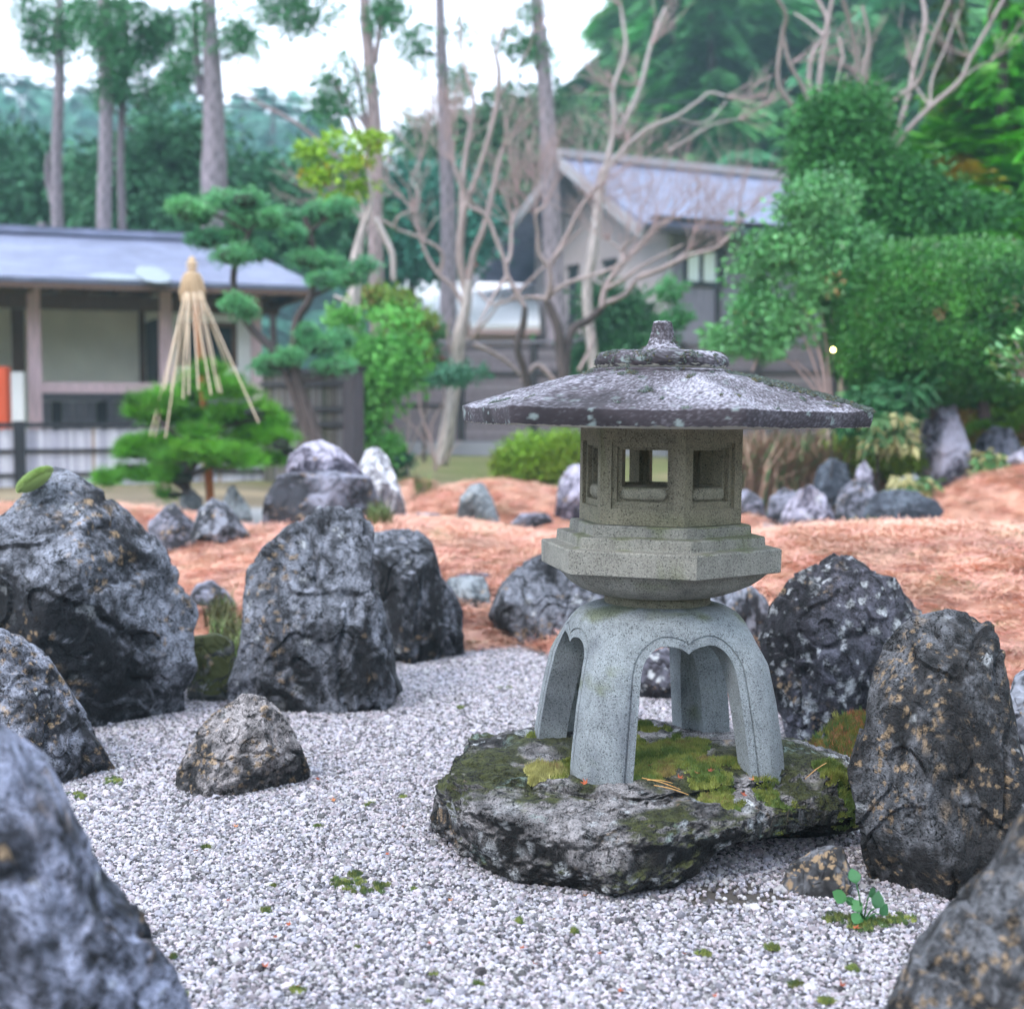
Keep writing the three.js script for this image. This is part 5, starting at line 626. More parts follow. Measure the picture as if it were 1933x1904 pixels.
function leaves(parent, name, geo, mat, blobs, size, ca, cb, seed, o = {}) {
  const r = R(seed), list = []; const hollow = o.hollow ?? 0.35; let mr = 0; for (const b of blobs) mr += Math.min(b.r.x, b.r.y) / blobs.length; const K = clump(geo, o.airy ? o.airy : clamp(0.75 * mr / size, 0.8, 2.4)); geo = K.geo; const inner = K.rad * size * 0.6;
  for (const b of blobs) for (let i = 0; i < Math.max(3, b.n * 1.25 * (o.share ?? 1) / K.n); i++) { let u = r() * 2 - 1, a = r() * 6.283, s = Math.sqrt(1 - u * u), d = V(s * Math.cos(a), u, s * Math.sin(a)), q = lerp(hollow, 1, Math.pow(r(), 0.45)); if (o.dome && d.y < -0.3) d.y *= 0.4; const lump = 1 + (o.lump ?? 0.22) * 2 * fbm(d.x * 1.9 + b.c.x * 3, d.y * 1.9 + b.c.y * 3, d.z * 1.9, 3); const p = V(b.c.x + d.x * Math.max(b.r.x * 0.35, b.r.x - inner) * q * lump, b.c.y + d.y * Math.max(b.r.y * 0.35, b.r.y - inner) * q * lump, b.c.z + d.z * Math.max(b.r.z * 0.35, b.r.z - inner) * q * lump);
    if (o.holes && fbm(p.x * o.holes + 3, p.y * o.holes, p.z * o.holes, 2) < -0.12) continue;
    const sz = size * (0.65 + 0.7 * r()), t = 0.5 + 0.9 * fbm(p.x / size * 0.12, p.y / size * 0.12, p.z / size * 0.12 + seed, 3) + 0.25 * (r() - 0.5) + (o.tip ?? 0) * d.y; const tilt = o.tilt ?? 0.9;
    let e; if (o.out) { const yaw = Math.atan2(-d.z, d.x) + (r() - 0.5) * 0.9; e = new THREE.Quaternion().setFromAxisAngle(UPY, yaw).multiply(new THREE.Quaternion().setFromAxisAngle(V(0, 0, 1), (r() - 0.6) * 0.7)); } else e = new THREE.Quaternion().setFromEuler(EU.set((r() - 0.5) * tilt, r() * 6.283, (r() - 0.5) * tilt));
    let c = pick(r, ca, cb, t); if (o.accent && r() < o.accent[3]) c = C(o.accent[0], o.accent[1], o.accent[2]); list.push({ p, q: e, s: sz, c }); }
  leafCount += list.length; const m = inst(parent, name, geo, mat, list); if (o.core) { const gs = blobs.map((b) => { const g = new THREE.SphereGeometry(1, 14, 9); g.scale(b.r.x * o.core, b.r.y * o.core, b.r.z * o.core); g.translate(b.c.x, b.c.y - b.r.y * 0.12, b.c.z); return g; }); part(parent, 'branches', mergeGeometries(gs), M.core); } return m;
}
let leafCount = 0;
const pl = (pts, D, dz = 0, seed = 1) => { const r = R(seed); return pts.map(([x, y], i) => at(x, y, D + dz * i / (pts.length - 1) + (r() - 0.5) * 0.05 * (i ? 1 : 0))); };
const limb = (parent, name, pts, D, r0, r1, mat, dz = 0, sides = 7) => { const P = pl(pts, D, dz, pts.length + Math.round(pts[0][0])); return part(parent, name, tube(P, P.map((_, i) => lerp(r0, r1, i / (P.length - 1)) * mpp(D) * (i && i < P.length - 1 ? 0.9 + 0.3 * hash3(i, P.length, Math.round(pts[0][0]), 3) : 1)), sides, 4), mat); };

// --- far wooded hills
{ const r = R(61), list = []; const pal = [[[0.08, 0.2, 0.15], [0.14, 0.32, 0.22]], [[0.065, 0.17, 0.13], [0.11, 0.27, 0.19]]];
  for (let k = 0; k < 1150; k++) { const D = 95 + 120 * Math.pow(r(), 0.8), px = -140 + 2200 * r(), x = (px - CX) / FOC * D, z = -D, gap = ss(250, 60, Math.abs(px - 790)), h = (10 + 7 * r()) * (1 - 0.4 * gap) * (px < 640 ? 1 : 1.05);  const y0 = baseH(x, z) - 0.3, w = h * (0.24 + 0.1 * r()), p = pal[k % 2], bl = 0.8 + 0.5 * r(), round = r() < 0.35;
    const n = 9; for (let i = 0; i < n; i++) { const t = Math.pow((i + r()) / n, 0.9), a = r() * 6.283, rr = (round ? Math.sqrt(Math.max(0, 1 - (2 * t - 0.9) ** 2)) : 1 - t * 0.93) * w * (0.75 + 0.4 * r()); list.push({ p: V(x + Math.cos(a) * rr, y0 + h * (0.08 + 0.92 * t), z + Math.sin(a) * rr), q: new THREE.Quaternion().setFromAxisAngle(UPY, -a).multiply(new THREE.Quaternion().setFromAxisAngle(V(0, 0, 1), -0.2 - 0.3 * r())), s: (2.0 + 1.0 * r()) * (h / 9.5) * (1 - 0.5 * t), c: pick(r, p[0], p[1], bl - 0.3 + 0.4 * r()) }); } }
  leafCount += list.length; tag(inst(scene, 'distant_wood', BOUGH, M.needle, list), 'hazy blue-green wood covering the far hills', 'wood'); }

// --- conifers one can tell apart
function conifer(name, px, topY, D, widthPx, ca, cb, label, group, seed, n = 900, base = null, size = 1) {
  const t = at(px, topY, D), y0 = base ?? G(t.x, t.z), h = t.y - y0, g = thing(name, V(t.x, y0, t.z), label, 'conifer', group), r = R(seed), w = widthPx * mpp(D) / 2, list = [];
  part(g, 'trunk', tube([V(t.x, y0 - 0.3, t.z), V(t.x + 0.02 * h * (r() - 0.5), y0 + h * 0.5, t.z), V(t.x, y0 + h * 0.97, t.z)], [h * 0.022, h * 0.014, 0.02], 8, 5), M.barkDark);
  n = Math.round(n / 6); for (let i = 0; i < n; i++) { const u = 1 - Math.pow(r(), 0.62), a = r() * 6.283, layer = 0.72 + 0.28 * Math.sin(u * h * 2.6 + 1.3 * Math.sin(a * 3 + seed)), rr = w * Math.pow(1 - u, 0.78) * layer * (0.45 + 0.6 * r()), y = y0 + h * (0.1 + 0.9 * u) - rr * 0.15; list.push({ p: V(t.x + Math.cos(a) * rr, y, t.z + Math.sin(a) * rr), q: new THREE.Quaternion().setFromAxisAngle(UPY, -a + (r() - 0.5)).multiply(new THREE.Quaternion().setFromAxisAngle(V(0, 0, 1), -0.15 - 0.4 * r())), s: size * w * 0.46 * (0.7 + 0.6 * r()) * (1 - 0.45 * u), c: pick(r, ca, cb, 0.5 + 1.1 * fbm(Math.cos(a) * rr * 0.8, y * 0.5, Math.sin(a) * rr * 0.8 + seed, 2) + 0.3 * (r() - 0.5)) }); }
  leafCount += n; inst(g, 'crown', BOUGH, M.needle, list); return g;
}
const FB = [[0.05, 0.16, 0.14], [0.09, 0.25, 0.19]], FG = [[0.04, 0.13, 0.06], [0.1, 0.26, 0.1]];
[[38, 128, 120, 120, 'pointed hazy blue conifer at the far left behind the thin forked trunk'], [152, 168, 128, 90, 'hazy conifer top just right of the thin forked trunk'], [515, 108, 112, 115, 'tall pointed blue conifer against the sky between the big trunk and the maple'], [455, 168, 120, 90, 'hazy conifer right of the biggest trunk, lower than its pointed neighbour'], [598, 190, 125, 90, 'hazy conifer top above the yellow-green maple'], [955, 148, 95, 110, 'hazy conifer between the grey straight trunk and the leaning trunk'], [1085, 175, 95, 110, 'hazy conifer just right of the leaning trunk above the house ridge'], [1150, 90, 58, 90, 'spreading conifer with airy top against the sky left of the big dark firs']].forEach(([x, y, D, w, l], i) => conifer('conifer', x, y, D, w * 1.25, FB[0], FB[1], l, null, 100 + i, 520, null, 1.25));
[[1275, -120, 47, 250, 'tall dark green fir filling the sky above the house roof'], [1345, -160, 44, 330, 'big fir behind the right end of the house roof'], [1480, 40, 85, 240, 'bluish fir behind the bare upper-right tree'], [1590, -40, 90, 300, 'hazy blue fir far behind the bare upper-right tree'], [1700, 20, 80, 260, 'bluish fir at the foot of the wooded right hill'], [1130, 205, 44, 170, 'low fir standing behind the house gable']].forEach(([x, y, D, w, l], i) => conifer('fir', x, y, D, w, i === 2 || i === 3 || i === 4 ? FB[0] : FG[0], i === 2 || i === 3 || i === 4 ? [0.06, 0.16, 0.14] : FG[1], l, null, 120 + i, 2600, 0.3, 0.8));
{ const r = R(62), list = []; // the wooded slope behind the house
  for (let k = 0; k < 330; k++) { const D = 40 + 26 * r(), px = 1090 + 1020 * r(), x = (px - CX) / FOC * D, y0 = baseH(x, -D) - 0.3, h = (6 + 4 * r()) * (0.45 + 0.55 * ss(1120, 1260, px)), w = h * (0.3 + 0.14 * r()), blue = ss(1400, 1480, px) * ss(1760, 1690, px), bl = 0.75 + 0.6 * r(); if (blue > 0.5) continue;
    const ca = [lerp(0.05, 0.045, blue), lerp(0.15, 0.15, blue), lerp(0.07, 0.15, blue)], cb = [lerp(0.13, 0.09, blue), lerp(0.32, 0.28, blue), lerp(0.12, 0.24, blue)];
    for (let i = 0; i < 13; i++) { const t = (i + r()) / 13, a = r() * 6.283, rr = Math.sqrt(Math.max(0.05, 1 - t ** 1.6)) * w * (0.6 + 0.5 * r()); list.push({ p: V(x + Math.cos(a) * rr, y0 + h * (0.12 + 0.88 * t), -D + Math.sin(a) * rr), q: new THREE.Quaternion().setFromAxisAngle(UPY, -a).multiply(new THREE.Quaternion().setFromAxisAngle(V(0, 0, 1), -0.1 - 0.3 * r())), s: (1.7 + 0.9 * r()) * (h / 8) * (1 - 0.4 * t), c: pick(r, ca, cb, bl - 0.4 + 0.6 * r()) }); } }
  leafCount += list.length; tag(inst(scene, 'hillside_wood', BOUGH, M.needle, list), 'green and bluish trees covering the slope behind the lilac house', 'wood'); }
// --- dark evergreens right behind the pavilion
function bushTree(name, label, cat, D, trunkPts, tr, blobs, geo, mat, size, ca, cb, seed, o = {}, limbs = []) {
  const p0 = at(...trunkPts[0], D), y0 = G(p0.x, p0.z), g = thing(name, V(p0.x, y0, p0.z), label, cat, o.group); const P = pl(trunkPts, D, 0, seed); P[0].y = y0 - 0.05; part(g, o.stemName ?? 'trunk', tube(P, P.map((_, i) => lerp(tr, tr * 0.35, i / (P.length - 1)) * mpp(D)), 8, 4), o.bark ?? M.barkDark);
  for (const l of limbs) limb(g, 'limb', l, D, tr * 0.55, tr * 0.2, o.bark ?? M.barkDark); leaves(g, 'crown', geo, mat, blobs.map((b) => blob(b[0], b[1], D + (b[5] ?? 0), b[2], b[3], b[4])), size, ca, cb, seed, o); return g;
}
const DG = [0.055, 0.15, 0.08], MG = [0.05, 0.13, 0.05];
bushTree('evergreen_tree', 'dark evergreen behind the pavilion roof at the far left', 'tree', 27, [[30, 700], [40, 450], [50, 300]], 9, [[0, 330, 90, 50, 200], [70, 390, 110, 60, 320], [-40, 410, 90, 60, 260], [130, 420, 80, 40, 200]], FINE, M.needle, 0.5, DG, [0.09, 0.22, 0.12], 141, { airy: 1.2, holes: 1.3, lump: 0.5, hollow: 0.1 }, [[[40, 450], [0, 380], [-20, 330]], [[45, 400], [100, 330], [120, 300]]]);
bushTree('evergreen_tree', 'dark evergreen mass between the paired trunks and the biggest trunk', 'tree', 25, [[300, 700], [310, 420], [320, 250]], 9, [[300, 410, 130, 60, 520], [270, 340, 90, 60, 220], [340, 290, 70, 40, 120], [230, 370, 70, 70, 200]], FINE, M.needle, 0.42, DG, [0.08, 0.2, 0.1], 142, { airy: 1.2, holes: 1.3, lump: 0.5, hollow: 0.1 }, [[[310, 420], [250, 250], [180, 180]], [[312, 400], [370, 300], [430, 260]], [[315, 350], [270, 220], [250, 190]]]);
bushTree('evergreen_tree', 'dark evergreen behind the right end of the pavilion roof', 'tree', 26, [[520, 700], [510, 430], [505, 300]], 8, [[500, 410, 110, 65, 420], [560, 390, 90, 60, 280], [470, 350, 70, 40, 130], [620, 430, 80, 50, 240]], FINE, M.needle, 0.45, DG, [0.09, 0.23, 0.12], 143, { airy: 1.2, holes: 1.3, lump: 0.5, hollow: 0.1 }, [[[510, 430], [560, 350], [600, 320]], [[508, 400], [460, 330], [430, 300]]]);
bushTree('evergreen_tree', 'teal evergreen low between the cloud pine and the white building', 'tree', 31, [[780, 700], [778, 480], [776, 380]], 8, [[780, 440, 100, 80, 620], [730, 400, 70, 70, 380], [840, 420, 80, 90, 420], [700, 470, 60, 40, 260]], FINE, M.needle, 0.5, [0.04, 0.13, 0.1], [0.09, 0.25, 0.18], 144, { airy: 1.2, holes: 1.3, lump: 0.5, hollow: 0.1 });
bushTree('evergreen_tree', 'green shrubby tree behind the gable of the lilac house', 'tree', 36, [[900, 700], [900, 420], [905, 330]], 8, [[900, 350, 90, 70, 420], [960, 300, 80, 60, 380], [850, 300, 60, 40, 240], [1010, 260, 80, 50, 300]], FINE, M.needle, 0.6, [0.05, 0.12, 0.07], [0.13, 0.23, 0.11], 145, { airy: 1.2, holes: 1.3, lump: 0.5, hollow: 0.1 });

// --- tall bare-stemmed cedars
function cedar(label, pts, D, r0, r1, tufts, limbs, seed, mat = M.bark) {
  const p0 = at(...pts[0], D), y0 = G(p0.x, p0.z), g = thing('cedar_tree', V(p0.x, y0, p0.z), label, 'tree'), P = pl(pts, D, 0, seed), a = P[0].clone(); a.y = y0 - 0.1; P.unshift(a); const last = P[P.length - 1], up = last.clone(); up.y += 4; up.x += last.x - P[P.length - 2].x > 0 ? 0.1 : -0.1; P.push(up);
  const rr = P.map((_, i) => lerp(r0, r1, clamp((i - 1) / (P.length - 3), -0.1, 1.2)) * mpp(D)); part(g, 'trunk', tube(P, rr, 10, 5), mat);
  for (const l of limbs) limb(g, 'limb', l[0], D, l[1], l[1] * 0.35, mat, l[2] ?? 0); if (tufts.length) leaves(g, 'crown', FINE, M.needle, tufts.map((t) => blob(t[0], t[1], D + (t[4] ?? 0), t[2], t[3], Math.round(t[2] * t[3] * 0.045) + 3)), 0.2, [0.035, 0.11, 0.05], [0.08, 0.22, 0.09], seed, { lump: 0.4, hollow: 0.1, holes: 2.2 }); return g;
}
cedar('thin forked grey trunk nearest the left edge', [[108, 440], [106, 300], [112, 150], [110, 60], [112, 0]], 23, 11.5, 8, [[60, 40, 40, 16], [20, 58, 34, 7], [125, 60, 24, 26], [70, 75, 26, 16], [100, 22, 34, 14], [150, 22, 30, 14], [90, 90, 14, 10], [130, 88, 12, 8], [45, 8, 30, 12]], [[[[104, 390], [92, 350], [88, 320], [90, 288]], 9], [[[106, 100], [70, 78], [20, 60]], 3]], 151);
cedar('thicker straight trunk of the pair left of centre', [[196, 445], [199, 300], [200, 180], [198, 90], [196, 0]], 22, 14, 11, [[215, 100, 34, 40], [190, 60, 36, 30], [205, 150, 26, 40], [190, 178, 28, 14], [215, 15, 40, 16], [160, 15, 24, 12]], [], 152);
cedar('thinner trunk leaning beside its thicker twin left of centre', [[231, 445], [227, 300], [232, 180], [240, 110], [236, 40], [232, 0]], 22.4, 7.5, 5, [[270, 75, 34, 20], [305, 50, 38, 22], [330, 35, 28, 12], [300, 90, 22, 10], [262, 172, 60, 14], [316, 152, 22, 12], [205, 176, 30, 14], [250, 110, 20, 18], [350, 90, 18, 20], [345, 130, 20, 14], [260, 20, 26, 14]], [[[[232, 150], [270, 70], [330, 30]], 4], [[[228, 185], [270, 175], [320, 150]], 4]], 153);
cedar('biggest double trunk standing behind the left cloud-pruned pads', [[404, 370], [404, 280], [402, 180], [398, 90], [394, 0]], 21, 25, 13, [[370, 60, 18, 40], [375, 20, 22, 16], [420, 75, 30, 20], [440, 20, 34, 16], [452, 60, 22, 18], [470, 75, 14, 14], [415, 110, 24, 12], [350, 110, 20, 22], [330, 150, 26, 12]], [[[[378, 180], [370, 110], [368, 50], [366, 0]], 9], [[[412, 110], [445, 100], [455, 92]], 2.5]], 154);
cedar('pinkish curved trunk in the centre-left, forked high up', [[712, 620], [708, 420], [708, 250], [700, 150], [694, 80], [688, 0]], 20, 15, 10, [[520, 4, 22, 14], [560, 16, 26, 20], [590, 40, 10, 20], [545, 45, 8, 10], [615, 8, 12, 10], [500, 16, 14, 8], [715, 30, 30, 10], [740, 15, 26, 12], [730, 5, 20, 10], [615, 160, 26, 14], [640, 120, 20, 16], [690, 150, 14, 8], [615, 200, 30, 20], [655, 190, 20, 10], [600, 130, 12, 8]], [[[[708, 120], [716, 60], [720, 30], [735, 8]], 6], [[[700, 300], [660, 220], [640, 170], [622, 140]], 6], [[[706, 330], [690, 230], [676, 150], [664, 100]], 6], [[[704, 260], [640, 170], [600, 150]], 4], [[[640, 300], [570, 240], [500, 200], [455, 178]], 5], [[[690, -40], [630, -50], [575, 10], [588, 40], [594, 70]], 3], [[[640, -50], [560, -40], [535, 5], [548, 50]], 2.5]], 155, std(0.46, 0.35, 0.34, { map: rep(T.bark, 1, 1) }));
cedar('straight grey trunk left of the leaning one', [[846, 640], [846, 420], [840, 240], [835, 120], [830, 0]], 22, 17, 9, [[800, 110, 16, 6], [780, 75, 14, 8], [770, 80, 12, 8], [865, 155, 18, 6], [870, 55, 16, 5], [800, 60, 10, 6], [870, 140, 14, 12]], [[[[832, 105], [800, 98], [786, 92]], 2.5], [[[838, 62], [865, 62], [890, 66]], 2]], 156);
cedar('leaning grey trunk in front of the house gable', [[1052, 640], [1044, 480], [1038, 330], [1030, 180], [1020, 60], [1014, 0]], 21.5, 21, 11, [[1000, 20, 14, 16], [1010, 85, 24, 16], [995, 95, 14, 12], [1030, 108, 10, 8], [960, 70, 18, 10], [950, 100, 16, 12]], [[[[1022, 70], [985, 75], [955, 95]], 3]], 157);
// --- stump beside the forked trunk
{ const p = at(80, 443, 23); top('tree_stump', tube([V(p.x, 0.2, p.z), V(p.x, at(80, 420, 23).y, p.z)], [0.08, 0.07], 9, 2), M.bark, V(p.x, 0.2, p.z), 'short sawn stem beside the forked trunk above the pavilion ridge', 'stump'); }

// --- bare trees: limbs and a haze of twigs
function twigs(parent, tips, D, seed, len, depth, mat, rad = 1.1) { // thin branching shoots from limb ends
  const r = R(seed), gs = []; const grow = (p, dir, l, k, rr) => { const q = p.clone().addScaledVector(dir, l), mid = p.clone().lerp(q, 0.5).add(V((r() - 0.5) * l * 0.15, (r() - 0.5) * l * 0.15, (r() - 0.5) * l * 0.15)); gs.push(tube([p, mid, q], [rr, rr * 0.8, rr * 0.6], 4, 2)); if (k > 0) { const n = 2 + (r() < 0.5 ? 1 : 0); for (let i = 0; i < n; i++) { const d = dir.clone().add(V((r() - 0.5) * 1.2, (r() - 0.25) * 0.8, (r() - 0.5) * 1.2)).normalize(); grow(i === 0 ? q : mid.clone().lerp(q, r()), d, l * (0.6 + 0.3 * r()), k - 1, rr * 0.65); } } };
  for (const [x, y, dx, dy, sc] of tips) { const p = at(x, y, D); grow(p, V(dx, -dy, (r() - 0.5) * 0.6).normalize(), len * mpp(D) * (sc ?? 1), depth, rad * mpp(D)); }
  const m = part(parent, 'twigs', mergeGeometries(gs), mat); m.userData.kind = 'stuff'; return m;
}
const fan = (list, spread, n, seed) => { const r = R(seed), out = []; for (const [x, y, dx, dy] of list) for (let i = 0; i < n; i++) out.push([x, y, dx + (r() - 0.5) * spread, dy + (r() - 0.5) * spread, 0.6 + 0.7 * r()]); return out; };
{ const D = 17.5, g = thing('bare_tree', at(838, 858, D).setY(0.3), 'bare smooth-barked tree with several tall forking limbs, left of the lantern', 'tree'), B = M.barkBare;
  limb(g, 'trunk', [[832, 875], [840, 840], [852, 760], [862, 690], [866, 636], [880, 577], [883, 530]], D, 15, 10, M.barkPale);
  [[[[880, 560], [868, 478], [877, 393], [897, 342], [921, 266], [938, 191], [942, 137], [935, 100]], 9], [[[884, 530], [894, 478], [914, 427], [938, 325], [948, 280]], 9], [[[868, 478], [873, 342], [883, 266], [894, 191], [880, 137], [870, 89], [868, 30]], 6], [[[938, 191], [975, 130], [1000, 90], [1005, 60]], 3.5], [[[891, 640], [875, 581], [856, 542], [829, 519], [805, 480], [791, 437], [784, 403], [760, 375]], 6], [[[866, 660], [880, 640], [891, 640]], 6], [[[829, 519], [835, 478], [800, 452], [770, 440], [747, 430], [751, 410], [780, 396]], 4.5], [[[747, 430], [720, 415], [699, 403], [640, 380]], 3.5], [[[895, 650], [926, 663], [961, 686], [988, 713], [1010, 740]], 5.5], [[[891, 640], [905, 620], [930, 590], [948, 560]], 4], [[[862, 700], [845, 640], [850, 600]], 4], [[[784, 403], [790, 370], [780, 340], [795, 300]], 3], [[[921, 411], [890, 380], [866, 330], [850, 300]], 4]].forEach(([p, r], i) => limb(g, 'limb', p, D, r * 0.82, r * 0.4, B, (i % 3 - 1) * 0.5));
  twigs(g, fan([[935, 100, 0, -1], [948, 280, 0.3, -1], [868, 30, 0, -1], [1005, 60, 0.5, -0.8], [760, 375, -0.7, -0.7], [780, 396, -0.2, -1], [699, 403, -0.9, -0.4], [640, 380, -0.9, -0.4], [795, 300, 0.2, -1], [850, 300, -0.2, -1], [800, 452, 0.1, -1], [885, 230, -0.6, -0.7]], 1.2, 5, 7), D, 71, 50, 3, M.twig, 1.05); }
{ const D = 15.5, b = at(1062, 850, D), g = thing('bare_tree', V(b.x, 0.3, b.z), 'bare spreading tree with crooked limbs rising behind the lantern roof', 'tree'), B = M.barkBare;
  limb(g, 'trunk', [[1062, 870], [1066, 780], [1064, 708], [1058, 666], [1055, 625], [1044, 593], [1031, 566]], D, 12, 7, M.barkDark); limb(g, 'trunk', [[1066, 760], [1068, 700], [1072, 650], [1084, 618], [1111, 604], [1136, 580]], D, 10, 7, M.barkDark, 0.3); limb(g, 'trunk', [[1000, 760], [990, 700], [977, 655], [988, 612], [991, 580]], D, 8, 5.5, M.barkDark, -0.3); limb(g, 'limb', [[1064, 740], [1020, 690], [1000, 700], [985, 720]], D, 5, 4, B);
  [[[[1031, 566], [1039, 539], [1036, 504], [1017, 478], [1015, 440], [1012, 405], [1031, 386]], 6.5], [[[1036, 504], [1058, 467], [1074, 437], [1090, 402], [1120, 360], [1146, 338]], 6.5], [[[1031, 563], [999, 561], [964, 566], [929, 574], [897, 542]], 5], [[[1036, 560], [1052, 545], [1085, 529], [1125, 518], [1154, 507], [1180, 494]], 5], [[[1136, 580], [1144, 539], [1176, 497], [1205, 467], [1238, 429], [1265, 416]], 7], [[[1136, 574], [1179, 556], [1208, 521], [1256, 505], [1299, 472], [1310, 440]], 6], [[[1205, 524], [1254, 505], [1299, 483], [1359, 464], [1393, 421]], 5.5], [[[1144, 545], [1180, 525], [1215, 500], [1290, 462]], 5], [[[1176, 494], [1171, 472], [1149, 454]], 4.5], [[[1171, 472], [1190, 455], [1205, 440]], 3.5], [[[991, 580], [977, 553], [958, 521], [953, 494], [934, 445], [921, 411], [897, 395], [887, 390], [866, 345], [856, 304]], 5.5], [[[955, 499], [964, 478], [966, 424], [974, 394]], 5], [[[958, 520], [940, 545], [915, 590], [897, 620]], 4.5], [[[964, 566], [985, 545], [1015, 515], [1060, 470], [1100, 430]], 4], [[[1093, 700], [1120, 640], [1110, 606]], 5]].forEach(([p, r], i) => limb(g, 'limb', p, D, r * 0.84, r * 0.42, B, (i % 3 - 1) * 0.4));
  twigs(g, fan([[1031, 386, 0.2, -1], [1012, 405, -0.3, -1], [1265, 416, 0.4, -0.9], [1238, 429, 0, -1], [1310, 440, 0.4, -0.9], [1393, 421, 0.5, -0.8], [1359, 464, 0.3, -0.9], [1205, 440, 0, -1], [1149, 454, -0.2, -1], [1180, 494, 0.4, -0.8], [974, 394, 0.2, -1], [856, 304, -0.2, -1], [1146, 338, 0.6, -0.8], [1110, 375, 0.5, -0.6], [1299, 472, 0.4, -0.9], [966, 424, -0.5, -0.7]], 1.4, 7, 8), D, 72, 58, 3, M.twig, 1.0); }
{ const D = 18.5, b = at(1130, 850, D), g = thing('bare_tree', V(b.x, 0.3, b.z), 'tall pale bare tree forking in front of the house roof', 'tree'), B = M.barkPale;
  limb(g, 'trunk', [[1128, 860], [1122, 700], [1108, 560], [1119, 478], [1132, 370], [1140, 320]], D, 11, 9, B);
  [[[[1136, 342], [1160, 239], [1157, 171], [1181, 99], [1176, 40], [1172, 12]], 7], [[[1165, 255], [1174, 240], [1208, 167], [1229, 85], [1256, 14]], 7], [[[1140, 330], [1160, 301], [1188, 270], [1229, 239], [1273, 222], [1320, 190], [1340, 175], [1372, 182]], 5], [[[1273, 222], [1330, 232], [1372, 190]], 2.5], [[[1260, 285], [1300, 262], [1345, 235], [1395, 225]], 3], [[[1188, 270], [1178, 235], [1170, 200]], 3]].forEach(([p, r], i) => limb(g, 'limb', p, D, r * 0.85, r * 0.42, B, (i % 2) * 0.4));
  twigs(g, fan([[1172, 12, -0.5, -0.8], [1208, 160, -0.7, -0.6], [1229, 85, 0.7, -0.6], [1372, 182, 0.9, 0.1], [1188, 270, -0.3, -1], [1395, 225, 0.8, -0.2], [1160, 171, -0.6, -0.4]], 1.2, 6, 9), D, 73, 45, 2, M.twig, 1.2); }
{ const D = 14.5, b = at(1660, 400, D), g = thing('bare_tree', V(b.x, G(b.x, b.z), b.z), 'bare many-stemmed tree at the upper right, pale stems rising from dark shrubs', 'tree'), B = std(0.5, 0.4, 0.37, { map: rep(T.bark, 1, 1) });
  [[[[1550, 420], [1511, 232], [1470, 157], [1477, 68], [1484, 27], [1455, -20]], 5.5], [[[1560, 420], [1528, 198], [1491, 120], [1477, 51]], 4.5], [[[1570, 420], [1532, 205], [1532, 109], [1556, 68], [1575, -20]], 6], [[[1580, 420], [1549, 200], [1552, 113], [1563, 41], [1532, -20]], 5.5], [[[1640, 420], [1628, 267], [1621, 137], [1607, 51], [1585, -20]], 6], [[[1650, 420], [1628, 239], [1631, 137], [1641, 79], [1628, 10]], 5.5], [[[1650, 440], [1660, 290], [1658, 220], [1638, 150]], 4.5], [[[1675, 440], [1679, 304], [1713, 191], [1727, 120], [1747, 44], [1738, -20]], 6], [[[1681, 310], [1679, 205], [1734, 154], [1757, 85], [1800, -20]], 5.5], [[[1690, 300], [1706, 256], [1757, 202], [1812, 154], [1833, 109], [1870, 44], [1905, -20]], 5.5], [[[1757, 202], [1735, 172], [1730, 160]], 3], [[[1757, 202], [1760, 150], [1785, 90], [1810, 20]], 3], [[[1870, 44], [1868, 20], [1880, -10]], 3.5], [[[1584, 70], [1592, 110], [1588, 120], [1575, 180]], 4], [[[1812, 154], [1840, 130], [1870, 116]], 2], [[[1556, 68], [1530, 45], [1500, 25]], 3]].forEach(([p, r], i) => limb(g, i < 8 ? 'stem' : 'limb', p, D, r, r * 0.6, B, (i % 4 - 1.5) * 0.5));
  twigs(g, fan([[1730, 160, -0.5, -0.9], [1870, 116, 0.8, -0.3], [1833, 109, -0.6, -0.8], [1575, 180, 0.6, -0.5], [1638, 150, -0.3, -1], [1621, 137, -0.7, -0.6], [1491, 120, 0.8, -0.4]], 0.9, 3, 10), D, 74, 50, 2, M.twig, 1.2); }
// --- pale broken trunk and the yellow-green maple around it
{ const D = 15, b = at(664, 850, D), g = thing('pale_snag', V(b.x, 0.3, b.z), 'pale smooth trunk with short forks right of the cloud pine', 'tree'); limb(g, 'trunk', [[664, 860], [662, 760], [665, 660], [668, 560], [672, 490], [682, 440], [692, 410]], D, 14, 8, M.barkPale); limb(g, 'limb', [[686, 430], [684, 390], [672, 360]], D, 6, 3.5, M.barkPale); limb(g, 'limb', [[690, 420], [700, 385], [698, 350], [690, 310]], D, 6, 3, M.barkPale); limb(g, 'limb', [[664, 572], [648, 566], [630, 558]], D, 5, 3, M.barkPale); limb(g, 'limb', [[706, 410], [722, 440], [740, 480], [742, 530]], D, 6, 5, M.barkPale); limb(g, 'limb', [[690, 420], [640, 370], [610, 340]], D, 3.5, 1.5, M.barkPale); limb(g, 'limb', [[698, 352], [650, 320], [600, 300]], D, 2.5, 1.2, M.barkPale);
  leaves(g, 'crown', MAPLE, M.foliage, [blob(590, 290, D, 30, 16, 40), blob(640, 262, D, 50, 16, 54), blob(610, 335, D, 40, 14, 50), blob(670, 310, D, 46, 20, 54), blob(680, 355, D, 34, 14, 36), blob(705, 268, D, 28, 18, 24), blob(585, 260, D, 22, 10, 16), blob(640, 380, D, 30, 8, 16)], 0.1, [0.2, 0.38, 0.06], [0.42, 0.55, 0.1], 81, { airy: 0.8, holes: 3.5, hollow: 0, lump: 0.5, accent: [0.55, 0.38, 0.03, 0.1] }); }
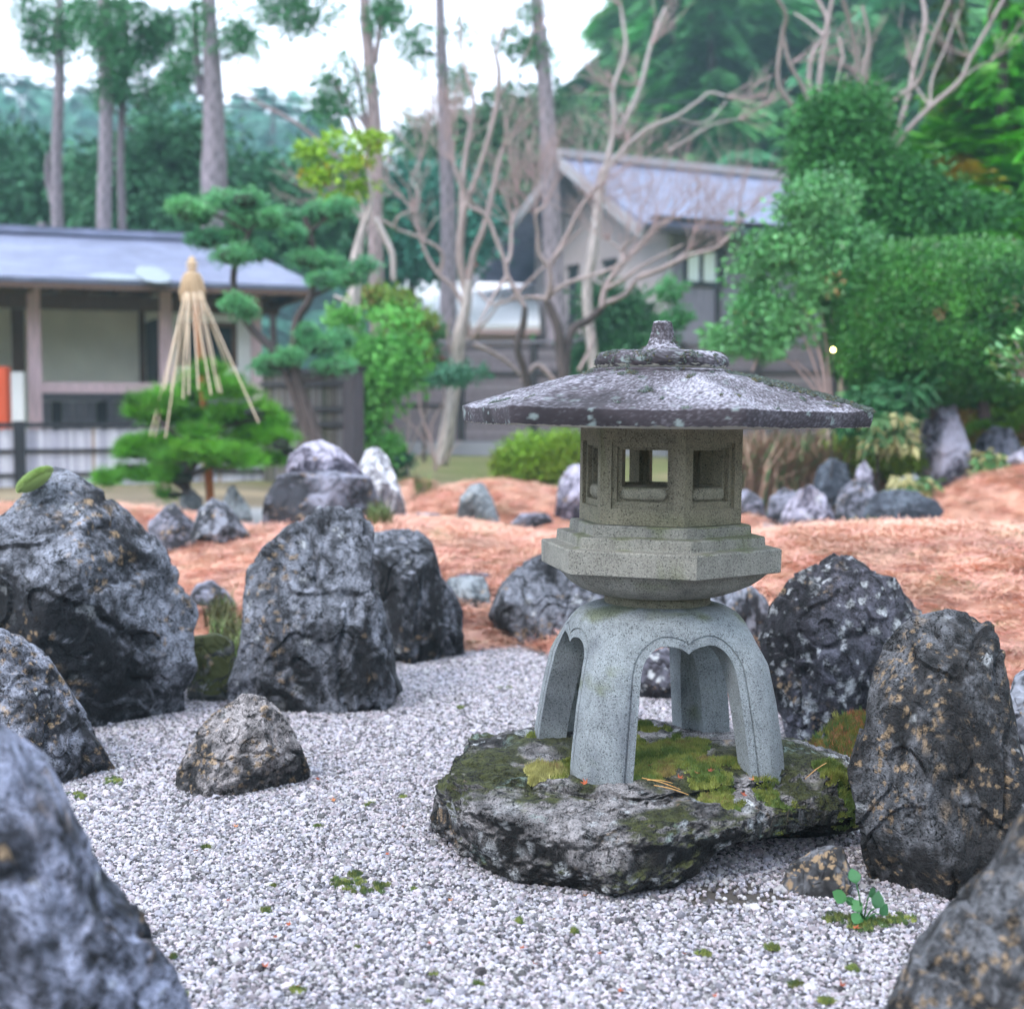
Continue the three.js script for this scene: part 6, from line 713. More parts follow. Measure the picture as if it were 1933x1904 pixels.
// --- cloud-pruned pine
{ const D = 12.4, b = at(596, 838, D), g = thing('cloud_pine', V(b.x, 0.25, b.z), 'cloud-pruned pine with rounded blue-green pads on two dark crooked stems', 'pine'), B = M.barkDark;
  limb(g, 'trunk', [[602, 850], [585, 790], [568, 740], [556, 690], [556, 640], [562, 600], [585, 560], [592, 500], [584, 440], [575, 410]], D, 13, 5, B); limb(g, 'trunk', [[588, 840], [565, 770], [540, 700], [505, 650], [475, 620], [448, 575], [440, 530], [445, 490]], D, 11, 6, B, 0.25);
  [[[[585, 560], [620, 545], [640, 530]], 4], [[[640, 530], [670, 515], [690, 503]], 3.5], [[[584, 440], [605, 420], [622, 405]], 4], [[[556, 650], [590, 655], [612, 660]], 4], [[[545, 705], [530, 695], [520, 690]], 4.5], [[[445, 490], [470, 440], [485, 420]], 4], [[[446, 500], [410, 470], [395, 460]], 3.5], [[[470, 440], [420, 410], [380, 400]], 3.5], [[[560, 720], [600, 715], [640, 700], [680, 690]], 3.5], [[[590, 500], [588, 490], [590, 480]], 4]].forEach(([p, r]) => limb(g, 'limb', p, D, r, r * 0.6, B));
  [[350, 394, 28, 24], [378, 404, 24, 26], [425, 378, 44, 20], [462, 376, 36, 18], [470, 412, 44, 22], [512, 408, 20, 14], [385, 450, 34, 20], [420, 446, 36, 18], [440, 482, 40, 20], [480, 474, 38, 22], [442, 572, 28, 18], [462, 588, 24, 14], [535, 412, 40, 24], [556, 440, 22, 18], [604, 400, 34, 22], [640, 392, 26, 24], [580, 488, 36, 18], [618, 494, 30, 16], [612, 528, 34, 14], [660, 524, 28, 15], [690, 500, 24, 10], [600, 650, 42, 22], [640, 640, 28, 18], [580, 625, 20, 14], [515, 684, 36, 18], [545, 672, 26, 16], [635, 690, 44, 16], [500, 690, 22, 12]].forEach(([x, y, rx, ry], i) => leaves(g, 'foliage_pad', PADL, M.glossy, [blob(x, y, D + ((i * 7) % 5 - 2) * 0.07, rx, ry, Math.round(rx * ry * 0.17) + 20, 0.8)], 0.052, [0.06, 0.19, 0.12], [0.2, 0.43, 0.2], 200 + i, { dome: 1, tip: 0.35, hollow: 0.7, lump: 0.15, airy: 1.0, core: 0.72 })); }
// --- young pine under a straw rope umbrella
{ const D = 10.6, b = at(402, 965, D), g = thing('young_pine', V(b.x, G(b.x, b.z), b.z), 'young bright green pine with layered needle pads under the rope umbrella', 'pine'), pads = [[400, 700, 40, 16], [270, 775, 30, 20], [545, 850, 34, 20], [385, 815, 60, 20], [395, 722, 70, 24], [350, 745, 70, 26], [440, 740, 60, 24], [300, 760, 50, 26], [330, 785, 70, 24], [420, 785, 80, 26], [480, 775, 50, 24], [505, 800, 50, 26], [460, 830, 80, 26], [530, 835, 40, 26], [400, 850, 70, 24], [300, 840, 80, 28], [250, 850, 50, 26], [350, 865, 70, 24], [220, 890, 44, 22], [280, 895, 70, 26], [340, 900, 60, 24], [450, 868, 60, 22], [520, 868, 36, 16], [330, 932, 40, 12], [200, 905, 24, 12]];
  limb(g, 'trunk', [[352, 990], [356, 950], [350, 900], [380, 850], [372, 790], [378, 730]], D, 13, 4, M.barkDark, 0.2); [[[356, 930], [300, 890], [240, 880]], [[352, 900], [420, 870], [500, 850]], [[378, 845], [320, 810], [290, 780]], [[376, 830], [440, 800], [500, 790]], [[400, 880], [440, 882], [470, 860]]].forEach((p) => limb(g, 'limb', p, D, 6, 3, M.barkDark));
  leaves(g, 'crown', NEED, M.needle, pads.map(([x, y, rx, ry], i) => blob(x, y, D + ((i * 5) % 7 - 3) * 0.09, rx, ry, Math.round(rx * ry * 0.05) + 10, 0.7)), 0.092, [0.055, 0.17, 0.035], [0.15, 0.36, 0.06], 82, { dome: 1, tip: 0.35, tilt: 0.8, hollow: 0.4, airy: 0.8, core: 0.42, lump: 0.4, holes: 3 });
  const P = at(400, 940, D + 0.05), T0 = at(362, 500, D + 0.05), u = thing('rope_umbrella', V(P.x, G(P.x, P.z), P.z), 'straw-topped rope umbrella tied over the young pine from an orange pole', 'rope umbrella'); const foot = P.clone().setY(G(P.x, P.z) - 0.1);
  part(u, 'pole', tube([foot, P.clone().lerp(T0, 0.45), T0], [0.032, 0.03, 0.026], 10, 5), M.pole);
  const s = mpp(D - 0.3), prof = [[0, 552], [26, 550], [27, 544], [24, 528], [19, 516], [13, 510], [10, 503], [9.5, 494], [11, 490], [10.5, 484], [8, 477], [4, 474], [0, 473]], r = R(83), straw = [];
  const core = new THREE.LatheGeometry(prof.map(([q, y]) => new THREE.Vector2(q * 0.76 * s, (y - 473) * -s)), 24); core.translate(T0.x, at(362, 473, D - 0.3).y, T0.z); part(u, 'straw_core', core, M.straw);
  const y473 = at(362, 473, D - 0.3).y, yy = (y) => y473 - (y - 473) * s; for (let i = 0; i < 230; i++) { const a = r() * 6.283, c = Math.cos(a), e = Math.sin(a), k = 0.88 + 0.3 * r(), end = 543 + 17 * r(); straw.push(tube([V(T0.x + c * 11 * s * k, yy(505), T0.z + e * 11 * s * k), V(T0.x + c * 17 * s * k, yy(520), T0.z + e * 17 * s * k), V(T0.x + c * 21 * s * k, yy(end), T0.z + e * 21 * s * k)], [0.004, 0.006, 0.004], 5, 2)); } const st = part(u, 'straw_skirt', mergeGeometries(straw), M.straw); st.userData.kind = 'stuff';
  for (const y of [488, 496, 505]) { const t = new THREE.TorusGeometry(10.5 * s, 0.006, 6, 20); t.rotateX(Math.PI / 2); t.translate(T0.x, yy(y), T0.z); part(u, 'binding', t, M.rope); }
  for (const [x0, y0, x1, y1, dz] of [[348, 552, 310, 735, 0.3], [352, 552, 322, 740, 0.15], [350, 552, 328, 735, -0.3], [356, 552, 338, 720, -0.4], [356, 552, 356, 745, 0.35], [366, 552, 398, 745, 0.35], [372, 552, 412, 740, 0.2], [376, 552, 418, 742, 0.1], [376, 550, 430, 700, -0.4], [372, 552, 440, 705, -0.35], [378, 550, 488, 798, 0.3], [350, 552, 283, 822, 0.1], [350, 552, 292, 824, 0], [352, 552, 312, 826, 0.2], [362, 552, 346, 700, -0.45], [368, 552, 386, 720, -0.4], [354, 552, 345, 752, 0.32], [364, 552, 374, 735, 0.38]]) { const a = at(x0, y0, D - 0.3), e = at(x1, y1, D - 0.3 - dz); part(u, 'rope', tube([a, a.clone().lerp(e, 0.5), e], [0.0042, 0.0042, 0.0042], 6, 2), M.rope); } }
// --- shrubs in the middle
const SG = [0.06, 0.2, 0.06], SB = [0.15, 0.38, 0.1];
bushTree('leafy_shrub', 'bright green leafy shrub beside the bamboo fence post', 'shrub', 14.2, [[712, 880], [715, 780], [710, 690]], 5, [[690, 660, 50, 40, 230], [740, 690, 50, 46, 230], [700, 730, 60, 50, 300], [760, 640, 44, 30, 160], [650, 640, 26, 26, 80], [720, 600, 60, 24, 180], [690, 790, 40, 34, 140], [780, 700, 34, 36, 110], [655, 720, 34, 44, 130], [660, 800, 30, 40, 90], [720, 840, 40, 30, 80], [640, 590, 30, 20, 60]], LEAF2, M.foliage, 0.1, [0.1, 0.29, 0.08], [0.24, 0.48, 0.14], 301, { share: 0.6, airy: 0.9, holes: 2.6, hollow: 0, lump: 0.55 }, [[[714, 780], [750, 700], [770, 650]], [[713, 760], [680, 700], [660, 650]]]);
bushTree('leafy_shrub', 'yellow-green loose shrub in front of the white building', 'shrub', 17, [[740, 880], [738, 700], [735, 600]], 4, [[740, 570, 50, 22, 150], [780, 600, 44, 20, 100], [700, 560, 30, 16, 60], [770, 655, 40, 18, 90]], LEAF2, M.foliage, 0.13, [0.1, 0.2, 0.05], [0.28, 0.34, 0.07], 302, { airy: 0.8, holes: 1.8, hollow: 0, lump: 0.5, accent: [0.4, 0.15, 0.06, 0.05] });
bushTree('leafy_shrub', 'green shrub with a reddish patch before the white wall', 'shrub', 18.5, [[800, 880], [802, 760], [805, 640]], 4, [[800, 620, 30, 20, 70], [790, 670, 36, 26, 100], [820, 700, 34, 20, 70], [780, 720, 44, 30, 110]], LEAF2, M.foliage, 0.13, SG, [0.1, 0.2, 0.07], 303, { airy: 0.8, holes: 1.8, hollow: 0, lump: 0.5, accent: [0.3, 0.09, 0.05, 0.05] });
bushTree('bare_shrub', 'small many-stemmed shrub with thin bluish leaves before the board fence', 'shrub', 15.8, [[822, 885], [818, 850], [795, 780], [790, 730]], 3.2, [[800, 715, 40, 12, 60], [850, 705, 44, 12, 70], [900, 700, 30, 9, 36], [760, 700, 30, 12, 36]], LEAF2, M.foliage, 0.1, [0.05, 0.14, 0.09], [0.1, 0.24, 0.14], 304, { holes: 2, hollow: 0.05, bark: M.twig, stemName: 'stem' }, [[[822, 880], [830, 840], [840, 790], [835, 720]], [[824, 885], [845, 860], [870, 830]], [[820, 870], [800, 830], [775, 800], [755, 790]], [[818, 850], [815, 800], [850, 740]]]);
bushTree('bare_shrub', 'small pale bare shrub with forked stems behind the white stone', 'shrub', 14.8, [[770, 900], [768, 850], [772, 790], [765, 740]], 4, [[745, 860, 24, 24, 36], [735, 900, 20, 16, 26]], LEAF2, M.foliage, 0.1, [0.04, 0.12, 0.07], [0.08, 0.2, 0.11], 305, { hollow: 0.05, bark: M.barkBare, stemName: 'stem' }, [[[770, 860], [790, 810], [810, 770]], [[769, 850], [745, 800], [725, 790]], [[771, 800], [750, 770], [740, 740]], [[772, 880], [800, 850], [812, 830]]]);
bushTree('leafy_shrub', 'dark green broadleaf shrub between the bare trunks and the lantern top', 'shrub', 19, [[1165, 850], [1165, 760], [1160, 640]], 5, [[1150, 600, 60, 40, 240], [1170, 660, 64, 50, 300], [1130, 560, 34, 26, 100], [1200, 620, 40, 40, 150], [1110, 680, 40, 40, 130], [1180, 570, 50, 26, 120]], LEAF, M.foliage, 0.14, [0.035, 0.11, 0.055], [0.09, 0.22, 0.1], 306, { airy: 1.2, holes: 1.6, hollow: 0, lump: 0.5 });
bushTree('leafy_shrub', 'thin sprig of pale leaves in front of the dark house wall', 'shrub', 19, [[1262, 850], [1262, 700], [1260, 560]], 1.6, [[1262, 545, 24, 14, 24], [1262, 600, 26, 10, 26], [1280, 595, 14, 8, 12], [1255, 640, 14, 10, 10]], LEAF2, M.foliage, 0.13, [0.07, 0.2, 0.09], [0.12, 0.3, 0.12], 307, { hollow: 0.05 });
// --- bright shrub left of the hedge
bushTree('leafy_shrub', 'tall glossy bright green shrub with thin pale stems left of the trimmed hedge', 'shrub', 11.2, [[1575, 830], [1560, 740], [1540, 640], [1500, 540]], 5, [[1360, 640, 30, 12, 40], [1530, 400, 80, 60, 380], [1480, 470, 70, 60, 320], [1580, 460, 70, 60, 340], [1440, 540, 60, 40, 220], [1520, 540, 80, 60, 360], [1600, 540, 50, 60, 200], [1410, 590, 50, 34, 150], [1480, 600, 60, 40, 190], [1390, 640, 44, 26, 120], [1450, 650, 40, 24, 90], [1560, 360, 60, 40, 180], [1420, 490, 36, 20, 60], [1640, 500, 40, 60, 130]], LEAF, M.glossy, 0.075, [0.06, 0.2, 0.07], [0.22, 0.44, 0.2], 311, { share: 0.6, airy: 0.9, holes: 3.4, hollow: 0, lump: 0.8, accent: [0.5, 0.3, 0.12, 0.008], bark: M.twig, stemName: 'stem' }, [[[1572, 800], [1520, 640], [1480, 590]], [[1574, 810], [1560, 650], [1545, 540]], [[1576, 810], [1590, 700], [1570, 600]], [[1570, 780], [1500, 690], [1450, 670]], [[1420, 700], [1435, 660], [1430, 620]], [[1570, 800], [1540, 720], [1500, 680]]]);
// --- trimmed hedge
{ const D = 10.9, b = at(1790, 760, D), g = thing('trimmed_hedge', V(b.x, G(b.x, b.z), b.z), 'large clipped round-topped hedge of small glossy leaves at the right', 'hedge'); limb(g, 'trunk', [[1760, 790], [1765, 700], [1770, 600]], D, 12, 8, M.barkDark); limb(g, 'trunk', [[1860, 790], [1850, 700], [1845, 600]], D, 12, 8, M.barkDark);
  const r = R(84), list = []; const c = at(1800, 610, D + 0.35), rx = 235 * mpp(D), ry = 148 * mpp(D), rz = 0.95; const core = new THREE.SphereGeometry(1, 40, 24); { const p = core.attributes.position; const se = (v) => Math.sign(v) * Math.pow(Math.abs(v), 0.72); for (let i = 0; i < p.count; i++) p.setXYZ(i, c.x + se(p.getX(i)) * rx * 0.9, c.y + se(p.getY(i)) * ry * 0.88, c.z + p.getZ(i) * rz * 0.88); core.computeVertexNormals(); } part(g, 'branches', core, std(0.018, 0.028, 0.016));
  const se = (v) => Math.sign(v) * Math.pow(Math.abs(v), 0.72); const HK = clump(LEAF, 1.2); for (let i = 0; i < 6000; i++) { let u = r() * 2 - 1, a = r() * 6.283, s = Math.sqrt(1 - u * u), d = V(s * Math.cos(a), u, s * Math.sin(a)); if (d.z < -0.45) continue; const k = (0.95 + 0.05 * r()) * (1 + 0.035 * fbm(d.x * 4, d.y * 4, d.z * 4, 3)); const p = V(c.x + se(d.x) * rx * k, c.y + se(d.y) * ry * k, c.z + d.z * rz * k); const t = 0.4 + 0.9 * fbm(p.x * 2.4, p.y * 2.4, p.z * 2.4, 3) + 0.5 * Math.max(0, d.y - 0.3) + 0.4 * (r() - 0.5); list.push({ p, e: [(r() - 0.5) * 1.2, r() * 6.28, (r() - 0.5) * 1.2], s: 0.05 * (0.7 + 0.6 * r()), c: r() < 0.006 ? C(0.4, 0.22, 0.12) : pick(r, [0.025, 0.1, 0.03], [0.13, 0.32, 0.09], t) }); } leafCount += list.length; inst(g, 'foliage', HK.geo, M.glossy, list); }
// --- azaleas and low growth
bushTree('clipped_azalea', 'low clipped round azalea, green above and rusty below, left of the fire box', 'shrub', 11.8, [[1020, 925], [1020, 900], [1020, 880]], 5, [[1020, 880, 78, 46, 620], [1062, 872, 56, 46, 360], [980, 892, 38, 34, 200]], FINE, M.needle, 0.09, [0.13, 0.1, 0.03], [0.14, 0.25, 0.04], 321, { dome: 1, tip: 0.6, hollow: 0.6, core: 0.75 });
bushTree('clipped_azalea', 'loose low azalea with olive leaves above the pale round stones on the right', 'shrub', 10.9, [[1650, 910], [1650, 885], [1650, 870]], 4, [[1650, 852, 72, 30, 340], [1700, 870, 50, 26, 170], [1610, 850, 44, 26, 140]], FINE, M.needle, 0.09, [0.08, 0.1, 0.03], [0.2, 0.29, 0.06], 322, { dome: 1, tip: 0.4, hollow: 0.4, core: 0.6 });
{ const D = 8.2, r = R(323), b = at(1990, 860, D), g = thing('leafy_shrub', V(b.x, G(b.x, b.z), b.z), 'sprig of large bright leaves at the right edge in front of the hedge', 'shrub'), shapes = [1, 2].map((seed) => { const q = new THREE.Shape(); q.moveTo(0, 0); q.quadraticCurveTo(0.2, 0.35, 0.1, 0.8); q.lineTo(0, 1); q.lineTo(-0.1, 0.8); q.quadraticCurveTo(-0.2, 0.35, 0, 0); const s = new THREE.ShapeGeometry(q, 5), p = s.attributes.position; for (let i = 0; i < p.count; i++) p.setZ(i, Math.abs(p.getX(i)) * 0.5 - (0.15 + 0.2 * seed) * p.getY(i) ** 2); s.computeVertexNormals(); return s; }), mats = [[0.1, 0.32, 0.07], [0.15, 0.42, 0.1], [0.22, 0.5, 0.14], [0.07, 0.22, 0.06]].map((c) => std(...c, { roughness: 0.55 }));
  for (const [x, y, n, s] of [[1893, 655, 9, 24], [1876, 668, 6, 20], [1912, 668, 8, 24], [1935, 632, 9, 26], [1915, 640, 7, 22], [1958, 655, 8, 26], [1905, 714, 8, 22], [1925, 722, 8, 22], [1884, 690, 6, 18], [1945, 692, 9, 24], [1925, 690, 7, 22], [1965, 700, 7, 24]]) { const c = at(x, y, D + 0.25 * (r() - 0.5)); part(g, 'stem', tube([at(1985, 800, D), at(1950, 730, D), at((x + 1945) / 2, (y + 700) / 2, D), c], [0.008, 0.006, 0.004, 0.003], 5, 3), M.twig); for (let i = 0; i < n; i++) { const m = new THREE.Mesh(shapes[i % 2], mats[Math.floor(r() * 4)]); m.name = 'leaf'; m.position.copy(c).sub(g.position); m.rotation.set(1.35 + 0.95 * r(), i / n * 6.283 + r() * 0.6, 0, 'YXZ'); m.scale.set(s * mpp(D) * 1.9, s * mpp(D) * (1.05 + 0.5 * r()), s * mpp(D)); m.castShadow = m.receiveShadow = true; g.add(m); } } }
bushTree('leafy_shrub', 'dark broadleaf bush at the foot of the hedge beside the dry grass', 'shrub', 10.6, [[1660, 830], [1655, 780], [1650, 740]], 3, [[1640, 750, 44, 30, 150], [1680, 770, 50, 32, 150], [1610, 775, 30, 24, 80], [1700, 730, 40, 26, 90]], BIGLEAF, M.foliage, 0.1, [0.03, 0.1, 0.045], [0.08, 0.22, 0.09], 324, { hollow: 0.1 });
// --- right bank: fern and bush mass above the hedge, moss below it
{ const r = R(85), list = [], tall = []; const put = (px, py, D, s, ca, cb, t, L) => { const p = at(px, py, D); L.push({ p, q: new THREE.Quaternion().setFromAxisAngle(UPY, r() * 6.283).multiply(new THREE.Quaternion().setFromAxisAngle(V(0, 0, 1), 0.5 - 0.9 * r())), s: s * (0.6 + 0.8 * r()), c: pick(r, ca, cb, t) }); };
  for (let i = 0; i < 1700; i++) { const px = 1690 + 330 * r(), py = 120 + 400 * r(); const lim = 470 - (px - 1690) * 1.15 + 70 * fbm(px * 0.012, 1, 2, 3); if (py < lim * 0.8) continue; const D = 17.5 - (py - 120) / 400 * 4.5 + 1.2 * fbm(px * 0.02, py * 0.02, 3, 2) + 0.5 * r(), n = fbm(px * 0.016, py * 0.016, 5, 3), warm = n > 0.16; put(px, py, D, 0.62, warm ? [0.14, 0.11, 0.02] : [0.05, 0.16, 0.03], warm ? [0.3, 0.23, 0.04] : [0.16, 0.36, 0.06], 0.5 + 1.3 * fbm(px * 0.04, py * 0.04, 8, 2) + 0.3 * (r() - 0.5), list); }
  leafCount += list.length; tag(inst(scene, 'undergrowth', BOUGH, M.needle, list), 'green and rusty fern undergrowth climbing the right-hand slope above the hedge', 'undergrowth'); }
[[1905, -150, 15.5, 260, 'bright green cypress at the top right corner'], [1800, -120, 18, 200, 'dark rusty-leaved cypress behind the bare tree at the upper right'], [1990, 120, 13.5, 250, 'bright green cypress at the right edge above the hedge'], [1950, 250, 14.5, 200, 'green cypress on the right slope above the ferns']].forEach(([x, y, D, w, l], i) => conifer('cypress', x, y, D, w, i === 1 ? [0.14, 0.08, 0.03] : [0.05, 0.19, 0.035], i === 1 ? [0.08, 0.24, 0.06] : [0.15, 0.46, 0.08], l, null, 160 + i, 2600, 1.2 + Math.max(0, i === 3 ? 0.6 : 0), 0.7));
bushTree('evergreen_bush', 'dark green bush under the bare upper-right tree', 'bush', 13.4, [[1600, 640], [1600, 480], [1595, 300]], 8, [[1560, 270, 60, 60, 380], [1600, 230, 60, 50, 340], [1620, 330, 90, 80, 700], [1680, 390, 90, 80, 620], [1560, 350, 60, 50, 300], [1740, 420, 80, 70, 420], [1650, 280, 70, 60, 360], [1700, 320, 60, 60, 300], [1830, 440, 100, 50, 380]], FINE, M.needle, 0.17, [0.03, 0.11, 0.04], [0.08, 0.23, 0.065], 331, { holes: 1.4, hollow: 0.2 });
{ const g = new THREE.PlaneGeometry(5, 2.6, 90, 50); g.rotateX(-Math.PI / 2); g.translate(4.9, 0, -11.7); const p = g.attributes.position; for (let i = 0; i < p.count; i++) { const x = p.getX(i), z = p.getZ(i), D = -z; p.setY(i, baseH(x, z) + 0.02 + 0.14 * (0.5 + fbm(x * 2.2, 0, z * 2.2, 3)) * ss(2.4, 2.9, x)); } g.computeVertexNormals(); setColor(g, (o, x, y, z) => { const n = 0.5 + fbm(x * 2.4, 1, z * 2.4, 4), k = ss(0.42, 0.62, n), v = 0.8 + 0.5 * noise(x * 25, y * 25, z * 25); o[0] = lerp(0.13, 0.2, k) * v; o[1] = lerp(0.2, 0.11, k) * v; o[2] = 0.022 * v; }); top('mossy_bank', g, M.vc, V(0, 0, 0), 'mossy green and rusty bank below the trimmed hedge', 'bank', null, 'structure');
  const r = R(86), list = []; for (let i = 0; i < 5200; i++) { const x = 2.9 + 3.6 * r(), z = -10.6 - 2.2 * r(), y = baseH(x, z) + 0.08 + 0.14 * fbm(x * 2.2, 0, z * 2.2, 3), n = 0.5 + fbm(x * 2.4, 1, z * 2.4, 4); list.push({ p: V(x, y, z), e: [(r() - 0.5), r() * 6.3, (r() - 0.5)], s: 0.04 + 0.03 * r(), c: pick(r, [0.24, 0.13, 0.04], [0.16, 0.3, 0.05], 1.1 - ss(0.42, 0.62, n) + 0.3 * (r() - 0.5)) }); } tag(inst(scene, 'moss', TUFT, M.needle, list), 'moss and low heather on the bank below the trimmed hedge', 'moss'); }
{ // dry grass and bamboo grass
  const blade = (seed, n) => { const r = R(seed), P = []; for (let i = 0; i < n; i++) { const a = r() * 6.283, l = 0.6 + 0.6 * r(), b = 0.15 + 0.5 * r(), o = V((r() - 0.5) * 0.5, 0, (r() - 0.5) * 0.5), d = V(Math.cos(a), 0, Math.sin(a)), s = V(-d.z, 0, d.x).multiplyScalar(0.02), m = o.clone().addScaledVector(d, b * 0.3 * l).setY(l * 0.6), t = o.clone().addScaledVector(d, b * l).setY(l * (1 - 0.3 * b)); for (const q of [o.clone().add(s), o.clone().sub(s), m.clone().sub(s), o.clone().add(s), m.clone().sub(s), m.clone().add(s), m.clone().add(s), m.clone().sub(s), t]) P.push(q.x, q.y, q.z); } const g = new THREE.BufferGeometry(); g.setAttribute('position', new THREE.Float32BufferAttribute(P, 3)); g.computeVertexNormals(); return g; };
  const BL = blade(5, 14), r = R(87), dry = [], grn = []; for (let i = 0; i < 1500; i++) { const px = 1390 + 250 * r(), D = 10.9 + 0.9 * r(), p = at(px, 800, D), v = 0.7 + 0.6 * r(); p.y = G(p.x, p.z); const t = r(); (t < 0.82 ? dry : grn).push({ p, e: [(r() - 0.5) * 0.4, r() * 6.3, (r() - 0.5) * 0.4], s: 0.34 + 0.3 * r(), c: t < 0.82 ? C(0.3 * v, 0.2 * v * (0.85 + 0.2 * r()), 0.13 * v) : C(0.1 * v, 0.24 * v, 0.08 * v) }); }
  tag(inst(scene, 'dry_grass', BL, M.needle, dry), 'brown dry grass right of the lantern fire box', 'grass'); tag(inst(scene, 'grass', BL, M.needle, grn), 'green blades among the dry grass right of the lantern', 'grass');
  const sasa = []; for (let i = 0; i < 150; i++) { const [px, py, D] = [[1640 + 80 * r(), 780 + 60 * r(), 10.3], [1690 + 70 * r(), 900 + 30 * r(), 9.9], [1850 + 40 * r(), 850 + 60 * r(), 10.4], [1600 + 60 * r(), 740 + 50 * r(), 10.5]][i % 4]; const p = at(px, py, D + 0.3 * r()), v = 0.7 + 0.6 * r(), pale = r() < 0.45; sasa.push({ p, e: [(r() - 0.5), r() * 6.3, (r() - 0.5)], s: 0.085 + 0.04 * r(), c: pale ? C(0.5 * v, 0.45 * v, 0.2 * v) : C(0.1 * v, 0.24 * v, 0.07 * v) }); } tag(inst(scene, 'bamboo_grass', BIGLEAF, M.foliage, sasa), 'variegated dwarf bamboo leaves among the stones of the right bank', 'bamboo grass');
  const edge = []; for (const [px, py, D, w] of [[1455, 1006, 8.9, 20], [1860, 992, 8.6, 24], [1910, 988, 8.6, 16], [1845, 1000, 8.5, 14], [420, 1125, 5.7, 16], [446, 1128, 5.5, 12], [720, 985, 7.7, 10], [712, 960, 7.8, 8], [800, 915, 12, 16], [815, 935, 11.5, 18]]) for (let i = 0; i < 26; i++) { const p = at(px + (r() - 0.5) * 2 * w, py, D + (r() - 0.5) * 0.3), v = 0.5 + 0.6 * r(); p.y = G(p.x, p.z); edge.push({ p, e: [(r() - 0.5) * 0.8, r() * 6.3, (r() - 0.5) * 0.8], s: 0.09 + 0.06 * r(), c: r() < 0.7 ? C(0.1 * v, 0.1 * v, 0.025 * v) : C(0.16 * v, 0.26 * v, 0.06 * v) }); } tag(inst(scene, 'grass', BL, M.needle, edge), 'dark low tufts along the edges of the needle mounds', 'grass'); }
console.log('leaf clusters', leafCount);

// ---------------------------------------------------------------- small things
{ // seedling at the foot of the right rock
  const base = gnd(1630, 1742, 0.01), g = thing('seedling', base, 'small green seedling with toothed leaves at the foot of the tall lichen rock', 'plant'), mats = [std(0.03, 0.13, 0.035, { roughness: 0.6 }), std(0.045, 0.17, 0.045, { roughness: 0.6 }), std(0.025, 0.1, 0.03, { roughness: 0.6 })], r = R(91);
  const leaf = (seed) => { const rr = R(seed), s = new THREE.Shape(), n = 7; s.moveTo(0, 0); for (let i = 1; i <= n; i++) { const t = i / n; s.lineTo(Math.sin(Math.PI * Math.pow(t, 0.8)) * 0.36 * (1 + 0.1 * (i % 2)), t); } for (let i = n - 1; i >= 0; i--) { const t = i / n; s.lineTo(-Math.sin(Math.PI * Math.pow(t, 0.8)) * 0.36 * (1 + 0.1 * (i % 2)), t); } const q = new THREE.ShapeGeometry(s, 4), p = q.attributes.position; for (let i = 0; i < p.count; i++) { const x = p.getX(i), y = p.getY(i); p.setZ(i, Math.abs(x) * 0.35 - 0.25 * y * y); } q.computeVertexNormals(); return q; };
  const shapes = [leaf(1), leaf(2)], D = -base.z; [[1617, 1668, 34, 0.2], [1600, 1698, 38, 1.3], [1640, 1692, 30, -1.1], [1615, 1705, 24, 1.2], [1625, 1722, 32, 0.5], [1652, 1715, 38, -0.4], [1660, 1725, 32, -1.0], [1628, 1740, 30, 1.1], [1645, 1744, 26, -0.8]].forEach(([x, y, l, roll], i) => { const tip = at(x, y, D - 0.04 + 0.05 * ((i * 3) % 5) / 5), st = part(g, 'stem', tube([base.clone(), base.clone().lerp(tip, 0.6).add(V(0, 0.006, 0)), tip], [0.0018, 0.0015, 0.0012], 5, 3), mats[1]); const m = new THREE.Mesh(shapes[i % 2], mats[i % 3]); m.name = 'leaf'; m.position.copy(tip).sub(base); m.rotation.set(-0.35 - 0.3 * r(), 0, roll, 'ZXY'); m.scale.setScalar(l * mpp(D) * 0.95); m.castShadow = m.receiveShadow = true; g.add(m); }); }
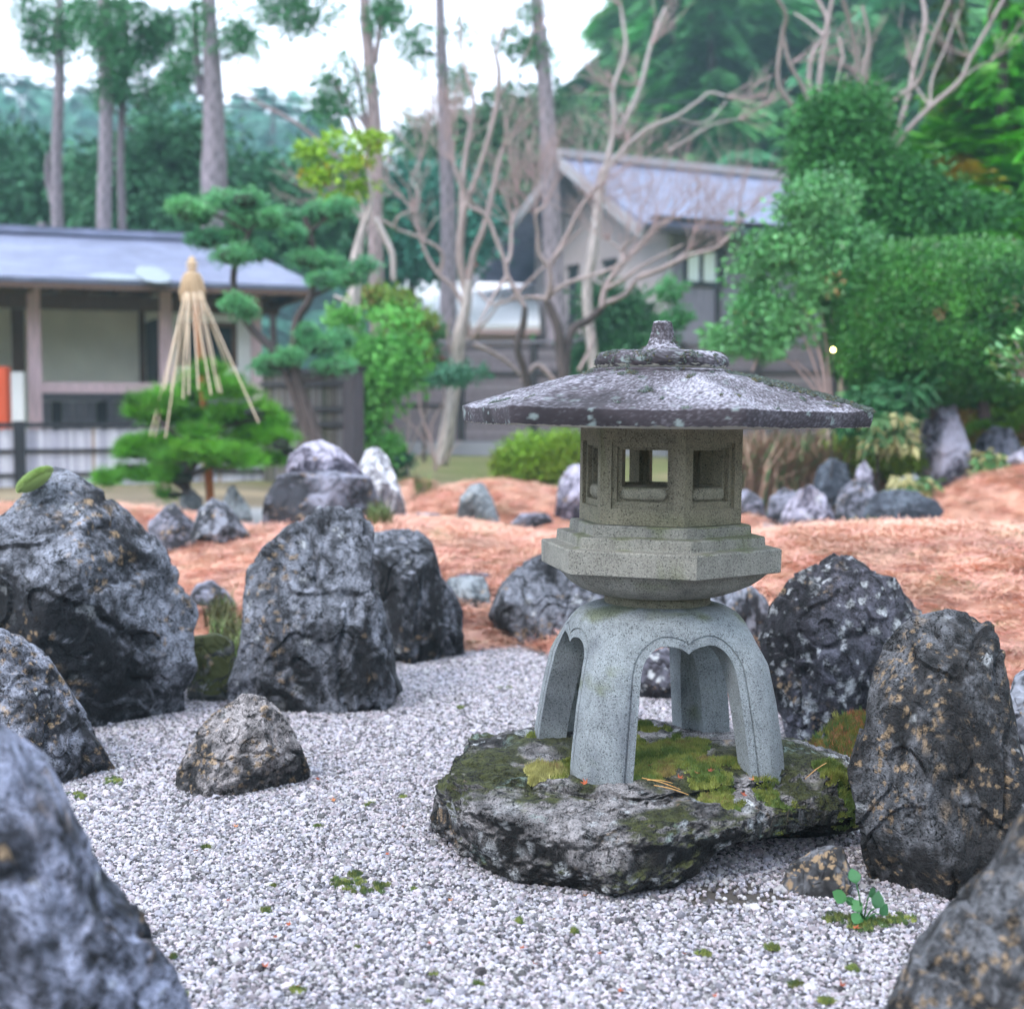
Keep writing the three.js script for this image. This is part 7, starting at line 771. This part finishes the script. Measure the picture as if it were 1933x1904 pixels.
{ // fallen maple leaves and needles
  const r = R(92), mk = (seed) => { const rr = R(seed), s = new THREE.Shape(), n = 5; const P = []; for (let i = 0; i < n; i++) { const a = -2.1 + 4.2 * i / (n - 1), l = i === 2 ? 1 : i % 4 ? 0.85 : 0.6; P.push([Math.sin(a) * l, Math.cos(a) * l]); const b = a + 4.2 / (n - 1) / 2; if (i < n - 1) P.push([Math.sin(b) * 0.34, Math.cos(b) * 0.34]); } s.moveTo(0, -0.25); P.forEach(([x, y]) => s.lineTo(x, y)); const q = new THREE.ShapeGeometry(s), p = q.attributes.position; for (let i = 0; i < p.count; i++) { const x = p.getX(i), y = p.getY(i), d = Math.hypot(x, y); p.setZ(i, 0.5 * d * d * (0.5 + rr()) + 0.2 * (rr() - 0.5)); } q.rotateX(-Math.PI / 2); const n2 = q.toNonIndexed(); n2.computeVertexNormals(); return n2; };
  const shapes = [mk(1), mk(2), mk(3)], mats = [std(0.34, 0.08, 0.03), std(0.42, 0.16, 0.06), std(0.25, 0.06, 0.03)];
  [[500, 1824, 14], [368, 1606, 11], [445, 1560, 9], [730, 1612, 8], [1590, 1860, 14], [1690, 1868, 16], [985, 1790, 12], [1010, 1820, 10], [850, 1700, 9], [545, 1745, 9], [520, 1768, 8], [630, 1510, 9], [640, 1455, 9], [600, 1470, 8], [1043, 1735, 9], [1290, 1800, 8], [690, 1845, 10], [560, 1862, 10], [1350, 1880, 9], [810, 1780, 8], [905, 1830, 9], [1170, 1870, 10], [430, 1700, 8], [1105, 1690, 9], [1615, 1752, 13], [1470, 1815, 8], [760, 1560, 7], [1130, 1800, 9]].forEach(([x, y, s], i) => { const p = gnd(x, y, 0.018), m = new THREE.Mesh(shapes[i % 3], mats[(i * 2) % 3]); m.name = numbered('fallen_leaf'); m.position.copy(p); m.rotation.set((r() - 0.5) * 0.6, r() * 6.3, (r() - 0.5) * 0.6); m.scale.setScalar(s * mpp(-p.z) * 1.05); m.castShadow = m.receiveShadow = true; scene.add(m); tag(m, 'small curled rust-red fallen maple leaf on the pale gravel', 'leaf', 'fallen maple leaves on the gravel'); });
  [[1318, 1460], [1340, 1455], [1283, 1468], [1228, 1445], [1295, 1442], [1105, 1478], [1420, 1472], [1405, 1500]].forEach(([x, y], i) => { const p = gnd(x, y, 0.205), m = new THREE.Mesh(shapes[i % 3], mats[(i + 1) % 3]); m.name = numbered('fallen_leaf'); m.position.copy(p); m.rotation.set((r() - 0.5), r() * 6.3, (r() - 0.5)); m.scale.setScalar(0.012); scene.add(m); tag(m, 'tiny curled red-brown leaf on the moss between the lantern legs', 'leaf', 'dead leaves on the base stone'); });
  const p = V(LX + 0.17, 1.045, -LD + 0.02), m = new THREE.Mesh(shapes[1], std(0.4, 0.07, 0.03)); m.name = numbered('fallen_leaf'); m.position.copy(p); m.scale.setScalar(0.011); m.rotation.y = 1; scene.add(m); tag(m, 'single red leaf caught in the lichen on the lantern roof', 'leaf');
  [[1212, 1468, 1285, 1490], [1222, 1472, 1270, 1478], [1235, 1482, 1300, 1500], [1560, 1440, 1520, 1470]].forEach(([x0, y0, x1, y1], i) => { const a = gnd(x0, y0, 0.2), b = gnd(x1, y1, 0.197); const pos = a.clone(); top('pine_needle', tube([a, a.clone().lerp(b, 0.5).add(V(0, 0.003, 0)), b], [0.0011, 0.0011, 0.0006], 5, 2), std(0.55, 0.3, 0.1), pos, i < 3 ? 'long tan dead pine needle lying on the front of the base stone' : 'tan dead needle on the right end of the base stone', 'needle', i < 3 ? 'dead needles on the base stone' : null); }); }
{ // a tiny lit garden bulb among the stems by the hedge
  const p = at(1573, 660, 10.4), g = thing('garden_lamp', V(p.x, G(p.x, p.z), p.z), 'tiny glowing yellow bulb on a thin stake at the hedge\'s left edge', 'lamp'); part(g, 'stake', tube([V(p.x, G(p.x, p.z) - 0.05, p.z), V(p.x, p.y - 0.012, p.z)], [0.005, 0.004], 6, 2), M.barkDark); const b = new THREE.SphereGeometry(0.013, 14, 10); b.translate(p.x, p.y, p.z); part(g, 'lamp_bulb', b, new THREE.MeshStandardMaterial({ color: 0x000000, emissive: new THREE.Color(1, 0.85, 0.3), emissiveIntensity: 7 })); const l = new THREE.PointLight(new THREE.Color(1, 0.8, 0.3), 0.03); l.name = 'lamp_light'; l.position.set(0, p.y - g.position.y, 0.0); l.shadow.radius = 0.5; g.add(l); }

scene.traverse((o) => { if (o.isLight) o.castShadow = true; });
renderer.render(scene, camera);
